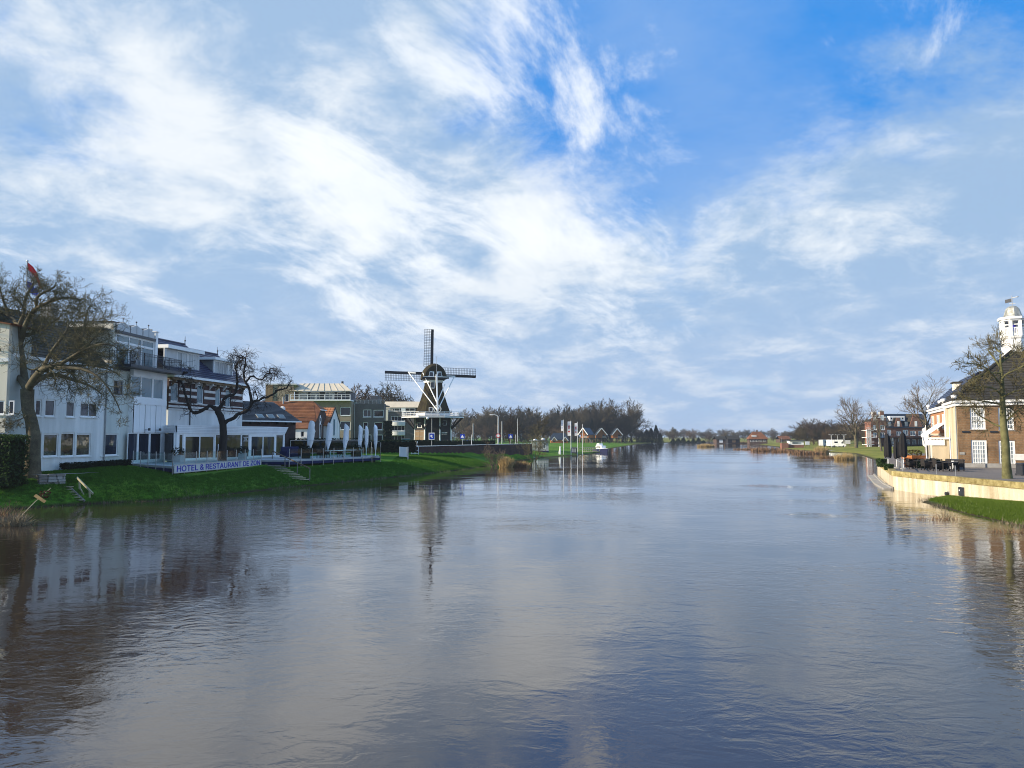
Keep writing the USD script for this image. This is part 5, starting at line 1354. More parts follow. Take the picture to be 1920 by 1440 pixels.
class Tree:
    """Grows a bare tree: limbs, branches and twigs as tapering tubes."""
    def __init__(s, seed, kids=(5, 5, 4), ratio=(.62, .55, .55), ang=(50, 48, 45), wig=.16, trop=.06, rmin=.012, start=.3, sides=(9, 6, 4, 3), nseg=(7, 6, 4, 3), taper=.35, droop=0.0):
        s.r = np.random.default_rng(seed); s.k, s.ratio, s.ang, s.wig, s.trop, s.rmin, s.start = kids, ratio, ang, wig, trop, rmin, start
        s.sides, s.nseg, s.taper, s.droop = sides, nseg, taper, droop
        s.wood, s.limbs, s.twigs = MB(), MB(), MB()

    def put(s, pts, rad, lev):
        mb = s.wood if lev == 0 else s.limbs if lev == 1 else s.twigs
        mb.path(pts, np.maximum(rad, s.rmin * .6), s.sides[min(lev, len(s.sides) - 1)], cap=lev < 2)

    def line(s, p, d, L, lev):
        n = s.nseg[min(lev, len(s.nseg) - 1)]; pts = [p]
        for i in range(n):
            d = unit(d + s.r.normal(0, s.wig * (1 + .4 * lev), 3) + [0, 0, s.trop - (s.droop if lev >= 2 else 0)])
            pts.append(pts[-1] + d * L / n)
        return np.array(pts)

    def grow(s, p, d, L, r, lev=0):
        pts = s.line(np.asarray(p, float), unit(np.asarray(d, float)), L, lev)
        s.put(pts, np.linspace(r, max(r * s.taper, s.rmin), len(pts)), lev)
        s.sprout(pts, L, r, lev)

    def sprout(s, pts, L, r, lev, start=None, kids=None):
        """Children along a given limb."""
        if lev >= len(s.k): return
        n = kids if kids is not None else s.k[lev]
        st = s.start if start is None else start
        t = np.gradient(np.asarray(pts, float), axis=0); m = len(pts) - 1
        g = s.r.uniform(0, 6.28)
        for i in range(n):
            f = st + (1 - st) * (i + s.r.uniform(.2, .8)) / n if i < n - 1 else 1.0
            x = f * m; k = min(int(x), m - 1)
            p = pts[k] + (pts[k + 1] - pts[k]) * (x - k); a = unit(t[min(k + 1, m)])
            g += 2.4 + s.r.normal(0, .4)
            q = unit(np.cross(a, [.3, .2, .9] if abs(a[2]) < .9 else [1, .2, 0])); w = np.cross(a, q)
            an = math.radians(s.ang[min(lev, len(s.ang) - 1)] * s.r.uniform(.6, 1.3)) * (.45 if f == 1.0 else 1)
            d = a * math.cos(an) + (q * math.cos(g) + w * math.sin(g)) * math.sin(an)
            rr = r * (1 - (1 - s.taper) * f) * (.62 if f < 1 else .95)
            s.grow(p, d, L * s.ratio[min(lev, len(s.ratio) - 1)] * s.r.uniform(.7, 1.2) * (1.15 - .45 * f), max(rr, s.rmin), lev + 1)

    gnarl = 0.0

    def limb(s, pts, r0, r1, kids, reach, lev=1, start=.25, smooth=3):
        """A limb drawn through given points, with its own branches."""
        p = np.array(pts, float)
        tt = np.arange(len(p)); u = np.linspace(0, len(p) - 1, (len(p) - 1) * smooth + 1)
        from scipy.interpolate import CubicSpline
        q = CubicSpline(tt, p)(u) if len(p) > 2 else np.array([p[0] + (p[-1] - p[0]) * v for v in np.linspace(0, 1, smooth + 1)])
        if s.gnarl: q[1:-1] += s.r.normal(0, s.gnarl, (len(q) - 2, 3))
        rad = np.linspace(r0, r1, len(q))
        s.put(q, rad * (1 + (s.r.normal(0, .13, len(q)) if s.gnarl else 0)), lev - 1 if lev else 0)
        s.sprout(q, reach, (r0 + r1) / 2 * .8, lev, start, kids)
        return q


def tree_thing(name, label, base, T, bark='bark', twig='twig', group=None, limb=None):
    t = Thing(name, label, 'tree', base, 0, group)
    if T.wood.v: t.part('trunk', T.wood, bark, smooth=60)
    if T.limbs.v: t.part('branches', T.limbs, limb or bark, smooth=60)
    if T.twigs.v: t.part('crown', T.twigs, twig)
    return t


# --- big bare tree in front of the hotel wing
b0 = stand(60, 49.0); Yt = 49.0
O = lambda px, py, dy=0.: at(px, py, Yt + dy) - b0
T = Tree(21, kids=(0, 5, 8, 7), ratio=(.6, .62, .58, .6), ang=(50, 56, 52, 50), wig=.17, trop=.03, rmin=.0085, nseg=(7, 6, 5, 4), sides=(12, 7, 4, 3))
T.put(np.array([O(60, 905), O(60, 880), O(61.5, 845), O(63, 815), O(59, 790), O(52.5, 768), O(51, 745), O(51.5, 730)]), np.array([.62, .50, .44, .40, .36, .36, .38, .40]), 0)
T.limb([O(51, 733), O(38, 712, .4), O(20, 697, .8), O(-8, 683, 1.0), O(-40, 660, .8)], .22, .07, 13, 4.0)
T.limb([O(50, 735), O(45, 700, .8), O(39, 655, .6), O(36, 612, .3), O(45, 588, 0), O(30, 560, -.3)], .26, .05, 15, 2.9)
T.limb([O(39, 640, .6), O(52, 600, -.2), O(66, 580, -.8), O(80, 572, -1.2), O(104, 556, -1.6)], .17, .05, 13, 3.2)
T.limb([O(36, 612, .3), O(20, 595, .9), O(0, 580, 1.4), O(-30, 560, 1.8)], .15, .05, 12, 3.7)
T.limb([O(70, 577, -.9), O(72, 555, -1.2), O(90, 545, -1.2), O(104, 534, -.9)], .11, .04, 12, 2.0)
T.limb([O(45, 582, 0), O(52, 550, .5), O(62, 533, .6), O(58, 520, .5)], .10, .04, 8, 1.7)
T.limb([O(52, 732), O(66, 707, -.9), O(84, 690, -1.6), O(105, 684, -2.0), O(135, 672, -2.2), O(165, 662, -2.4)], .25, .05, 15, 3.9)
T.limb([O(53, 728), O(72, 712, .8), O(100, 702, 1.2), O(130, 710, 1.3), O(160, 720, 1.2), O(190, 738, 1.0)], .2, .045, 15, 3.1, start=.3)
T.limb([O(150, 650, -1.8), O(158, 615, -1.6), O(162, 590, -1.4), O(170, 572, -1.2)], .10, .04, 12, 3.0)
T.limb([O(135, 672, -2.2), O(170, 640, -2.6), O(195, 612, -2.8)], .1, .03, 12, 3.0)
T.limb([O(105, 690, -2.0), O(140, 690, -2.8), O(175, 700, -3.2), O(205, 730, -3.2), O(225, 770, -3.0)], .12, .03, 13, 2.6, start=.3)
T.limb([O(53, 770), O(46, 782, -.6), O(30, 790, -1.2), O(10, 805, -1.6)], .05, .02, 10, 1.4)
T.limb([O(40, 630, .5), O(62, 625, 1.2), O(90, 610, 1.8), O(118, 590, 2.0)], .13, .04, 12, 3.2)
T.limb([O(78, 700, -1.4), O(100, 655, -1.8), O(122, 625, -2.0), O(128, 600, -1.8)], .13, .04, 12, 3.2)
T.limb([O(110, 686, -2.0), O(150, 660, -2.6), O(190, 645, -3.0), O(222, 655, -3.0)], .11, .03, 12, 2.6)
T.limb([O(66, 708, .4), O(100, 690, 1.5), O(150, 685, 2.0), O(195, 690, 2.0), O(225, 705, 1.9)], .12, .03, 12, 2.6)
T.limb([O(30, 700, .7), O(12, 660, 1.2), O(-5, 630, 1.6), O(-12, 600, 1.6)], .12, .04, 11, 3.2)
T.limb([O(80, 572, -1.2), O(110, 560, -.6), O(135, 558, 0), O(155, 565, .3)], .10, .035, 11, 2.4)
T.limb([O(20, 595, .9), O(5, 560, .4), O(0, 535, 0)], .10, .035, 10, 2.2)
tree_thing('bare_tree', 'big bare wide crowned tree leaning before the white hotel wing', b0, T, 'bark', 'twig_moss', limb='bark_moss')

# --- knotty pollarded plane tree before the pavilion
b1 = np.array([*at(417, 862, 70.6)[:2], 1.9]); Yt2 = 70.6
O = lambda px, py, dy=0.: at(px, py, Yt2 + dy) - b1
T = Tree(33, kids=(0, 6, 6), ratio=(.6, .85, .75), ang=(55, 62, 55), wig=.30, trop=-.02, rmin=.013, nseg=(7, 5, 4), sides=(10, 6, 3), start=.55, droop=.18)
T.gnarl = .055
T.put(np.array([O(417, 866), O(417, 850), O(419, 815), O(418, 795), O(413, 779), O(407, 770)]), np.array([.44, .36, .32, .31, .30, .26]), 0)
T.limb([O(408, 771), O(392, 763), O(378, 770), O(362, 772), O(352, 758), O(347, 735), O(337, 712)], 0.187, 0.086, 14, 1.55, start=.5)
T.limb([O(337, 714), O(334, 706), O(344, 700), O(352, 698)], 0.128, 0.050, 20, 1.65, start=.1)
T.limb([O(410, 772), O(417, 755), O(427, 742), O(440, 737, .3), O(445, 715, .4), O(440, 690, .2)], 0.170, 0.072, 14, 1.65, start=.4)
T.limb([O(440, 692, .2), O(446, 682), O(455, 672), O(452, 665)], 0.102, 0.036, 24, 1.85, start=.1)
T.limb([O(421, 793), O(436, 783), O(452, 776), O(466, 766), O(478, 752), O(500, 744), O(518, 735)], 0.204, 0.086, 12, 1.55, start=.4)
T.limb([O(518, 735), O(524, 730), O(534, 728), O(542, 721), O(548, 714)], 0.102, 0.029, 16, 1.25, start=.2)
T.limb([O(470, 760), O(470, 740), O(462, 718), O(456, 700), O(461, 682), O(455, 668)], 0.136, 0.058, 20, 1.85, start=.4)
T.limb([O(462, 716), O(476, 706), O(488, 712), O(498, 705), O(508, 700)], 0.085, 0.043, 16, 1.65, start=.4)
T.limb([O(508, 700), O(505, 694), O(514, 692), O(522, 704)], 0.068, 0.022, 20, 1.65, start=.05)
T.limb([O(456, 672), O(446, 668), O(436, 664), O(432, 668)], 0.068, 0.022, 16, 1.35, start=.1)
T.limb([O(474, 755), O(482, 742), O(476, 730), O(484, 722)], 0.068, 0.022, 12, 1.05, start=.4)
tree_thing('pollarded_tree', 'dark knotty pollarded tree in front of the restaurant pavilion', b1, T, 'bark_dark', 'twig_dark')

# --- young tree on the right-hand quay
b2 = np.array([*at(1889, 893, 52)[:2], 1.38])
O = lambda px, py, dy=0.: at(px, py, 52 + dy) - b2
T = Tree(41, kids=(0, 6, 6, 5), ratio=(.6, .62, .58, .5), ang=(55, 48, 42, 40), wig=.14, trop=.05, rmin=.011, nseg=(7, 6, 4, 3), sides=(12, 6, 4, 3))
T.put(np.array([O(1889, 899), O(1887, 870), O(1885, 830), O(1881, 790), O(1880, 760), O(1879, 730), O(1878, 700), O(1876, 682), O(1876, 664)]), np.array([.34, .27, .25, .22, .18, .15, .12, .09, .04]), 0)
for pts in ([(1881, 795), (1868, 797), (1850, 787), (1835, 778), (1822, 762)], [(1883, 790), (1895, 782), (1910, 768), (1930, 760)], [(1880, 745), (1862, 728), (1842, 726), (1822, 728)], [(1880, 745), (1900, 735), (1925, 728)], [(1879, 725), (1866, 708), (1845, 688), (1825, 682), (1805, 680)],
            [(1878, 715), (1890, 700), (1912, 690), (1935, 668)], [(1877, 690), (1864, 672), (1856, 662), (1852, 654)], [(1877, 680), (1890, 670), (1905, 658)], [(1876, 700), (1855, 700), (1832, 706), (1815, 716)], [(1880, 770), (1895, 765), (1915, 790)], [(1880, 760), (1860, 755), (1830, 750), (1812, 745)], [(1876, 660), (1869, 656), (1866, 650)]):
    dy = T.r.uniform(-1.6, 1.6); k = len(pts)
    T.limb([O(*p, dy * i / (k - 1)) for i, p in enumerate(pts)], .075, .022, 11, 2.1)
tree_thing('quay_tree', 'bare moss green tree standing behind the retaining wall before the town hall', b2, T, 'bark_moss', 'twig_moss')


def free_tree(seed, H, r, spread=.55, kids=(9, 6, 5), clear=.25, rmin=.02, ang=(48, 45, 42), trop=.05, wig=.11, fork=None, sides=(8, 5, 3, 3)):
    """Round-headed bare tree of height H."""
    T = Tree(seed, kids=kids, ratio=(spread, .58, .5), ang=ang, wig=wig, trop=trop, rmin=rmin, start=clear, nseg=(7, 5, 4, 3), sides=sides, taper=.25)
    T.grow((0, 0, -.2), (0, 0, 1), H * .72, r)
    return T


p = stand(1737, 108)
tree_thing('bare_tree', 'tall bare tree rising behind the white flag on the right bank', (p[0], p[1], 1.2), free_tree(5, 10.8, .31, .60, (13, 9, 8), .32, .015, trop=.07), 'bark', 'twig')
p = stand(1605, 226)
tree_thing('bare_tree', 'broad bare tree on the meadow left of the brick apartments', p, free_tree(7, 15.0, .52, .66, (13, 9, 7), .20, .028, ang=(50, 45, 42)), 'bark', 'twig')
p = stand(1652, 190)
tree_thing('bare_tree', 'thin forked bare tree in front of the white apartment balconies', p, free_tree(9, 12.0, .30, .55, (8, 7, 6), .30, .022, ang=(34, 40, 42)), 'bark', 'twig')

# --- stock of woodland trees, repeated singly
KIND = {}


def stock(key, name, seed, H, r, bark='wood_grey', **k):
    KIND[key] = (name, bark, H, free_tree(seed, H, r, **k))


stock('round', 'woodland_tree', 61, 15, .30, spread=.55, kids=(14, 9, 8), clear=.16, rmin=.05)
stock('tall', 'woodland_tree', 62, 19, .34, spread=.46, kids=(16, 9, 8), clear=.18, rmin=.052, ang=(42, 42, 40))
stock('open', 'woodland_tree', 63, 17, .36, spread=.60, kids=(11, 9, 8), clear=.26, rmin=.05)
stock('brown', 'woodland_tree', 64, 11, .22, 'wood_brown', spread=.58, kids=(15, 9, 8), clear=.10, rmin=.042, ang=(55, 48, 42))
PROTO = {}


def woodland(key, label, p, H, yaw, group=None, wide=1.0):
    name, bark, h0, T = KIND[key]
    s_ = H / h0
    if key not in PROTO:
        t = Thing(name, label, 'tree', p, yaw, group)
        UsdGeom.Xformable(t.prim).AddScaleOp(opSuffix='size').Set((s_ * wide, s_ * wide, s_))
        t.part('trunk', T.wood, bark); t.part('branches', T.limbs, bark); t.part('crown', T.twigs, bark)
        PROTO[key] = t
        return t
    return PROTO[key].copy(p, yaw, label, (s_ * wide, s_ * wide, s_), group)


def conifer(seed, H, R, n=5200, leaf=.20):
    r = np.random.default_rng(seed)
    h = r.random(n) ** .75; a = r.random(n) * 2 * np.pi
    lay = .72 + .28 * np.abs(np.sin(h * 22 + np.sin(a * 5)))
    rad = R * (1 - h) ** .8 * lay * (.55 + .45 * r.random(n) ** .4) * (1 + .16 * np.sin(a * 3 + seed) + .12 * np.sin(a * 7 + h * 9))
    c = np.stack([rad * np.cos(a), rad * np.sin(a), H * (.04 + .96 * h) - rad * .18], 1)
    d = r.normal(0, 1, (n, 3)); d[:, 2] -= .5; d /= np.linalg.norm(d, axis=1, keepdims=True); e = np.cross(d, r.normal(0, 1, (n, 3))); e /= np.linalg.norm(e, axis=1, keepdims=True)
    s = leaf * (.6 + .9 * r.random((n, 1)))
    v = np.stack([c - d * s, c + e * s * .5, c + d * s, c - e * s * .5], 1).reshape(-1, 3); i = np.arange(n) * 4
    return MB().add(v, np.stack([i, i + 1, i + 2, i + 3], 1)), MB().path([(0, 0, -.3), (0, 0, H * .9)], [R * .07, .03], 7)


CON = {}


def conifer_tree(label, p, H, W, yaw=0, group=None):
    if not CON:
        lv, tr = conifer(3, 12, 3.4)
        t = Thing('conifer', label, 'tree', p, yaw, group)
        UsdGeom.Xformable(t.prim).AddScaleOp(opSuffix='size').Set((W / 6.8, W / 6.8, H / 12))
        t.part('trunk', tr, 'bark_dark'); t.part('crown', lv, 'leaf_conifer')
        CON['t'] = t
        return t
    return CON['t'].copy(p, yaw, label, (W / 6.8, W / 6.8, H / 12), group)

# ------------------------------------------------------------------ right bank: quay wall, town hall, terrace, brick apartments
QZ = 1.36
wallpts = [(30.5, 16), (30.4, 44), (30.2, 52), (30.05, 57), (30.35, 61.3), (33.2, 68), (40.4, 85), (44, 92)]
quay = Polygon([(30.75, 16), (30.65, 44), (30.45, 52), (30.3, 57), (30.65, 61.1), (33.5, 67.8), (40.7, 84.8), (44.3, 92), (62, 128), (95, 128), (120, 60), (120, 16)])
single('quay_paving', MB().prism(quay, .9, QZ), 'paving', 'grey paving of the quay before the town hall', kind='structure')
qw = Thing('retaining_wall', 'pale sunlit concrete retaining wall with a mossy coping along the quay', 'wall', (30.5, 50, 0))
for (a, b) in zip(wallpts[:-1], wallpts[1:]):
    a, b = np.array(a, float), np.array(b, float); L = np.linalg.norm(b - a); k = max(1, round(L / 1.35)); u = (b - a) / L; nrm = np.array([-u[1], u[0]])
    for i in range(k):
        p, q = a + u * (L * i / k + .006), a + u * (L * (i + 1) / k - .006)
        off = RNG.normal(0, .004)
        wpart(qw, 'wall_panel', MB().beam([*(p + nrm * off), .19], [*(q + nrm * off), .19], .3, 1.78), 'concrete_warm')
    k = max(1, round(L / 2.7))
    for i in range(k):
        p, q = a + u * (L * i / k + .008), a + u * (L * (i + 1) / k - .008)
        mb = MB(); n_ = 4
        for j in range(n_):
            r, s_ = p + (q - p) * j / n_, p + (q - p) * (j + 1) / n_
            mb.beam([*r, 1.28 + RNG.normal(0, .004)], [*s_, 1.28 + RNG.normal(0, .004)], .46, .38)
        wpart(qw, 'coping_stone', mb, 'mossy_cap')
lg = Thing('concrete_ledge', 'low concrete footing ledge in the water at the corner of the retaining wall', 'ledge', (33, 64, 0))
for i, (a, b) in enumerate((((29.7, 61.2), (30.6, 63.8)), ((30.7, 64.0), (32.0, 67.6)), ((32.1, 67.8), (34.6, 73.8)), ((34.7, 74.0), (38.5, 83)))):
    wpart(lg, 'slab', MB().beam([*a, -.1], [*b, -.1 - .02 * i], .55, .42), 'concrete')
    wpart(lg, 'kerb', MB().beam([a[0] + .35, a[1] - .1, .06], [b[0] + .35, b[1] - .1, .04], .14, .3), 'concrete')
mbx = Thing('meter_box', 'small black utility box fixed to the pale retaining wall', 'utility box', (30.12, 51.7, .52))
mbx.part('box', MB().bev(-.13, .0, -.3, .3, -.29, .29, .02), 'dark_metal'); mbx.part('lid', MB().box(-.15, -.131, -.26, .26, -.25, .25), 'dark_metal'); mbx.part('label', MB().box(-.156, -.151, .08, .16, .02, .12), 'white_paint')
pp = Thing('outlet_pipe', 'dark drain outlet at the foot of the retaining wall', 'pipe', (30.05, 53.2, .28))
pp.part('pipe', MB().path([(.2, 0, 0), (-.25, 0, -.03)], .13, 10), 'dark_metal'); pp.part('collar', MB().path([(.02, 0, 0), (-.06, 0, 0)], .18, 10), 'concrete')

# --- town hall
brick_mat('brick_hall', (.22, .112, .045), (.125, .068, .036), (.23, .18, .12), var=.45)
brick_mat('brick_orange', (.42, .17, .07), (.36, .14, .06), (.36, .26, .17), var=.18)
c0 = at(1799, 875, 71)
th_ = Thing('town_hall', 'old brick town hall with tall white sash windows, steep dark roof and white bell turret', 'building', (c0[0], c0[1], QZ), -23)
EV = 6.15
hs = []
for r in ((1821.5, 825, 1851, 877.5), (1873, 826, 1904, 879)):
    hs.append(window(th_, th_.rect(*r), pane='pane_curtain', nx=5, nz=6, fw=.16, mw=.045, depth=.14, sill='concrete', one=True))
for r in ((1819, 764, 1847.5, 805), (1872, 764, 1901, 806)):
    hs.append(window(th_, th_.rect(*r), pane='pane_curtain', nx=5, nz=5, fw=.15, mw=.05, depth=.14, sill='concrete', one=True))
dx = th_.rect(1873, 826, 1904, 879)[0] - th_.rect(1821.5, 825, 1851, 877.5)[0]
r1, r3 = th_.rect(1821.5, 825, 1851, 877.5), th_.rect(1819, 764, 1847.5, 805)
for k in (2, 3):
    for r in (r1, r3): hs.append(window(th_, (r[0] + dx * k, r[1] + dx * k, r[2], r[3]), pane='pane_curtain', nx=5, nz=6, fw=.16, mw=.045, depth=.14, sill='concrete', one=True))
FL = 15.
wall_with(th_, [(0, 0), (FL, 0), (FL, EV - .5), (0, EV - .5)], hs, 'brick_hall', thick=.35)
th_.part('plinth', MB().box(-.03, FL, -.06, -.002, -.1, .38), 'concrete')
for i, px in enumerate((1810.5, 1863)):
    h_ = th_.hit(px, 809.5); th_.part('wall_anchor', MB().box(h_[0] - .3, h_[0] + .3, -.10, -.003, h_[1] - .07, h_[1] + .07), 'dark_metal')
h_ = th_.hit(1804, 850); th_.part('plaque', MB().box(h_[0] - .2, h_[0] + .2, -.05, -.003, h_[1] - .12, h_[1] + .12), 'concrete')
h_ = th_.hit(1913, 857); th_.part('stone_tablet', MB().box(h_[0] - .5, h_[0] + .5, -.06, -.003, h_[1] - .28, h_[1] + .28), 'stone_white')
# west side: cream stone piers, then the orange brick wing
th_.part('side_wall', MB().box(-.0, .35, .351, 7.4, -.7, EV - .5), 'stone_cream')
for y0, y1 in ((.352, 1.1), (2.9, 3.7), (6.5, 7.4)): th_.part('pilaster', MB().box(-.14, -.002, y0, y1, 0, EV - .52), 'stone_cream')
th_.part('drainpipe', MB().rod((-.25, 7.0, 0), (-.25, 7.0, EV - .3), .06, 8), 'white_paint')
th_.part('drainpipe', MB().rod((-.12, .12, 0), (-.12, .12, EV - .3), .06, 8), 'rail_grey')
th_.part('wing_wall', MB().box(.2, .5, 7.401, 24.5, -.7, EV - .55), 'brick_orange')
th_.part('wing_end', MB().box(.501, 9, 24.2, 24.5, -.7, EV - .55), 'brick_orange')
for yy in (11.5, 16.3, 21.6):
    for z0, z1_ in ((.7, 2.6), (3.5, 5.2)):
        f_ = th_.part('window', MB().box(.08, .199, yy - .75, yy + .75, z0, z1_), 'cream_stucco')
        th_.part('pane', MB().box(.07, .079, yy - .55, yy + .55, z0 + .12, z1_ - .12), 'pane_curtain', parent=f_)
        th_.part('glazing_bar', MB().box(.06, .069, yy - .04, yy + .04, z0 + .12, z1_ - .12).box(.062, .067, yy - .55, yy + .55, (z0 + z1_) / 2 - .03, (z0 + z1_) / 2 + .03), 'white_paint', parent=f_)
th_.part('string_course', MB().box(.1, .198, 7.45, 24.5, 2.95, 3.15), 'stone_cream')
for nm, o, z0, z1_ in (('cornice', .38, EV - .22, EV), ('cornice', .2, EV - .5, EV - .221)):
    th_.part(nm, MB().box(-o, FL, -o, .0, z0, z1_).box(-o, .0, .0, 7.6 + o, z0, z1_), 'white_paint')
    th_.part(nm, MB().box(.2 - o, .5, 7.61 + o, 24.5 + o, z0 - .12, z1_ - .12).box(.5, 9, 24.5, 24.5 + o, z0 - .12, z1_ - .12), 'white_paint')
RH, RD = 5.75, 6.5
n = {'co': ('texture_coordinate', {}), 'n': ('noise_texture', {'scale': .9, 'detail': 7., 'roughness': .65}), 'r': ('rgb_ramp', {'ramp': [(.3, (.020, .019, .018)), (.7, (.055, .050, .040))]}),
     'p': ('principled_bsdf', {'roughness': .75, 'specular_ior_level': .25})}
usd_mat('roof_hall', n, [('co.object', 'n.vector'), ('n.fac', 'r.fac'), ('r.color', 'p.base_color')])
tiles(th_, [(-.4, -.4, EV), (FL, -.4, EV), (FL, RD, EV + RH), (RD, RD, EV + RH)], 'roof_hall', 22, lip=.05)
tiles(th_, [(-.4, 13.4, EV), (-.4, -.4, EV), (RD, RD, EV + RH), (RD, RD + .1, EV + RH)], 'roof_hall', 22, lip=.05)
th_.part('back_roof', MB().sheet([(FL, 13.4, EV), (-.4, 13.4, EV), (RD, RD + .1, EV + RH), (FL, RD + .1, EV + RH)], .1), 'roof_hall')
th_.part('hip_ridge', MB().path([(-.4, -.4, EV + .05), (RD, RD, EV + RH + .08), (FL, RD, EV + RH + .08)], .13, 6), 'roof_hall')
WR = 3.3
tiles(th_, [(-.2, 25, EV - .1), (-.2, 8, EV - .1), (3.2, 9, EV + WR), (3.2, 22, EV + WR)], 'roof_blue', 12, name='wing_roof', lip=.05)
th_.part('wing_hip', MB().sheet([(9, 25, EV - .1), (-.2, 25, EV - .1), (3.2, 22, EV + WR), (6, 22, EV + WR)], .1), 'roof_blue')
th_.part('wing_back', MB().sheet([(9, 8, EV), (9, 25, EV), (6, 22, EV + WR), (6, 9, EV + WR)], .1), 'roof_blue'); th_.part('wing_top', MB().sheet([(3.2, 22, EV + WR), (3.2, 9, EV + WR), (6, 9, EV + WR), (6, 22, EV + WR)], .1), 'roof_dark')
dm = th_.part('dormer', MB().box(1.6, 3.2, 14.5, 16.2, EV + 1.3, EV + 2.5), 'cream_stucco'); th_.part('dormer_roof', MB().box(1.45, 3.3, 14.35, 16.35, EV + 2.502, EV + 2.64), 'roof_dark', parent=dm)
for (x, y) in ((-.25, -.25), (-.25, 7.6), (-.0, 24.3), (-.05, 12.)):
    th_.part('urn', MB().add(*(lambda m: (m[0] + [0, 0, EV + .0], m[1]))(MB().lathe([(0, 0), (.18, 0), (.11, .1), (.24, .26), (.26, .46), (.16, .5), (0, .52)], 12, (x, y)).arr())), 'white_paint')
# bell turret
T0 = np.array([5.85, 6.35])
def oc8(r): return [(T0[0] + r * math.cos(math.radians(22.5 + 45 * i)), T0[1] + r * math.sin(math.radians(22.5 + 45 * i))) for i in range(8)]
tz = lambda py: th_.hit(1898, py, T0[1])[1]
th_.part('turret_base', MB().prism(oc8(1.08), EV + 2.5, tz(636)), 'white_paint')
th_.part('turret_belt', MB().prism(oc8(1.17), tz(635.8), tz(632)), 'stone_white')
za, zb_ = tz(632), tz(603)
for i, (x, y) in enumerate(oc8(1.02)):
    th_.part('turret_post', MB().box(x - .13, x + .13, y - .13, y + .13, za, zb_), 'white_paint')
    x2, y2 = oc8(1.02)[(i + 1) % 8]
    mb = MB()
    for z in (za + .1, za + .82): mb.beam((x, y, z), (x2, y2, z), .08, .09)
    for f in (.25, .42, .58, .75): mb.beam((x + (x2 - x) * f, y + (y2 - y) * f, za + .1), (x + (x2 - x) * f, y + (y2 - y) * f, za + .8), .06)
    mb.beam((x, y, zb_ - .38), (x2, y2, zb_ - .38), .07, .09)
    th_.part('turret_balustrade', mb, 'white_paint')
th_.part('bell', MB().add(*(lambda m: (m[0] + [0, 0, za + .55], m[1]))(MB().lathe([(.42, 0), (.36, .1), (.26, .4), (.2, .6), (0, .68)], 14, tuple(T0)).arr())), 'blue_letter')
th_.part('bell_beam', MB().beam((T0[0] - 1, T0[1], za + 1.3), (T0[0] + 1, T0[1], za + 1.3), .12), 'timber_dark')
th_.part('turret_cornice', MB().prism(oc8(1.2), zb_, zb_ + .14).prism(oc8(1.36), zb_ + .141, zb_ + .36), 'white_paint')
zd = zb_ + .36; zt_ = tz(573.5)
n = {'co': ('texture_coordinate', {}), 'n': ('noise_texture', {'scale': 3., 'detail': 5.}), 'r': ('rgb_ramp', {'ramp': [(.35, (.20, .20, .17)), (.65, (.52, .52, .47))]}), 'p': ('principled_bsdf', {'roughness': .5, 'metallic': .35})}
usd_mat('lead', n, [('co.object', 'n.vector'), ('n.fac', 'r.fac'), ('r.color', 'p.base_color')])
hh = zt_ - zd
th_.part('turret_dome', MB().add(*(lambda m: (m[0] + [0, 0, zd], m[1]))(MB().lathe([(1.28, 0), (.90, .05 * hh), (.76, .22 * hh), (.68, .5 * hh), (.56, .78 * hh), (.36, .94 * hh), (.1, 1.0 * hh), (0, hh)], 8, tuple(T0)).arr())), 'lead')
v0 = np.array([*T0, zt_])
vn = th_.part('weathervane', MB().rod(v0, v0 + [0, 0, 1.0], .04, 6).beam(v0 + [-.25, .1, .22], v0 + [.25, -.1, .22], .05).beam(v0 + [0, 0, .78], v0 + [.5, -.2, .86], .07).ball(v0 + [.45, -.18, .85], .07), 'steel')
th_.part('vane_flag', MB().sheet([v0 + [-.06, .02, .38], v0 + [-.55, .22, .32], v0 + [-.55, .22, .66], v0 + [-.06, .02, .74]], .03), 'roof_grey', parent=vn)
aw = Thing('awning', 'white cloth awning on the orange side wall of the town hall', 'awning', th_.loc, -23)
aw.part('canopy', MB().sheet([(-1.7, 7.9, 3.0), (-.0, 7.9, 4.25), (-.0, 15.5, 4.25), (-1.7, 15.5, 3.0)][::-1], .03).sheet([(-1.7, 7.9, 2.75), (-1.7, 7.9, 3.0), (-1.7, 15.5, 3.0), (-1.7, 15.5, 2.75)], .02), 'white_cloth')
aw.part('arm', MB().beam((-.02, 8, 2.8), (-1.65, 8, 2.98), .05).beam((-.02, 15.4, 2.8), (-1.65, 15.4, 2.98), .05), 'steel')
an = Thing('annex', 'small cream rendered annex against the side of the town hall', 'building', th_.loc, -23)
an.part('wall', MB().box(-1.6, -.16, 5.2, 9.2, -.1, 2.55), 'stone_cream'); an.part('roof', MB().box(-1.75, -.16, 5.0, 9.4, 2.552, 2.72), 'white_paint')
an.part('door', MB().box(-1.64, -1.601, 6.2, 7.2, 0, 2.0), 'cream_stucco')
bx = Thing('white_sign_panel', 'white panel with a row of round holes on the corner of the cream annex', 'sign', th_.loc, -23)
hl = unary_union([Point(-1.95 + .3 * k, 2.52).buffer(.06, 8) for k in range(5)])
bx.part('panel', MB().panel(Polygon([(-2.15, 1.95), (-.55, 1.95), (-.55, 2.72), (-2.3, 2.72), (-2.3, 2.45)]).difference(hl), 5.08, 5.14), 'white_paint')
bx.part('post', MB().box(-1.9, -1.8, 5.15, 5.2, -.1, 2.6), 'steel')

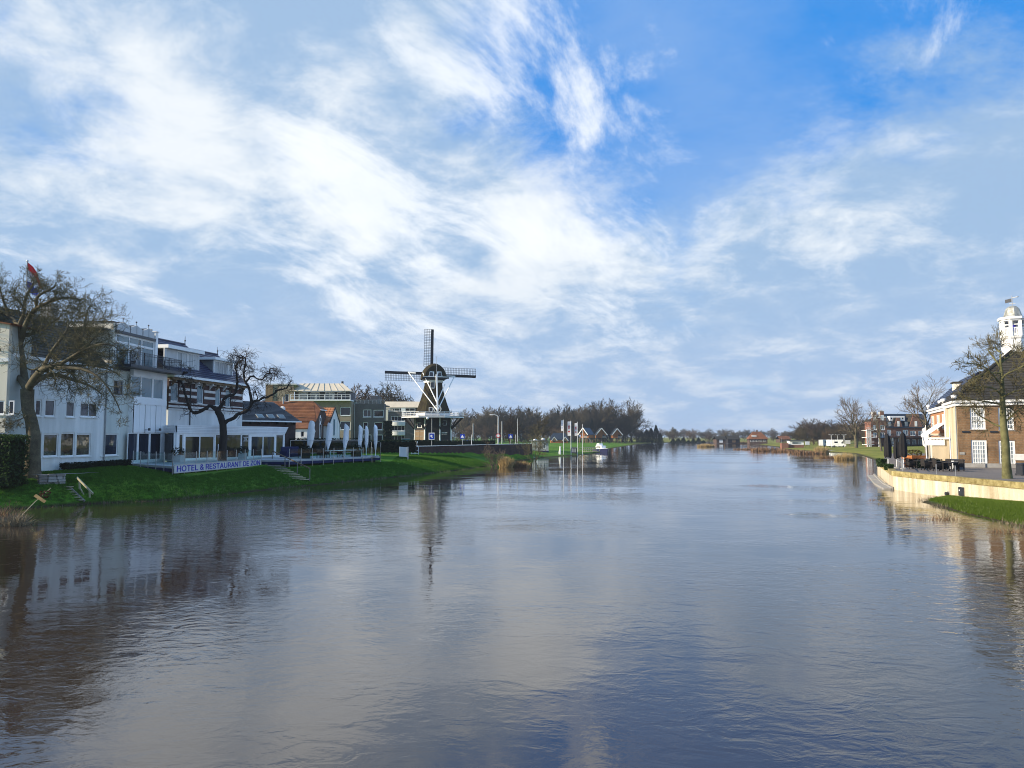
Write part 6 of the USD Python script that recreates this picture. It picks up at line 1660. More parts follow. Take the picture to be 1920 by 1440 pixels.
# --- quay furniture
for i, (px, Y, lab) in enumerate(((1665.5, 67.3, 'left of three closed black parasols on the quay corner'), (1681.5, 69.0, 'thin middle one of three closed black parasols on the quay'), (1694.5, 66.8, 'right of three closed black parasols on the quay corner'))):
    q = at(px, 870, Y); s_ = (1.0, .85, 1.05)[i]
    t = Thing('black_parasol', lab, 'parasol', (q[0], q[1], QZ), 37 * i, 'closed black parasols on the quay')
    t.part('base', MB().lathe([(0, 0), (.3, 0), (.3, .08), (.05, .12), (0, .12)], 14), 'concrete')
    t.part('pole', MB().rod((0, 0, .1), (0, 0, 3.0 * s_), .035, 8), 'white_metal')
    n_, m_ = 20, 12; a = np.arange(n_) / n_ * 2 * np.pi; v = []
    for k in range(m_):
        f = k / (m_ - 1); R = s_ * np.interp(f, [0, .1, .55, .85, .95, 1], [.22, .30, .29, .22, .12, .03])
        v.append(np.stack([R * np.cos(a) * (1 + .16 * np.cos(a * 7 + i)), R * np.sin(a) * (1 + .16 * np.cos(a * 7 + i)), np.full(n_, (1.0 + 2.05 * f) * s_) + .06 * np.cos(a * 3) * (1 - f)], 1))
    ii = np.arange(n_); jj = (ii + 1) % n_
    t.part('canopy', MB().add(np.array(v).reshape(-1, 3), np.concatenate([np.stack([k * n_ + ii, k * n_ + jj, (k + 1) * n_ + jj, (k + 1) * n_ + ii], 1) for k in range(m_ - 1)])), 'black_cloth', smooth=60)
fp = stand(1736, 100)
t = Thing('flagpole', 'white flagpole with a limp white banner beside the tall bare tree', 'flagpole', (fp[0], fp[1], QZ))
zt_ = at(1736, 797, 100)[2] - QZ
t.part('pole', MB().rod((0, 0, 0), (0, 0, zt_), .07, 8, .05), 'white_metal')
t.part('banner', MB().sheet([(-.08, 0, zt_ - 2.9), (-.08, 0, zt_ - .3), (-.40, .15, zt_ - .5), (-.5, .05, zt_ - 1.4), (-.34, .2, zt_ - 2.6)], .02), 'flag_white')
q = at(1783, 870, 69.5)
t = Thing('slim_pole', 'slim white pole on the quay in front of the annex', 'pole', (q[0], q[1], QZ)); t.part('pole', MB().rod((0, 0, 0), (0, 0, 3.7), .05, 8), 'white_metal'); t.part('foot', MB().bev(-.12, .12, -.12, .12, 0, .05, .01), 'steel')
for i, (px, Y, lab, m_) in enumerate(((1790, 66.0, 'grey waste bin on the quay, left of a pair before the town hall', 'grey_panel'), (1799, 65.2, 'dark lidded waste bin on the quay, right of a pair before the town hall', 'roof_grey'), (1917, 56, 'black round litter bin at the right edge before the town hall', 'dark_metal'))):
    q = at(px, 880, Y)
    t = Thing('waste_bin', lab, 'bin', (q[0], q[1], QZ), 12)
    t.part('body', MB().bev(-.3, .3, -.3, .3, .05, .78, .04), m_); t.part('lid', MB().bev(-.33, .33, -.33, .33, .781, .9, .05), 'dark_metal')
    for s_ in (-1, 1): t.part('wheel', MB().path([(s_ * .22, .32, .08), (s_ * .28, .32, .08)], .08, 10), 'dark_metal')
for i, (px0, px1, Y, h, lab) in enumerate(((1703, 1730, 70.5, .75, 'rust leaved low hedge by the black parasols'), (1724, 1768, 68.5, .75, 'dark low hedge along the quay before the annex'), (1758, 1786, 67, .65, 'dark bushy planting before the cream annex'), (1652, 1663, 72, .7, 'small green bush at the tip of the quay wall'), (1666, 1676, 65.3, .45, 'low green plants under the black parasols'))):
    a, b = at(px0, 870, Y), at(px1, 870, Y)
    hedge('quay_hedge' if i < 3 else 'quay_bush', lab, (0, 0, 0), (b[0] - a[0], .9, h), 1500, .07, 'leaf_rust' if i == 0 else 'leaf_dark' if i < 3 else 'leaf_hedge', 'hedge' if i < 3 else 'bush', 50 + i, loc=(a[0], a[1], QZ))
q = at(1713, 862, 76)
t = Thing('timber_planter', 'square orange brown timber planter behind the black parasols', 'planter', (q[0], q[1], QZ), 10)
for k in range(4): t.part('board', MB().box(-.75, .75, -.75, .75, .02 + k * .24, .23 + k * .24), 'cedar')
t.part('shrub', leaf_mass(MB(), (-.7, -.7, .9), (.7, .7, 1.5), 500, .09, np.random.default_rng(3), .7), 'leaf_olive')
for i, (px, Y, lab) in enumerate(((1716, 66.5, 'dark terrace table at the quay wall below the timber planter'), (1745, 64.5, 'dark terrace table at the quay wall before the low hedge'), (1768, 62.5, 'dark terrace table at the quay wall nearest the waste bins'))):
    q = at(px, 870, Y); table('quay_table', lab, (q[0] + .6, q[1], QZ), 20 * i, 'dark_wicker', (1.4, .8))
    for s_ in (-1, 1): chair('quay_chair', f'dark chair {"left" if s_ < 0 else "right"} of {("the table below the timber planter", "the table before the low hedge", "the table nearest the waste bins")[i]}', (q[0] + .6 + s_ * .85, q[1] + .3, QZ), -80 * s_ + 10, 'dark_wicker', 'dark chairs on the quay terrace')
rl = Thing('quay_railing', 'thin grey railing with slender posts behind the mossy coping', 'railing', (31, 60, QZ))
pts = [(31.0, 61.8), (33.6, 67.2), (37.5, 76)]
for (px, Y) in ((1750.5, 57.8), (1786, 55.0)):
    q = at(px, 880, Y); wpart(rl, 'post', MB().rod([q[0] + .2, q[1], QZ], [q[0] + .2, q[1], QZ + .75], .03, 8), 'steel')
for a, b in zip(pts[:-1], pts[1:]):
    for z in (.55, .95): wpart(rl, 'rail', MB().beam([a[0] + .3, a[1], QZ + z], [b[0] + .3, b[1], QZ + z], .05), 'steel')
    for f in (0, .5): wpart(rl, 'post', MB().rod([a[0] + .3 + (b[0] - a[0]) * f, a[1] + (b[1] - a[1]) * f, QZ], [a[0] + .3 + (b[0] - a[0]) * f, a[1] + (b[1] - a[1]) * f, QZ + 1], .03, 8), 'steel')

# --- brick apartments on the meadow
brick_mat('brick_red', (.20, .060, .038), (.17, .055, .036), (.26, .18, .14), var=.2)
BY = 232.
ba = Thing('brick_apartments', 'red brick apartment house with ornate white topped gables, dark roof and wooden balconies', 'building', (105, BY, 1.2))
X = lambda px, py=820, y=0.: ba.hit(px, py, y)[0]
Zp = lambda py, px=1690, y=0.: ba.hit(px, py, y)[1]
ze = Zp(802)
hs = []
for x0, x1, y0, y1 in ((1637, 1644, 797, 806), (1650, 1659, 797, 806), (1637, 1644, 811, 820), (1650, 1659, 811, 820), (1664, 1671, 806, 816), (1681, 1690, 809, 816), (1693, 1703, 806, 816), (1707, 1717, 808, 817), (1722, 1734, 808, 817), (1666, 1673, 822, 834), (1684, 1692, 822, 834), (1700, 1706, 824, 838), (1710, 1718, 824, 834), (1722, 1730, 824, 834)):
    hs.append(window(ba, ba.rect(x0, y0, x1, y1), pane='pane_curtain', nx=2, fw=.16, mw=.12, depth=.14))
wall_with(ba, [(X(1634), 0), (X(1745), 0), (X(1745), ze), (X(1662), ze), (X(1662), Zp(790)), (X(1634), Zp(790))], hs, 'brick_red')
ba.part('side_wall', MB().box(X(1634), X(1634) + .3, .281, 4.2, -.5, Zp(790)), 'brick_red')
for x0, x1, tp in ((1635, 1648, 773), (1649, 1662, 771)):
    a, b = X(x0), X(x1); m_ = (a + b) / 2; z0 = Zp(790) + .01; z1_ = Zp(tp)
    g = ba.part('gable', MB().panel([(a, z0), (b, z0), (b, z0 + (z1_ - z0) * .35), (b - .35, z0 + (z1_ - z0) * .4), (m_ + .5, z1_ - .5), (m_ + .5, z1_), (m_ - .5, z1_), (m_ - .5, z1_ - .5), (a + .35, z0 + (z1_ - z0) * .4), (a, z0 + (z1_ - z0) * .35)], -.05, .25), 'brick_red')
    ba.part('gable_cap', MB().box(m_ - .6, m_ + .6, -.12, .3, z1_, z1_ + .2).box(a - .1, a + .5, -.12, .3, z0 + (z1_ - z0) * .36, z0 + (z1_ - z0) * .45).box(b - .5, b + .1, -.12, .3, z0 + (z1_ - z0) * .36, z0 + (z1_ - z0) * .45), 'white_paint', parent=g)
    ba.part('window', MB().box(m_ - .5, m_ + .5, -.09, -.051, z0 + .3, z0 + 1.9), 'white_paint', parent=g)
tiles(ba, [(X(1662), -.3, ze), (X(1746), -.3, ze), (X(1746), 4.5, Zp(776, y=4.5)), (X(1662), 4.5, Zp(776, y=4.5))], 'roof_slate', 12)
ba.part('roof_gap', MB().box(X(1634), X(1662), .26, 4.2, Zp(790) - .1, Zp(786)), 'roof_slate')
ba.part('roof_back', MB().sheet([(X(1746), 12, ze), (X(1662), 12, ze), (X(1662), 4.5, Zp(776, y=4.5)), (X(1746), 4.5, Zp(776, y=4.5))], .1), 'roof_slate')
d_ = ba.part('long_dormer', MB().box(X(1668, 785, 2), X(1696, 785, 2), 1.9, 4.4, Zp(789, y=2), Zp(780, y=2)), 'white_paint')
for k in range(5): ba.part('pane', MB().box(X(1670 + k * 5.2, 785, 1.9), X(1672.5 + k * 5.2, 785, 1.9), 1.86, 1.899, Zp(786, y=2), Zp(783, y=2)), 'pane_dark', parent=d_)
for px in (1669, 1701):
    d_ = ba.part('dormer', MB().box(X(px - 4), X(px + 4), .2, 3, Zp(800), Zp(790)), 'roof_slate'); ba.part('pane', MB().box(X(px - 3), X(px + 3), .15, .199, Zp(799), Zp(791)), 'pane_curtain', parent=d_)
for px, tp in ((1685, 783), (1718, 776)):
    w_ = 8 if px < 1700 else 13
    g = ba.part('brick_gable', MB().panel([(X(px - w_), ze + .0), (X(px + w_), ze + .0), (X(px + w_ * .3), Zp(tp)), (X(px - w_ * .3), Zp(tp))], -.08, .2), 'brick_red')
    ba.part('window', MB().box(X(px - 2.2), X(px + 2.2), -.13, -.081, ze + .4, ze + 2.0), 'white_paint', parent=g)
    ba.part('gable_roof', MB().sheet([(X(px - w_), .2, ze), (X(px - w_ * .3), .2, Zp(tp)), (X(px - w_ * .3), 4.5, Zp(tp)), (X(px - w_), 4.5, ze)][::-1], .1).sheet([(X(px + w_), .2, ze), (X(px + w_ * .3), .2, Zp(tp)), (X(px + w_ * .3), 4.5, Zp(tp)), (X(px + w_), 4.5, ze)], .1), 'roof_dark', parent=g)
for z0 in (Zp(833), Zp(820), Zp(807)):
    b_ = ba.part('white_balcony', MB().box(X(1623), X(1636), -1.0, 2.5, z0 - .12, z0 + .05), 'white_paint')
    ba.part('railing', MB().box(X(1623), X(1636), -1.0, -.94, z0 + .9, z0 + 1.0).box(X(1623), X(1636), -1.0, -.94, z0 + .45, z0 + .52), 'white_paint', parent=b_)
for px in (1623.5, 1627, 1630): ba.part('balcony_post', MB().box(X(px) - .13, X(px) + .13, -1.0, -.75, -.4, Zp(804)), 'white_paint')
for z0, xa in ((Zp(833), 1640), (Zp(820), 1640), (Zp(848), 1700)):
    b_ = ba.part('wooden_balcony', MB().box(X(xa), X(1737), -2.0, -.01, z0 - .15, z0), 'timber_dark')
    mb = MB().beam((X(xa), -1.95, z0 + 1.0), (X(1737), -1.95, z0 + 1.0), .14, .1)
    for k in range(40): x_ = X(xa) + (X(1737) - X(xa)) * k / 39; mb.beam((x_, -1.95, z0), (x_, -1.95, z0 + 1.0), .06)
    ba.part('railing', mb, 'timber_dark', parent=b_)
for px in (1642, 1655, 1668, 1684, 1702, 1718, 1735): ba.part('balcony_post', MB().box(X(px) - .1, X(px) + .1, -1.98, -1.78, -.5, Zp(820)), 'timber_dark' if px > 1690 else 'white_paint')
for px in (1647.5, 1661): ba.part('chimney_cap', MB().box(X(px) - .3, X(px) + .3, 3, 3.6, Zp(780), Zp(772)), 'white_paint')

# ------------------------------------------------------------------ riverside road furniture, landing stage, cabins, far shore
def pole_sign(name, label, cat, px, py0, py1, Y, plates, r=.05, m='steel', arm=None):
    """Post between two heights of a column, with plates (kind, colour, width, height, py)."""
    g = stand(px, Y); t = Thing(name, label, cat, g)
    zt_ = at(px, py0, Y)[2] - g[2]
    t.part('pole', MB().rod((0, 0, -.2), (0, 0, zt_), r, 8, r * .7), m)
    for k, (kind, mm, w, h, py) in enumerate(plates):
        z = at(px, py, Y)[2] - g[2]
        if kind == 'disc':
            t.part('sign_plate', MB().path([(0, -.09, z), (0, -.06, z)], w / 2, 20), mm); t.part('sign_symbol', MB().path([(0, -.10, z), (0, -.091, z)], w / 2 * .68, 20), 'white_paint')
        elif kind == 'plate':
            t.part('sign_plate', MB().box(-w / 2, w / 2, -.09, -.06, z - h / 2, z + h / 2), mm)
        elif kind == 'crossing':
            p_ = t.part('sign_plate', MB().box(-w / 2, w / 2, -.09, -.06, z - h / 2, z + h / 2), mm)
            t.part('sign_symbol', MB().panel([(-w * .36, z - h * .33), (w * .36, z - h * .33), (0, z + h * .34)], -.10, -.091), 'white_paint', parent=p_)
        elif kind == 'framed':
            p_ = t.part('sign_plate', MB().box(-w / 2, w / 2, -.09, -.06, z - h / 2, z + h / 2), 'white_paint')
            t.part('sign_face', MB().box(-w * .40, w * .40, -.105, -.091, z - h * .40, z + h * .40), mm, parent=p_)
            t.part('sign_symbol', MB().path([(-w * .05, -.115, z + h * .05), (-w * .05, -.106, z + h * .05)], w * .18, 14).box(-w * .02, w * .22, -.115, -.106, z - h * .22, z - h * .12), 'white_paint', parent=p_)
    if arm:
        t.part('arm', MB().path([(0, 0, zt_), (arm * .25, 0, zt_ + .25), (arm * .55, 0, zt_ + .34), (arm, 0, zt_ + .34)], .05, 6), m)
        t.part('lamp_head', MB().bev(arm * 1.0 - .35, arm * 1.0 + .2, -.14, .14, zt_ + .27, zt_ + .42, .03), 'white_metal')
    return t


pole_sign('road_sign', 'tall grey post with a framed blue sign in front of the windmill', 'sign', 809.5, 785, 838, 110, [('framed', 'blue_paint', .85, 1.0, 818)], .06, 'rail_grey')
pole_sign('road_sign', 'blue pedestrian crossing sign right of the windmill', 'sign', 867, 813, 838, 125, [('crossing', 'blue_paint', .75, .75, 818)])
pole_sign('road_sign', 'blue pedestrian crossing sign right of the street lamp', 'sign', 957.5, 813, 833, 152, [('crossing', 'blue_paint', .85, .85, 818)])
pole_sign('street_lamp', 'tall street lamp with a curved arm and a round red sign on its post', 'street lamp', 934, 781, 834, 146, [('disc', 'red_paint', .85, .85, 817)], .09, 'white_metal', arm=-1.25)
for px, y0, Y, lab in ((887, 794, 160, 'pale bare pole right of the windmill'), (851.5, 806, 178, 'short pale pole just behind the windmill stage'), (941, 790, 158, 'pale bare pole close right of the street lamp'), (970, 785, 165, 'pale bare pole left of the round brown tree'), (884, 815, 132, 'short grey post at the end of the dark hedge'), (966.5, 815, 170, 'short grey post beside a pale bare pole')):
    pole_sign('bare_pole', lab, 'pole', px, y0, 836, Y, [], .09, 'pale_grey')
g = on(781, 838, 2.85); t = Thing('globe_bollard', 'white globe topped bollard on the low brick wall', 'bollard', at(781, 838, 107) * [1, 1, 0] + [0, 0, 2.84])
t.part('post', MB().lathe([(.16, 0), (.14, .1), (.09, .14), (.09, .36), (.14, .40), (0, .41)], 12), 'white_paint'); t.part('globe', MB().ball((0, 0, .56), .17, 2), 'white_paint')
hedge('road_hedge', 'dark clipped hedge running below the windmill', (0, 0, 0), (19, 1.3, .95), 5000, .12, 'leaf_dark', seed=61, yaw=12, loc=(*at(736, 830, 140)[:2], 2.45))
hedge('road_hedge', 'dark hedge at the foot of the apartments left of the windmill', (0, 0, 0), (9, 1.2, 1.1), 2500, .12, 'leaf_dark', seed=62, yaw=20, loc=(*at(716, 830, 128)[:2], 2.45))
hedge('cypress', 'slim dark cypress before the grey apartment block', (0, 0, 0), (1.5, 1.5, 4.6), 2200, .14, 'leaf_conifer', 'tree', 63, loc=(*at(718, 830, 146)[:2], 2.5))
# grey equipment by the low wall
g = ground_at(757, 861)
t = Thing('information_board', 'slanted grey information board on a post above the river lawn', 'sign', g, 15)
t.part('board', MB().sheet([(-.55, -.05, .35), (.45, -.05, .25), (.45, .15, 1.45), (-.55, .15, 1.5)], .06), 'pale_grey'); t.part('post', MB().box(.46, .56, -.05, .07, -.3, 1.5), 'steel')
g = ground_at(762, 852)
t = Thing('white_fence', 'short white pipe fence behind the grey information board', 'fence', g, 12)
for x0, x1 in ((-1.3, -.25), (.25, 1.6)):
    k = 2 if x1 < 0 else 3
    for i in range(k + 1): t.part('post', MB().beam((x0 + (x1 - x0) * i / k, 0, -.2), (x0 + (x1 - x0) * i / k, 0, 1.05), .07), 'white_paint')
    for z in (.5, 1.02, .08): t.part('rail', MB().beam((x0, 0, z), (x1, 0, z), .06), 'white_paint')
q = at(760.5, 839, 112)
t = Thing('teal_cabinet', 'dull teal equipment cabinet by the road behind the white fence', 'cabinet', (q[0], q[1], 2.6), 8)
t.part('body', MB().bev(-.62, .62, -.3, .3, -.2, 1.25, .03), 'teal_box'); t.part('door', MB().box(-.55, -.02, -.33, -.301, 0, 1.1), 'teal_box'); t.part('door', MB().box(.02, .55, -.33, -.301, 0, 1.1), 'teal_box'); t.part('lid', MB().box(-.66, .66, -.34, .34, 1.251, 1.3), 'rail_grey')
# vehicles across the road
g = stand(877.5, 235); t = Thing('trailer', 'dark blue box trailer parked right of the windmill', 'trailer', (g[0], g[1], g[2] + .1), 4)
t.part('body', MB().bev(-1.55, 1.35, -.9, .9, .55, 2.05, .05), 'blue_paint'); t.part('chassis', MB().box(-1.5, 1.9, -.6, .6, .35, .54), 'dark_metal')
for x in (-.5, .4): t.part('wheel', MB().path([(x, -.95, .33), (x, -.72, .33)], .33, 14), 'dark_metal')
t.part('side_rail', MB().box(-1.57, 1.37, -.93, -.901, 1.95, 2.07), 'rail_grey')
g = stand(897, 232); t = Thing('parked_car', 'light blue hatchback car parked beside the dark blue trailer', 'car', (g[0], g[1], g[2] + .1), 8)
body = [(-1.25, .3), (1.3, .3), (1.35, .75), (1.2, .95), (.75, 1.02), (.3, 1.48), (-.85, 1.5), (-1.2, 1.05), (-1.28, .7)]
t.part('body', MB().panel(body, -.8, .8), 'blue_light')
t.part('side_window', MB().panel([(-.95, 1.0), (.6, 1.0), (.25, 1.40), (-.8, 1.42)], -.82, -.801), 'pane_dark')
for x in (-.8, .85): t.part('wheel', MB().path([(x, -.84, .3), (x, -.64, .3)], .3, 14), 'dark_metal')
t.part('headlight', MB().box(1.26, 1.37, -.7, -.45, .7, .82), 'white_metal')
g = stand(906, 228); t = Thing('motor_trike', 'small dark scooter parked right of the light blue car', 'scooter', (g[0], g[1], g[2] + .1), 10)
t.part('body', MB().panel([(-.7, .35), (.5, .35), (.7, .9), (.55, .95), (.3, .6), (-.2, .6), (-.3, .85), (-.8, .85)], -.15, .15), 'dark_metal')
for x in (-.55, .65): t.part('wheel', MB().path([(x, -.06, .25), (x, .06, .25)], .25, 12), 'dark_metal')
t.part('seat', MB().bev(-.8, -.2, -.16, .16, .851, .95, .03), 'flag_red')
g = stand(926, 236); t = Thing('road_barrier', 'low red and white road barrier behind the street lamp', 'barrier', g, 0)
for k in range(6): t.part('panel', MB().box(-1.3 + k * .44, -1.3 + k * .44 + .43, -.05, .05, .55, .95), 'red_paint' if k % 2 else 'white_paint')
for x in (-1.1, 1.1): t.part('foot', MB().box(x - .3, x + .3, -.25, .25, 0, .12).box(x - .04, x + .04, -.04, .04, .121, .55), 'rail_grey')

# --- kiosk, flags and landing stage
g = ground_at(1019, 848); KY = g[1]
kz = lambda py, px=1019: at(px, py, KY)[2] - g[2]
kx = lambda px: at(px, 840, KY)[0] - g[0]
t = Thing('kiosk', 'small grey kiosk with two white windows and a low tent roof by the landing stage', 'kiosk', g, 0)
x0, x1, zr = kx(1008.5), kx(1028.5), kz(827)
hs = [window(t, (kx(a), kx(b), kz(841), kz(829)), frame='white_paint', pane='pane_curtain', fw=.09, depth=.06, sill=None) for a, b in ((1012, 1016.5), (1018.5, 1023.5))]
wall_with(t, [(x0, 0), (x1, 0), (x1, zr), (x0, zr)], hs, 'grey_panel', thick=.12)
t.part('side_wall', MB().box(x0, x0 + .1, .121, 2.0, -.3, zr).box(x1 - .1, x1, .121, 2.0, -.3, zr), 'grey_panel')
t.part('plinth', MB().box(x0 - .05, x1 + .05, -.08, -.002, -.3, .3), 'navy_sofa')
zt_ = kz(823.5); cx = (x0 + x1) / 2
t.part('roof', MB().add([(x0 - .45, -.45, zr), (x1 + .45, -.45, zr), (x1 + .45, 2.4, zr), (x0 - .45, 2.4, zr), (cx - .3, .8, zt_), (cx + .3, .8, zt_), (cx + .3, 1.2, zt_), (cx - .3, 1.2, zt_)], [(0, 1, 5, 4), (1, 2, 6, 5), (2, 3, 7, 6), (3, 0, 4, 7), (4, 5, 6, 7), (3, 2, 1, 0)]), 'roof_slate')
t.part('roof_light', MB().lathe([(.5, zt_ - .1), (.4, zt_ + .1), (0, zt_ + .28)], 8, (cx, 1)), 'white_paint')
g2 = np.array([at(1003, 840, KY + 5)[0], KY + 5, float(ground_z(at(1003, 840, KY + 5)[0], KY + 5))])
t = Thing('shelter', 'small pale shelter with a flat grey roof left of the kiosk', 'shelter', g2, 0)
w_ = 14.5 / 1440 * KY; zr = at(1003, 827, KY + 5)[2] - g2[2]
t.part('wall', MB().box(-w_ / 2, w_ / 2, 0, 2.2, -.4, zr), 'cream_stucco'); t.part('roof', MB().box(-w_ / 2 - .3, w_ / 2 + .3, -.3, 2.5, zr + .002, zr + .22), 'pale_grey'); t.part('roof_light', MB().lathe([(.5, zr + .222), (.35, zr + .42), (0, zr + .5)], 8, (.1, 1)), 'white_paint'); t.part('door', MB().box(.15, .75, -.03, -.002, 0, 1.8), 'white_paint')
FY = 168.
for i, (px, yt, yb0, yb1, w_, lab) in enumerate(((1056.5, 787, 788, 808, .5, 'leftmost banner on the landing stage, pale blue and white'), (1070.5, 789, 790, 817, .75, 'middle white banner on the landing stage with red marks'), (1082.5, 791, 793, 817, .6, 'rightmost of three white banners on the landing stage'))):
    p_ = stand(px, FY + i * 2); t = Thing('banner_pole', lab, 'banner', p_, 0, None)
    z = lambda py: at(px, py, FY + i * 2)[2] - p_[2]
    t.part('pole', MB().rod((0, 0, -.3), (0, 0, z(yt)), .06, 8), 'white_metal')
    zz = np.linspace(z(yb1), z(yb0), 9); mb = MB(); pts = []
    for k, q in enumerate(zz): s_ = k / 8; pts.append([(-.05, 0, q), (-w_ * (1 - .25 * abs(s_ - .5)) - .05, .09 * math.sin(5 * s_ + i), q - .05)])
    P_ = np.array(pts); v = P_.reshape(-1, 3); mb.add(v, [(2 * k, 2 * k + 1, 2 * k + 3, 2 * k + 2) for k in range(8)])
    c = t.part('banner', mb, 'flag_white')
    for k in (2, 4, 5): 
        a, b = P_[k], P_[k + 1]; f0, f1 = .25, .8
        t.part('printed_mark', MB().add([a[0] + (a[1] - a[0]) * f0 - [0, .012, 0], a[0] + (a[1] - a[0]) * f1 - [0, .012, 0], b[0] + (b[1] - b[0]) * f1 - [0, .012, .1], b[0] + (b[1] - b[0]) * f0 - [0, .012, .1]], [(0, 1, 2, 3)]), 'blue_light' if i == 0 else 'red_paint', parent=c)
pole_sign('bare_pole', 'tall bare white pole right of the three banners', 'pole', 1092, 795, 845, 172, [], .07, 'white_metal')
g = ground_at(1050.5, 852); t = Thing('mooring_post', 'stout white mooring post with a slanted brace on the grassy point', 'post', g, 0)
hh = at(1050.5, 838, g[1])[2] - g[2]
t.part('post', MB().rod((0, 0, -.4), (0, 0, hh), .17, 12), 'white_paint'); t.part('brace', MB().beam((-.55, 0, -.3), (-.05, 0, hh * .85), .12), 'white_paint'); t.part('cap', MB().lathe([(.2, hh), (.2, hh + .08), (0, hh + .12)], 12), 'white_paint')
p_ = stand(1076, 176); t = Thing('ticket_machine', 'dark rectangular cabinet with pale panels under the banners', 'cabinet', p_, 0)
t.part('body', MB().bev(-.65, .65, -.3, .3, -.2, 1.35, .03), 'dark_metal')
for x in (-.28, .22): t.part('panel', MB().box(x - .1, x + .14, -.33, -.302, .3, 1.15), 'pale_grey')
t.part('roof', MB().box(-.72, .72, -.38, .38, 1.352, 1.42), 'rail_grey')
pr = Thing('pier', 'pale wooden landing stage with railings beside the moored boat', 'pier', (22, 196, 0), 0)
A_, B_ = np.array([*at(1091, 845, 188)[:2], .42]), np.array([*at(1119, 845, 199)[:2], .42])
u = (B_ - A_) / np.linalg.norm(B_ - A_); n_ = np.array([-u[1], u[0], 0])
for i in range(14):
    p0, p1 = A_ + (B_ - A_) * (i + .03) / 14, A_ + (B_ - A_) * (i + .97) / 14
    wpart(pr, 'plank', MB().sheet([p0 - n_ * .8, p1 - n_ * .8, p1 + n_ * .8, p0 + n_ * .8], .06), 'timber_pale')
for i in range(5):
    p0 = A_ + (B_ - A_) * i / 4
    for s_ in (-.75, .75): wpart(pr, 'post', MB().beam(p0 + n_ * s_ - [0, 0, 1], p0 + n_ * s_ + [0, 0, 1.0], .12), 'timber_pale')
for s_ in (-.75, .75):
    for z in (.5, .95): wpart(pr, 'rail', MB().beam(A_ + n_ * s_ + [0, 0, z], B_ + n_ * s_ + [0, 0, z], .09, .12), 'timber_pale')
q = on(1127.5, 848, 0.)
bt = Thing('cabin_boat', 'small white and dark blue cabin boat moored at the landing stage', 'boat', q, -62)
xs = np.linspace(-2.9, 2.9, 13); hv = []
for x in xs:
    f = (x + 2.9) / 5.8; w_ = 1.1 * (1 - max(0, f - .45) ** 2 * 3.1) * min(1, .8 + f); w_ = max(w_, .04); sh_ = .75 + .35 * f ** 2
    hv.append([(x, -w_, sh_), (x, -w_ * .82, -.1), (x, -w_ * .3, -.35), (x, w_ * .3, -.35), (x, w_ * .82, -.1), (x, w_, sh_)])
hv = np.array(hv); f = [(i * 6 + k, i * 6 + k + 1, i * 6 + k + 7, i * 6 + k + 6) for i in range(12) for k in range(5)]
bt.part('hull', MB().add(hv.reshape(-1, 3), f).add(hv[0], [(0, 1, 2), (0, 2, 3), (0, 3, 5), (3, 4, 5)]), 'navy_sofa')
bt.part('deck', MB().add(np.concatenate([hv[:, 0], hv[:, 5]]) + [0, 0, .02], [(i, i + 1, 14 + i, 13 + i) for i in range(12)]), 'white_paint')
bt.part('gunwale', MB().path(hv[:, 0], .06, 6).path(hv[:, 5], .06, 6), 'white_paint')
cb = bt.part('cabin', MB().bev(-1.6, 1.1, -.75, .75, .9, 1.75, .1), 'white_paint')
for s_ in (-1, 1): bt.part('window', MB().box(-1.2, .7, s_ * .76 - .01, s_ * .76 + .01, 1.2, 1.55), 'pane_dark', parent=cb)
bt.part('window', MB().box(-1.62, -1.601, -.6, .6, 1.2, 1.6), 'pane_dark', parent=cb)
bt.part('wheelhouse', MB().bev(-1.3, -.1, -.62, .62, 1.751, 2.3, .08), 'white_paint'); bt.part('mast', MB().rod((.3, 0, 1.75), (.3, 0, 3.0), .03, 6), 'white_metal'); bt.part('rail', MB().path([(1.2, -.5, 1.5), (2.6, -.15, 1.6), (2.6, .15, 1.6), (1.2, .5, 1.5)], .025, 5), 'steel')

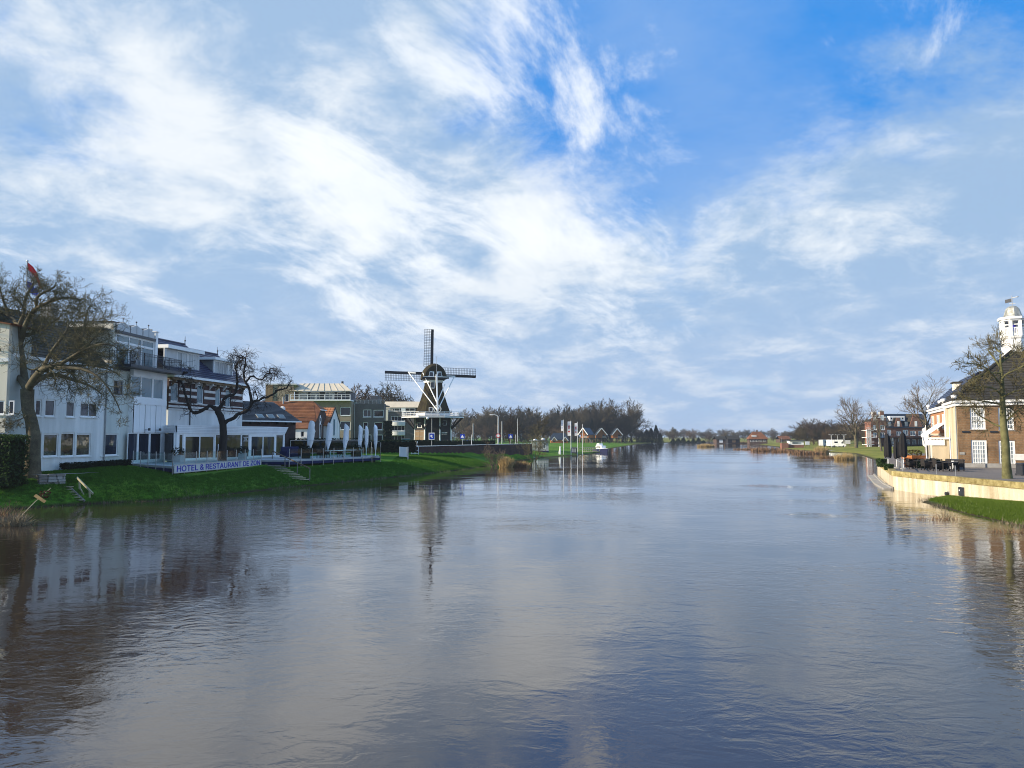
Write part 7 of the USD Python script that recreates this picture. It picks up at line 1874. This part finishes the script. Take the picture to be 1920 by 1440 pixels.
# --- wooden cabins on stilts at the wood's edge
def cabin(px, Y, lab, yaw, first=None):
    p = stand(px, Y); p[2] = max(p[2], .7)
    if first is not None: return first.copy(p, yaw, lab)
    t = Thing('stilt_cabin', lab, 'cabin', p, yaw, 'orange cabins on stilts')
    W2, D = 2.35, 6.0; z0, z1, z2 = 2.6, 4.6, 7.6
    t.part('front_wall', MB().panel([(-W2, z0), (.2, z0), (.2, z1 + 2.4), (-W2, z1)], 1.4, 1.5), 'cedar'); t.part('front_wall', MB().panel([(.201, z0), (W2, z0), (W2, z1), (.201, z1 + 2.4)], 2.2, 2.3), 'cedar')
    for s_ in (-1, 1): t.part('side_wall', MB().box(s_ * W2 - .06, s_ * W2 + .06, 1.5, D, z0, z1), 'cedar')
    t.part('floor', MB().box(-W2 - .1, W2 + .1, 0, D, z0 - .25, z0 - .01), 'timber_dark')
    for s_ in (-1, 1): t.part('roof', MB().sheet([(s_ * (W2 + .6), -.3, z1 - .5), (0, -.3, z2), (0, D + .2, z2), (s_ * (W2 + .6), D + .2, z1 - .5)][::s_], .16), 'roof_slate')
    for s_ in (-1, 1): t.part('bargeboard', MB().beam((s_ * (W2 + .65), -.36, z1 - .55), (0, -.36, z2 + .03), .08, .34), 'white_paint')
    for x in (-W2 + .1, 0, W2 - .1):
        t.part('stilt', MB().box(x - .14, x + .14, .0, .28, -.6, z0 - .251), 'timber'); t.part('stilt', MB().box(x - .14, x + .14, D - .4, D - .1, -.6, z0 - .251), 'timber')
    t.part('front_post', MB().box(-.14, .14, -.02, .26, z0, z1 + 2.2), 'cedar')
    t.part('balcony', MB().box(.2, W2, .0, .08, z0, z0 + 1.0), 'timber_grey')
    t.part('crossbeam', MB().box(-W2, W2, .0, .1, z1 - .15, z1 + .05), 'cedar')
    t.part('window', MB().box(.9, 1.9, 2.16, 2.199, z0 + .9, z0 + 2.0), 'pane_dark')
    t.part('stair', MB().beam((W2 + .3, 1.0, z0), (W2 + 2.2, 1.2, -.2), .9, .15), 'timber_grey')
    for x, y in ((W2 + 1.6, .9), (W2 + 2.4, 1.1)): t.part('stair_post', MB().box(x - .1, x + .1, y - .1, y + .1, -.3, 1.5), 'timber')
    return t


c1 = cabin(1128, 395, 'middle of three orange wooden cabins on stilts', 2)
cabin(1093.5, 392, 'left of three orange cabins on stilts, its right side wall sunlit', -38, c1)
cabin(1157.5, 412, 'right of three orange wooden cabins on stilts', 4, c1)
p = stand(1049, 380); t = Thing('low_house', 'low house with a wide slate roof and two small gables at the wood edge', 'building', p, 0)
t.part('wall', MB().box(-4.2, 4.2, 0, 7, -.4, 1.9), 'cedar'); t.part('roof', MB().sheet([(-5, -.5, 1.6), (5, -.5, 1.6), (3, 3.5, 5.0), (-3, 3.5, 5.0)], .15).sheet([(5, -.5, 1.6), (5, 7.5, 1.6), (3, 3.5, 5.0)], .15).sheet([(-5, 7.5, 1.6), (-5, -.5, 1.6), (-3, 3.5, 5.0)], .15), 'roof_slate')
for x in (-2.6, 2.8):
    g_ = t.part('gable', MB().panel([(x - 1.3, 1.2), (x + 1.3, 1.2), (x, 2.9)], -.9, -.7), 'timber'); t.part('bargeboard', MB().beam((x - 1.5, -.95, 1.05), (x, -.95, 3.0), .1, .22).beam((x + 1.5, -.95, 1.05), (x, -.95, 3.0), .1, .22), 'white_paint', parent=g_)
    t.part('window', MB().box(x - .6, x + .6, -.03, -.001, .4, 1.3), 'pane_dark')

# --- the wood: trees one by one
r = np.random.default_rng(77)
WOOD = 'bare trees massed in the wood behind the cabins'
woodland('round', 'round brown bare tree standing alone left of the banners', stand(1005, 238), 10.2, 40, wide=1.0)
woodland('brown', 'round brown bare tree between two pale poles right of the street lamp', stand(955.5, 225), 9.4, 200)
woodland('open', 'spreading bare tree at the right end of the wood, overhanging the water', stand(1185, 452), 24.5, 30, wide=1.12)
woodland('tall', 'tall pale bare tree behind the right stilt cabin', stand(1166, 448), 25.5, 120)
woodland('tall', 'tall pale bare tree behind the middle stilt cabin', stand(1117, 436), 26, 200)
woodland('tall', 'tall bare tree behind the left stilt cabin', stand(1098, 440), 24.5, 290)
for i, px in enumerate(np.linspace(858, 1180, 30)):
    Y = r.uniform(405, 440) if px < 1090 else r.uniform(445, 470)
    top = np.interp(px, [850, 890, 930, 990, 1040, 1085, 1120, 1165, 1185], [772, 769, 766, 768, 769, 765, 757, 758, 772]) + r.normal(0, 2.5)
    H = (818 - top) / 1440 * Y + CAM_Z - .8
    woodland(('round', 'tall', 'open')[i % 3], 'bare tree within the wood behind the cabins', stand(px + r.normal(0, 2), Y), H, r.uniform(0, 360), WOOD, r.uniform(1.0, 1.3))
for i, px in enumerate(np.linspace(850, 1170, 26)):
    Y = r.uniform(480, 540)
    top = np.interp(px, [850, 890, 930, 990, 1040, 1085, 1120, 1165, 1185], [774, 770, 767, 769, 770, 767, 760, 764, 780]) + r.normal(0, 2)
    woodland(('tall', 'round', 'brown')[i % 3], 'bare tree within the wood behind the cabins', stand(px + r.normal(0, 3), Y), (818 - top) / 1440 * Y + CAM_Z - .8, r.uniform(0, 360), WOOD, r.uniform(1.1, 1.4))
for i, px in enumerate(np.linspace(862, 1190, 22)):
    Y = r.uniform(398, 430)
    if px > 1070: Y += 40
    woodland('brown', 'low bare undergrowth tree at the foot of the wood', stand(px + r.normal(0, 3), Y), r.uniform(7, 11), r.uniform(0, 360), 'undergrowth trees at the foot of the wood', 1.25)
for px, Y, top, w_, lab in ((975, 462, 767, 8.5, 'dark conifer top rising above the wood right of the street lamp'), (992, 462, 766, 8.5, 'dark conifer top rising above the wood over the round brown tree'), (1046, 450, 767, 6, 'slim dark conifer in the wood above the low house'), (1058, 455, 765, 7, 'dark conifer in the wood above the banners'), (1076, 425, 778, 7, 'dark conifer between the low house and the left stilt cabin'), (1110, 428, 785, 6, 'dark conifer between the left and middle stilt cabins'), (1139, 445, 795, 7, 'short dark conifer between the middle and right stilt cabins'), (1128, 470, 752, 5, 'lone pine head poking out on top of the wood')):
    conifer_tree(lab, stand(px, Y), (818 - top) / 1440 * Y + CAM_Z - .8, w_, 37 * px)
conifer_tree('pointed dark conifer right of the wood, tallest of its clump', stand(1230, 470), 11.4, 7.4, 10)
for px, Y, H, W_, lab in ((1221, 473, 9.2, 7.5, 'dark conifer second from the right in the clump by the water'), (1213, 476, 8.2, 8, 'dark spreading conifer in the middle of the clump by the water'), (1203, 478, 7.0, 8, 'dark low conifer at the left end of the clump by the water'), (1238, 474, 7.2, 5, 'small dark conifer at the right end of the clump by the water')): conifer_tree(lab, stand(px, Y), H, W_, px * 7)

# trees behind the apartments and the mill
for i, (px, Y, top, k, lab) in enumerate(((672, 215, 726, 'brown', 'brown twiggy tree above the roof railing of the grey apartments'), (694, 220, 728, 'brown', 'brown twiggy tree above the chimney of the grey apartments'), (652, 222, 731, 'brown', 'low brown tree behind the cream mansard roof'), (733, 250, 728, 'round', 'bare tree above the left end of the curved balcony block'), (757, 245, 723, 'round', 'tall round bare tree above the curved balcony block'), (778, 250, 727, 'round', 'bare tree left of the thatched mill body'), (712, 240, 733, 'brown', 'low brown tree between the grey and the curved balcony blocks'))):
    p = stand(px, Y); woodland(k, lab, p, (818 - top) / 1440 * Y + CAM_Z - p[2], 53 * i, wide=1.25)
for i, (px, Y, top) in enumerate(((497, 190, 742), (508, 190, 752), (485, 170, 748))): woodland('round', ('bare twiggy tree at the left edge of the tan apartments', 'bare low tree peeping left of the tan apartments', 'bare tree behind the slate roofed house')[i], stand(px, Y), (818 - top) / 1440 * Y + 2, 70 * i)

# --- right meadow: row of trees, lamps, campers, hut
ROW = 'bare trees in the row along the far meadow'
for i, px in enumerate(np.linspace(1500, 1640, 19)):
    Y = r.uniform(300, 345); top = np.interp(px, [1498, 1515, 1560, 1600, 1640], [803, 801, 801, 800, 799]) + r.normal(0, 2)
    woodland(('brown', 'open', 'round')[i % 3], 'bare brown tree in the row along the far meadow', stand(px + r.normal(0, 2), Y), (818 - top) / 1440 * Y + CAM_Z - 1, r.uniform(0, 360), ROW, 1.1)
for i, px in enumerate(np.linspace(1512, 1645, 14)):
    woodland('brown', 'bare brown tree in the row along the far meadow', stand(px + r.normal(0, 2), r.uniform(360, 400)), r.uniform(9.5, 12), r.uniform(0, 360), ROW, 1.4)
woodland('tall', 'darker bare tree at the left end of the meadow row, behind the hut', stand(1494, 330), 9.6, 15, wide=1.4)
for i, (px, Y) in enumerate(((1558.5, 262), (1570, 275), (1582.5, 255))):
    g = stand(px, Y); lab = ('leftmost of three twin armed lamps on the far meadow', 'middle of three twin armed lamps on the far meadow', 'rightmost of three twin armed lamps on the far meadow')[i]
    t = Thing('twin_lamp', lab, 'street lamp', g); h_ = at(px, 815.5, Y)[2] - g[2]
    t.part('pole', MB().rod((0, 0, -.2), (0, 0, h_), .09, 8), 'pale_grey'); t.part('arm', MB().beam((-.5, 0, h_), (.5, 0, h_), .10), 'pale_grey')
    for s_ in (-1, 1): t.part('lamp_head', MB().bev(s_ * .55 - .25, s_ * .55 + .25, -.12, .12, h_ - .02, h_ + .10, .03), 'pale_grey')
# hut
g = stand(1492, 262); t = Thing('pump_house', 'small white and red brick hut with a dark roof on the far meadow', 'building', g, -6)
w2 = 2.6; t.part('lower_wall', MB().box(-w2, w2, 0, 3.5, -.4, 1.0), 'brick_red'); t.part('upper_wall', MB().box(-w2 + .5, w2, .05, 3.5, 1.002, 2.3), 'white_paint'); t.part('roof', MB().box(-w2 + .3, w2 + .3, -.3, 3.8, 2.302, 2.6), 'roof_grey')
t.part('annex_wall', MB().box(-w2 - 2.2, -w2 - .01, -.6, 2.0, -.4, 1.6), 'brick_red', label='low brick annex'); t.part('window', MB().box(-1.2, 1.6, .0, .049, 1.3, 1.9), 'pane_curtain'); t.part('mast', MB().rod((-w2 - 2, .2, 1.6), (-w2 - 2, .2, 3.4), .05, 6), 'steel')
for i, (px, Y, lab) in enumerate(((1564, 268, 'white camper van parked left of the middle twin armed lamp'), (1572, 258, 'large white camper van parked between two twin armed lamps'), (1547, 280, 'grey parked van left of the leftmost twin armed lamp'))):
    g = stand(px, Y); t = Thing('camper_van', lab, 'camper van', g, (12, -14, 30)[i]); m_ = ('white_paint', 'white_paint', 'grey_panel')[i]
    t.part('body', MB().panel([(-2.4, .45), (2.2, .45), (2.25, 1.0), (1.5, 1.35), (1.0, 1.9), (1.3, 2.3), (1.2, 2.6), (-2.4, 2.55)], -.95, .95), m_)
    t.part('side_window', MB().box(-1.5, -.4, -.97, -.951, 1.5, 2.0), 'pane_dark'); t.part('cab_window', MB().panel([(.75, 1.35), (1.42, 1.35), (1.0, 1.85), (.75, 1.85)], -.97, -.951), 'pane_dark')
    for x in (-1.5, 1.4): t.part('wheel', MB().path([(x, -.98, .35), (x, -.76, .35)], .35, 14), 'dark_metal')
for i, (px, Y, lab) in enumerate(((1513.5, 268, 'white notice board beside the hut'), (1589.5, 240, 'white notice board on posts right of the lamps'))):
    g = stand(px, Y); t = Thing('notice_board', lab, 'sign', g); t.part('board', MB().box(-.75, .75, -.04, .04, .9, 2.1), 'white_paint')
    for s_ in (-1, 1): t.part('post', MB().box(s_ * .6 - .05, s_ * .6 + .05, .041, .12, -.3, 2.1), 'timber')
def ribbon(name, lab, pts, w, m, cat=None, lift=.03):
    p = np.array(pts, float); from_ = LineString(p).segmentize(1.5).buffer(w / 2, cap_style=2)
    tr_ = trimesh.creation.triangulate_polygon(from_.segmentize(2.0), engine='earcut'); v = np.array(tr_[0]); m2 = trimesh.Trimesh(np.c_[v, v[:, 0] * 0], tr_[1], process=False).subdivide().subdivide()
    v = np.array(m2.vertices); v[:, 2] = np.maximum(ground_z(v[:, 0], v[:, 1]), -.05) + lift
    return single(name, (v, np.array(m2.faces)), m, lab, kind='structure')


ribbon('path', 'pale path curving across the far meadow towards the water', [on(1560, 842.5, .7)[:2], on(1540, 842, .65)[:2], on(1515, 844.5, .45)[:2], on(1490, 845.5, .3)[:2]], 2.2, 'road_pale')
ribbon('path', 'grey path descending to the water below the apartments', [on(1560, 853, .45)[:2], on(1590, 856, .6)[:2], on(1612, 859.5, .5)[:2]], 2.4, 'road_pale')

# --- far shore
p = stand(1422, 408); t = Thing('farmhouse', 'farmhouse with a large red hipped roof and white windows on the far shore', 'building', (p[0], p[1], .6), -8)
t.part('wall', MB().box(-4.6, 4.6, 0, 8, -.5, 2.2), 'brick_brown')
tiles(t, [(-5.2, -.5, 2.1), (5.2, -.5, 2.1), (1.8, 4, 6.0), (-2.2, 4, 6.0)], 'roof_brown', 8, name='roof'); tiles(t, [(5.2, -.5, 2.1), (5.2, 8.5, 2.1), (1.8, 4.1, 6.0), (1.8, 4, 6.0)], 'roof_brown', 8, name='roof'); tiles(t, [(-5.2, 8.5, 2.1), (-5.2, -.5, 2.1), (-2.2, 4, 6.0), (-2.2, 4.1, 6.0)], 'roof_brown', 8, name='roof')
t.part('chimney', MB().box(-.4, .4, 3.6, 4.4, 5.8, 7.0), 'brick_brown')
d_ = t.part('dormer', MB().box(-3.2, -1.0, .6, 3, 3.2, 4.2), 'white_paint')
for x in (-2.7, -1.7): t.part('pane', MB().box(x - .3, x + .3, .55, .599, 3.4, 4.0), 'pane_dark', parent=d_)
for x in (-3.6, -2.2, -.6, 1.2, 3.0): f_ = t.part('window', MB().box(x - .5, x + .5, -.05, -.001, .6, 1.7), 'white_paint'); t.part('pane', MB().box(x - .38, x + .38, -.07, -.051, .72, 1.58), 'pane_dark', parent=f_)
for i, (px, w2, h_, lab) in enumerate(((1352, 2.6, 3.6, 'dark brown barn at the left end of the far farmyard'), (1376, 3.4, 4.2, 'dark barn left of the red roofed farmhouse'), (1472, 3.0, 3.8, 'low reddish barn right of the red roofed farmhouse'))):
    p = stand(px, 430 + 12 * i); t = Thing('barn', lab, 'building', (p[0], p[1], .6), 0)
    t.part('wall', MB().box(-w2, w2, 0, 7, -.5, 1.9), 'brick_brown' if i != 1 else 'timber_dark'); tiles(t, [(-w2 - .4, -.4, 1.8), (w2 + .4, -.4, 1.8), (w2 + .4, 3.5, h_), (-w2 - .4, 3.5, h_)], 'roof_dark' if i < 2 else 'roof_brown', 6)
    t.part('gable', MB().add([(w2 - .01, 0, 1.9), (w2 - .01, 7, 1.9), (w2 - .01, 3.5, h_ - .1)], [(0, 1, 2)]), 'timber_dark'); t.part('back_roof', MB().sheet([(w2 + .4, 7.4, 1.8), (-w2 - .4, 7.4, 1.8), (-w2 - .4, 3.5, h_), (w2 + .4, 3.5, h_)], .1), 'roof_dark'); t.part('door', MB().box(-1, 1, -.04, -.001, 0, 1.7), 'white_paint' if i == 0 else 'timber')
ORD = ('leftmost', 'second', 'third', 'fourth', 'fifth', 'sixth', 'seventh', 'eighth', 'ninth', 'tenth', 'eleventh', 'twelfth', 'thirteenth', 'fourteenth', 'rightmost')
FAR = 'bare trees along the far shore'
for i, (px, Y, top, k, w_) in enumerate(sorted(((1255, 640, 803, 'round', 1.3), (1262, 560, 813, 'brown', 1.2), (1275, 600, 797, 'tall', 1.0), (1268, 700, 806, 'round', 1.3), (1293, 620, 809, 'brown', 1.2), (1301, 620, 813, 'brown', 1.2), (1330, 600, 812, 'brown', 1.5), (1322, 640, 811, 'round', 1.4), (1352, 620, 809, 'round', 1.5), (1372, 640, 808, 'round', 1.2), (1396, 600, 811, 'round', 1.1), (1400, 640, 806, 'open', 1.0), (1450, 560, 813, 'brown', 1.4), (1470, 560, 811, 'brown', 1.2), (1479, 520, 811, 'brown', 1.1)))):
    p = stand(px, Y); woodland(k, f'{ORD[i]} of the fifteen bare trees along the far shore, counted from the conifer clump', p, (818 - top) / 1440 * Y + CAM_Z - p[2], 91 * i, FAR, w_)
for i in range(46):
    px = 1190 + i * 7 + r.normal(0, 3); Y = r.uniform(850, 1050); p = stand(px, Y)
    woodland(('round', 'brown', 'open')[i % 3], 'distant bare tree fading into the haze on the horizon', p, r.uniform(8, 13), r.uniform(0, 360), 'distant trees on the horizon', 1.8)
for i in range(60):
    px = (-300 + i * 19 if i < 56 else 1500 + (i - 56) * 60) + r.normal(0, 4)
    if 1180 < px < 1500: continue
    Y = r.uniform(600, 800); woodland(('round', 'brown', 'open')[i % 3], 'distant bare tree behind the houses and the wood', stand(px, Y), r.uniform(10, 14), r.uniform(0, 360), 'distant trees behind the houses', 1.8)
for i in range(7): conifer_tree(f'{ORD[i] if i < 6 else "rightmost"} of seven small dark bushy conifers along the far shore, from the left', stand(1262 + i * 9.5, 520 + 9 * (i % 3)), 3.2 + (i % 3), 6.5, 50 * i, 'dark bushes on the far shore')

# --- reeds, bushes and grass
def reeds(name, lab, c, R, n, h, m='reed_gold', cat='reeds', seed=1, lean=.18, w=.02, kind=None, z=-.15):
    q = np.random.default_rng(seed); c = np.asarray(c, float)
    a = q.random(n) * 6.283; rr = np.sqrt(q.random(n)) * (1 if np.ndim(R) == 0 else 1)
    Rx, Ry = (R, R) if np.ndim(R) == 0 else R
    b = np.stack([np.cos(a) * rr * Rx, np.sin(a) * rr * Ry, np.zeros(n) + z], 1)
    L = h * (.55 + .6 * q.random(n)) * (1 - .35 * rr); d = q.normal(0, lean, (n, 3)); d[:, 2] = 1; d[:, :2] += np.stack([np.cos(a), np.sin(a)], 1) * lean * rr[:, None]
    d /= np.linalg.norm(d, axis=1, keepdims=True); m_ = b + d * (L * .6)[:, None]; t_ = b + d * L[:, None] + np.stack([d[:, 0] * L * .35, d[:, 1] * L * .35, -L * .06], 1)
    g = q.random(n) * 3.14; s = np.stack([np.cos(g), np.sin(g), g * 0], 1) * w
    v = np.stack([b - s, b + s, m_ - s * .8, m_ + s * .8, t_], 1).reshape(-1, 3); i = np.arange(n)[:, None] * 5
    f = np.concatenate([i + [0, 1, 3], i + [0, 3, 2], i + [2, 3, 4]])
    t = Thing(name, lab, cat, c, 0, None)
    t.part('stems', MB().add(v, f), m, kind='stuff')
    return t


def shrub_tree(name, lab, c, H, seed, m, tw, kids=(6, 5), n=7):
    q = np.random.default_rng(seed); T = Tree(seed, kids=(5, 5, 4), ratio=(.6, .6, .5), ang=(38, 42, 42), wig=.14, trop=.08, rmin=.014, nseg=(5, 4, 3), sides=(5, 4, 3), start=.2)
    for i in range(n):
        a = q.random() * 6.28; T.grow((math.cos(a) * .25, math.sin(a) * .25, -.2), (math.cos(a) * .45, math.sin(a) * .45, 1), H * q.uniform(.5, .85), .045)
    return tree_thing(name, lab, c, T, m, tw)


q = ground_at(949, 876); q[2] = 0
reeds('reed_clump', 'golden dry reed clump at the water edge below the low wall', q, (.85, .7), 1100, 2.0, 'reed_gold', seed=3)
reeds('reed_clump', 'thin brown reeds right of the golden clump', q + [1.9, .6, 0], (.9, .6), 260, 1.5, 'reed_brown', seed=4)
shrub_tree('bare_bush', 'bare twiggy bush left of the golden reeds', q + [-1.6, .8, 0], 3.0, 8, 'twig', 'twig')
q = ground_at(1001, 866); q[2] = .05
shrub_tree('willow_bush', 'small olive willow at the water edge before the kiosk', q, 4.6, 9, 'twig_moss', 'twig_moss', n=8)
reeds('reed_clump', 'low pale reeds between the golden clump and the small willow', on(980, 869.5, 0), (1.1, .5), 160, .7, 'reed_gold', seed=5)
for i, (px, py, rx, ry, n_, h_, m_, lab) in enumerate(((1540, 850.5, 1.7, 1.2, 700, 2.6, 'reed_gold', 'tall golden reeds at the left end of the flooded meadow edge'), (1583, 862, 1.6, 1.0, 800, 1.7, 'reed_gold', 'wide golden reed clump below the grey path'), (1562, 859, 2.6, .9, 500, .9, 'reed_brown', 'low brown reeds between two golden clumps'), (1512, 851, 4.5, 1.2, 400, 1.3, 'reed_brown', 'brown reed strip right of the flooded meadow'), (1478, 847.5, 4.5, 1.2, 380, 1.2, 'reed_brown', 'brown reed strip standing in the flood before the hut'), (1440, 846, 5.0, 1.2, 420, 1.7, 'reed_brown', 'reddish reed strip in the middle of the flood'), (1402, 843, 4.5, 1.0, 260, 1.0, 'reed_brown', 'leftmost thin brown reed strip in the flood'), (1323, 838, 3.4, 1.6, 700, 1.9, 'reed_gold', 'small tawny reed island in the open water'), (1395, 831.5, 9, 2, 700, 1.8, 'reed_brown', 'tawny reeds before the farmhouse'), (1140, 831, 8, 2, 400, 1.7, 'reed_brown', 'brown reeds behind the moored boat'))):
    reeds('reed_clump', lab, on(px, py, 0), (rx, ry), n_, h_, m_, seed=30 + i, w=.03 if i < 3 else .06)
pole_sign('channel_marker', 'thin dark marker post standing in the flooded river', 'post', 1358, 833, 840, 290, [], .12, 'timber')
for i, (px, py, rx, ry, n_, h_, lab) in enumerate(((1756, 974, 1.0, .5, 130, .55, 'sparse dead reeds in the water off the grass point'), (1778, 972, .35, .3, 50, .95, 'upright dead plant stems off the grass point'), (1890, 998, .9, .5, 160, .5, 'rusty dead water plants near the right edge'), (1665, 946, .6, .4, 80, .5, 'floating dead stems off the corner of the quay wall'), (1643, 938, .4, .3, 50, .5, 'pale floating twigs left of the quay wall corner'))):
    reeds('water_plants', lab, on(px, py, 0), (rx, ry), n_, h_, 'reed_brown' if i % 2 == 0 else 'dry_stem', 'water plants', 60 + i, .35, .012)
reeds('reed_clump', 'tangled straw coloured reeds at the bottom of the leaning marker', on(30, 985, 0), (.62, .5), 420, 1.0, 'dry_stem', seed=71, lean=.4, w=.014)
reeds('reed_clump', 'dark brown dead plants at the left edge of the picture', on(-6, 975, 0), (1.1, 1.0), 420, 1.15, 'reed_brown', seed=72, lean=.4, w=.014)
reeds('reed_clump', 'dead bank plants on the shore left of the leaning marker', on(8, 948, .15), (.9, .8), 260, .7, 'reed_brown', seed=73, lean=.4, w=.012)


def margin(name, lab, edge, n, m, seed, w=.8, h=.22):
    """Flattened dead grass and litter along a waterline."""
    q = np.random.default_rng(seed); L = LineString(edge); d = q.random(n) * L.length
    b = np.array([L.interpolate(t).coords[0] for t in d]) + q.normal(0, w * .5, (n, 2)); z = np.maximum(ground_z(b[:, 0], b[:, 1]), -.02)
    keep = (meshkit.noise(np.c_[b / 2.2, z * 0], 4) > .42); b, z = b[keep], z[keep]; n = len(b)
    g = q.random(n) * 6.28; ln = h * q.uniform(.5, 1.8, n); rise = q.uniform(.1, .9, n)
    t = np.c_[b + np.stack([np.cos(g), np.sin(g)], 1) * (ln * (1 - rise * .6))[:, None], z + ln * rise]; s_ = np.stack([-np.sin(g), np.cos(g)], 1) * .012
    v = np.stack([np.c_[b - s_, z - .02], np.c_[b + s_, z - .02], t], 1).reshape(-1, 3); i = np.arange(n) * 3
    single(name, MB().add(v, np.stack([i, i + 1, i + 2], 1)), m, lab, 'grass', kind='stuff')


margin('dead_grass', 'flattened straw and litter along the left waterline', LEFT_EDGE[3:14], 9000, 'dry_stem', 90)
margin('wet_grass', 'dark wet grass blades standing out of the left waterline', LEFT_EDGE[3:14], 9000, 'grass_blade', 91, 1.1, .25)
margin('dead_grass', 'flattened straw and litter along the right waterline', RIGHT_EDGE[15:22], 3500, 'dry_stem', 92, .6)


def tufts(name, lab, poly, n, s, seed, m='grass_blade'):
    q = np.random.default_rng(seed); x0, y0, x1, y1 = poly.bounds; P_ = q.random((n * 3, 2)) * [x1 - x0, y1 - y0] + [x0, y0]
    P_ = P_[shapely.contains_xy(poly, P_[:, 0], P_[:, 1])][:n]; z = ground_z(P_[:, 0], P_[:, 1]); k = z > .04; P_, z = P_[k], z[k]
    pi = UsdGeom.PointInstancer.Define(stage, '/World/' + numbered(name)); path = str(pi.GetPath())
    for j in range(3):
        m_ = 16; b = q.normal(0, .09, (m_, 2)); h = q.uniform(.05, .14, m_); d = q.normal(0, .06, (m_, 2)); g = q.random(m_) * 3.14
        s_ = np.stack([np.cos(g), np.sin(g)], 1) * .012
        v = np.concatenate([np.c_[b - s_, np.full(m_, -.02)], np.c_[b + s_, np.full(m_, -.02)], np.c_[b + d, h]]); i = np.arange(m_)
        usdkit.mesh(stage, f'{path}/tuft_{j}', (v, np.stack([i, i + m_, i + 2 * m_], 1)), LOOK[m])
    pi.CreatePrototypesRel().SetTargets([Sdf.Path(f'{path}/tuft_{j}') for j in range(3)])
    nn = len(P_); pi.CreateProtoIndicesAttr(Vt.IntArray.FromNumpy(q.integers(0, 3, nn).astype(np.int32)))
    pi.CreatePositionsAttr(Vt.Vec3fArray.FromNumpy(np.c_[P_, z].astype(np.float32)))
    a = q.random(nn) * np.pi; quat = np.zeros((nn, 4)); 
    pi.CreateOrientationsAttr([Gf.Quath(float(math.cos(t_)), 0, 0, float(math.sin(t_))) for t_ in a])
    sc = s * q.uniform(.6, 1.3, nn); pi.CreateScalesAttr(Vt.Vec3fArray.FromNumpy(np.repeat(sc[:, None], 3, 1).astype(np.float32)))
    meta(pi.GetPrim(), lab, 'grass', kind='stuff')


tufts('grass', 'bright grass on the point below the retaining wall', Polygon([(23.6, 30), (30.3, 30), (30.2, 54), (27.5, 51.6), (24.4, 41)]), 15000, 1.0, 5, 'grass_sunny')
tufts('grass', 'green grass on the lawn below the hotel and its terrace', Polygon([(-34, 41), (-26.5, 47.5), (-22.8, 50.4), (-18, 64), (-16, 69), (-11.5, 81), (-6.9, 94.7), (-2.4, 112), (-8.5, 114), (-14.5, 102), (-13.8, 88), (-20.5, 71.5), (-23, 70), (-24, 57), (-31, 61), (-32, 50)]), 42000, .9, 6)

# --- Dutch flag on the hotel roof
p0, p1 = at(47, 600, 55.5), at(51.5, 489, 55.5)
t = Thing('national_flag', 'red white and blue flag on a pole above the hotel roof', 'flag', p0)
t.part('pole', MB().rod((0, 0, -1.5), p1 - p0, .045, 8, .03), 'rail_grey'); t.part('knob', MB().ball(p1 - p0, .09, 1), 'white_metal')
F_ = lambda px, py, dy=0.: at(px, py, 55.5 + dy) - p0
cols = [('flag_red', [(51, 491), (50.5, 503), (62, 512, .3), (74, 535, .4), (77, 545, .3), (76, 533, .2), (70, 512, .1), (62, 500, .2)]), ('flag_white', [(50.5, 503), (50, 528), (56, 530, .3), (66, 542, .2), (72, 550, .3), (74, 540, .4), (62, 512, .3)]), ('flag_blue', [(50, 525), (51, 541), (60, 552, .3), (70, 556, .2), (73, 546, .3), (64, 534, .2), (56, 524, .3)])]
for m_, pts in cols:
    P_ = np.array([F_(*q) for q in pts]); c = P_.mean(0) + [0, -.1, 0]; k = len(P_)
    t.part('stripe', MB().add(np.vstack([P_, c]), [(i, (i + 1) % k, k) for i in range(k)]), m_)

# --- thin air
usd_mat('air', {'v': ('principled_volume', {'color': (.72, .82, .95), 'density': .00018, 'anisotropy': .25})}, [], out=None, vol='v.volume')
HB = MB().box(-2500, 2500, -140, 2500, -3.2, 36)
p = usdkit.mesh(stage, '/World/haze', HB.arr(), LOOK['air']); meta(p.GetPrim(), 'thin pale haze over the whole valley', kind='stuff')
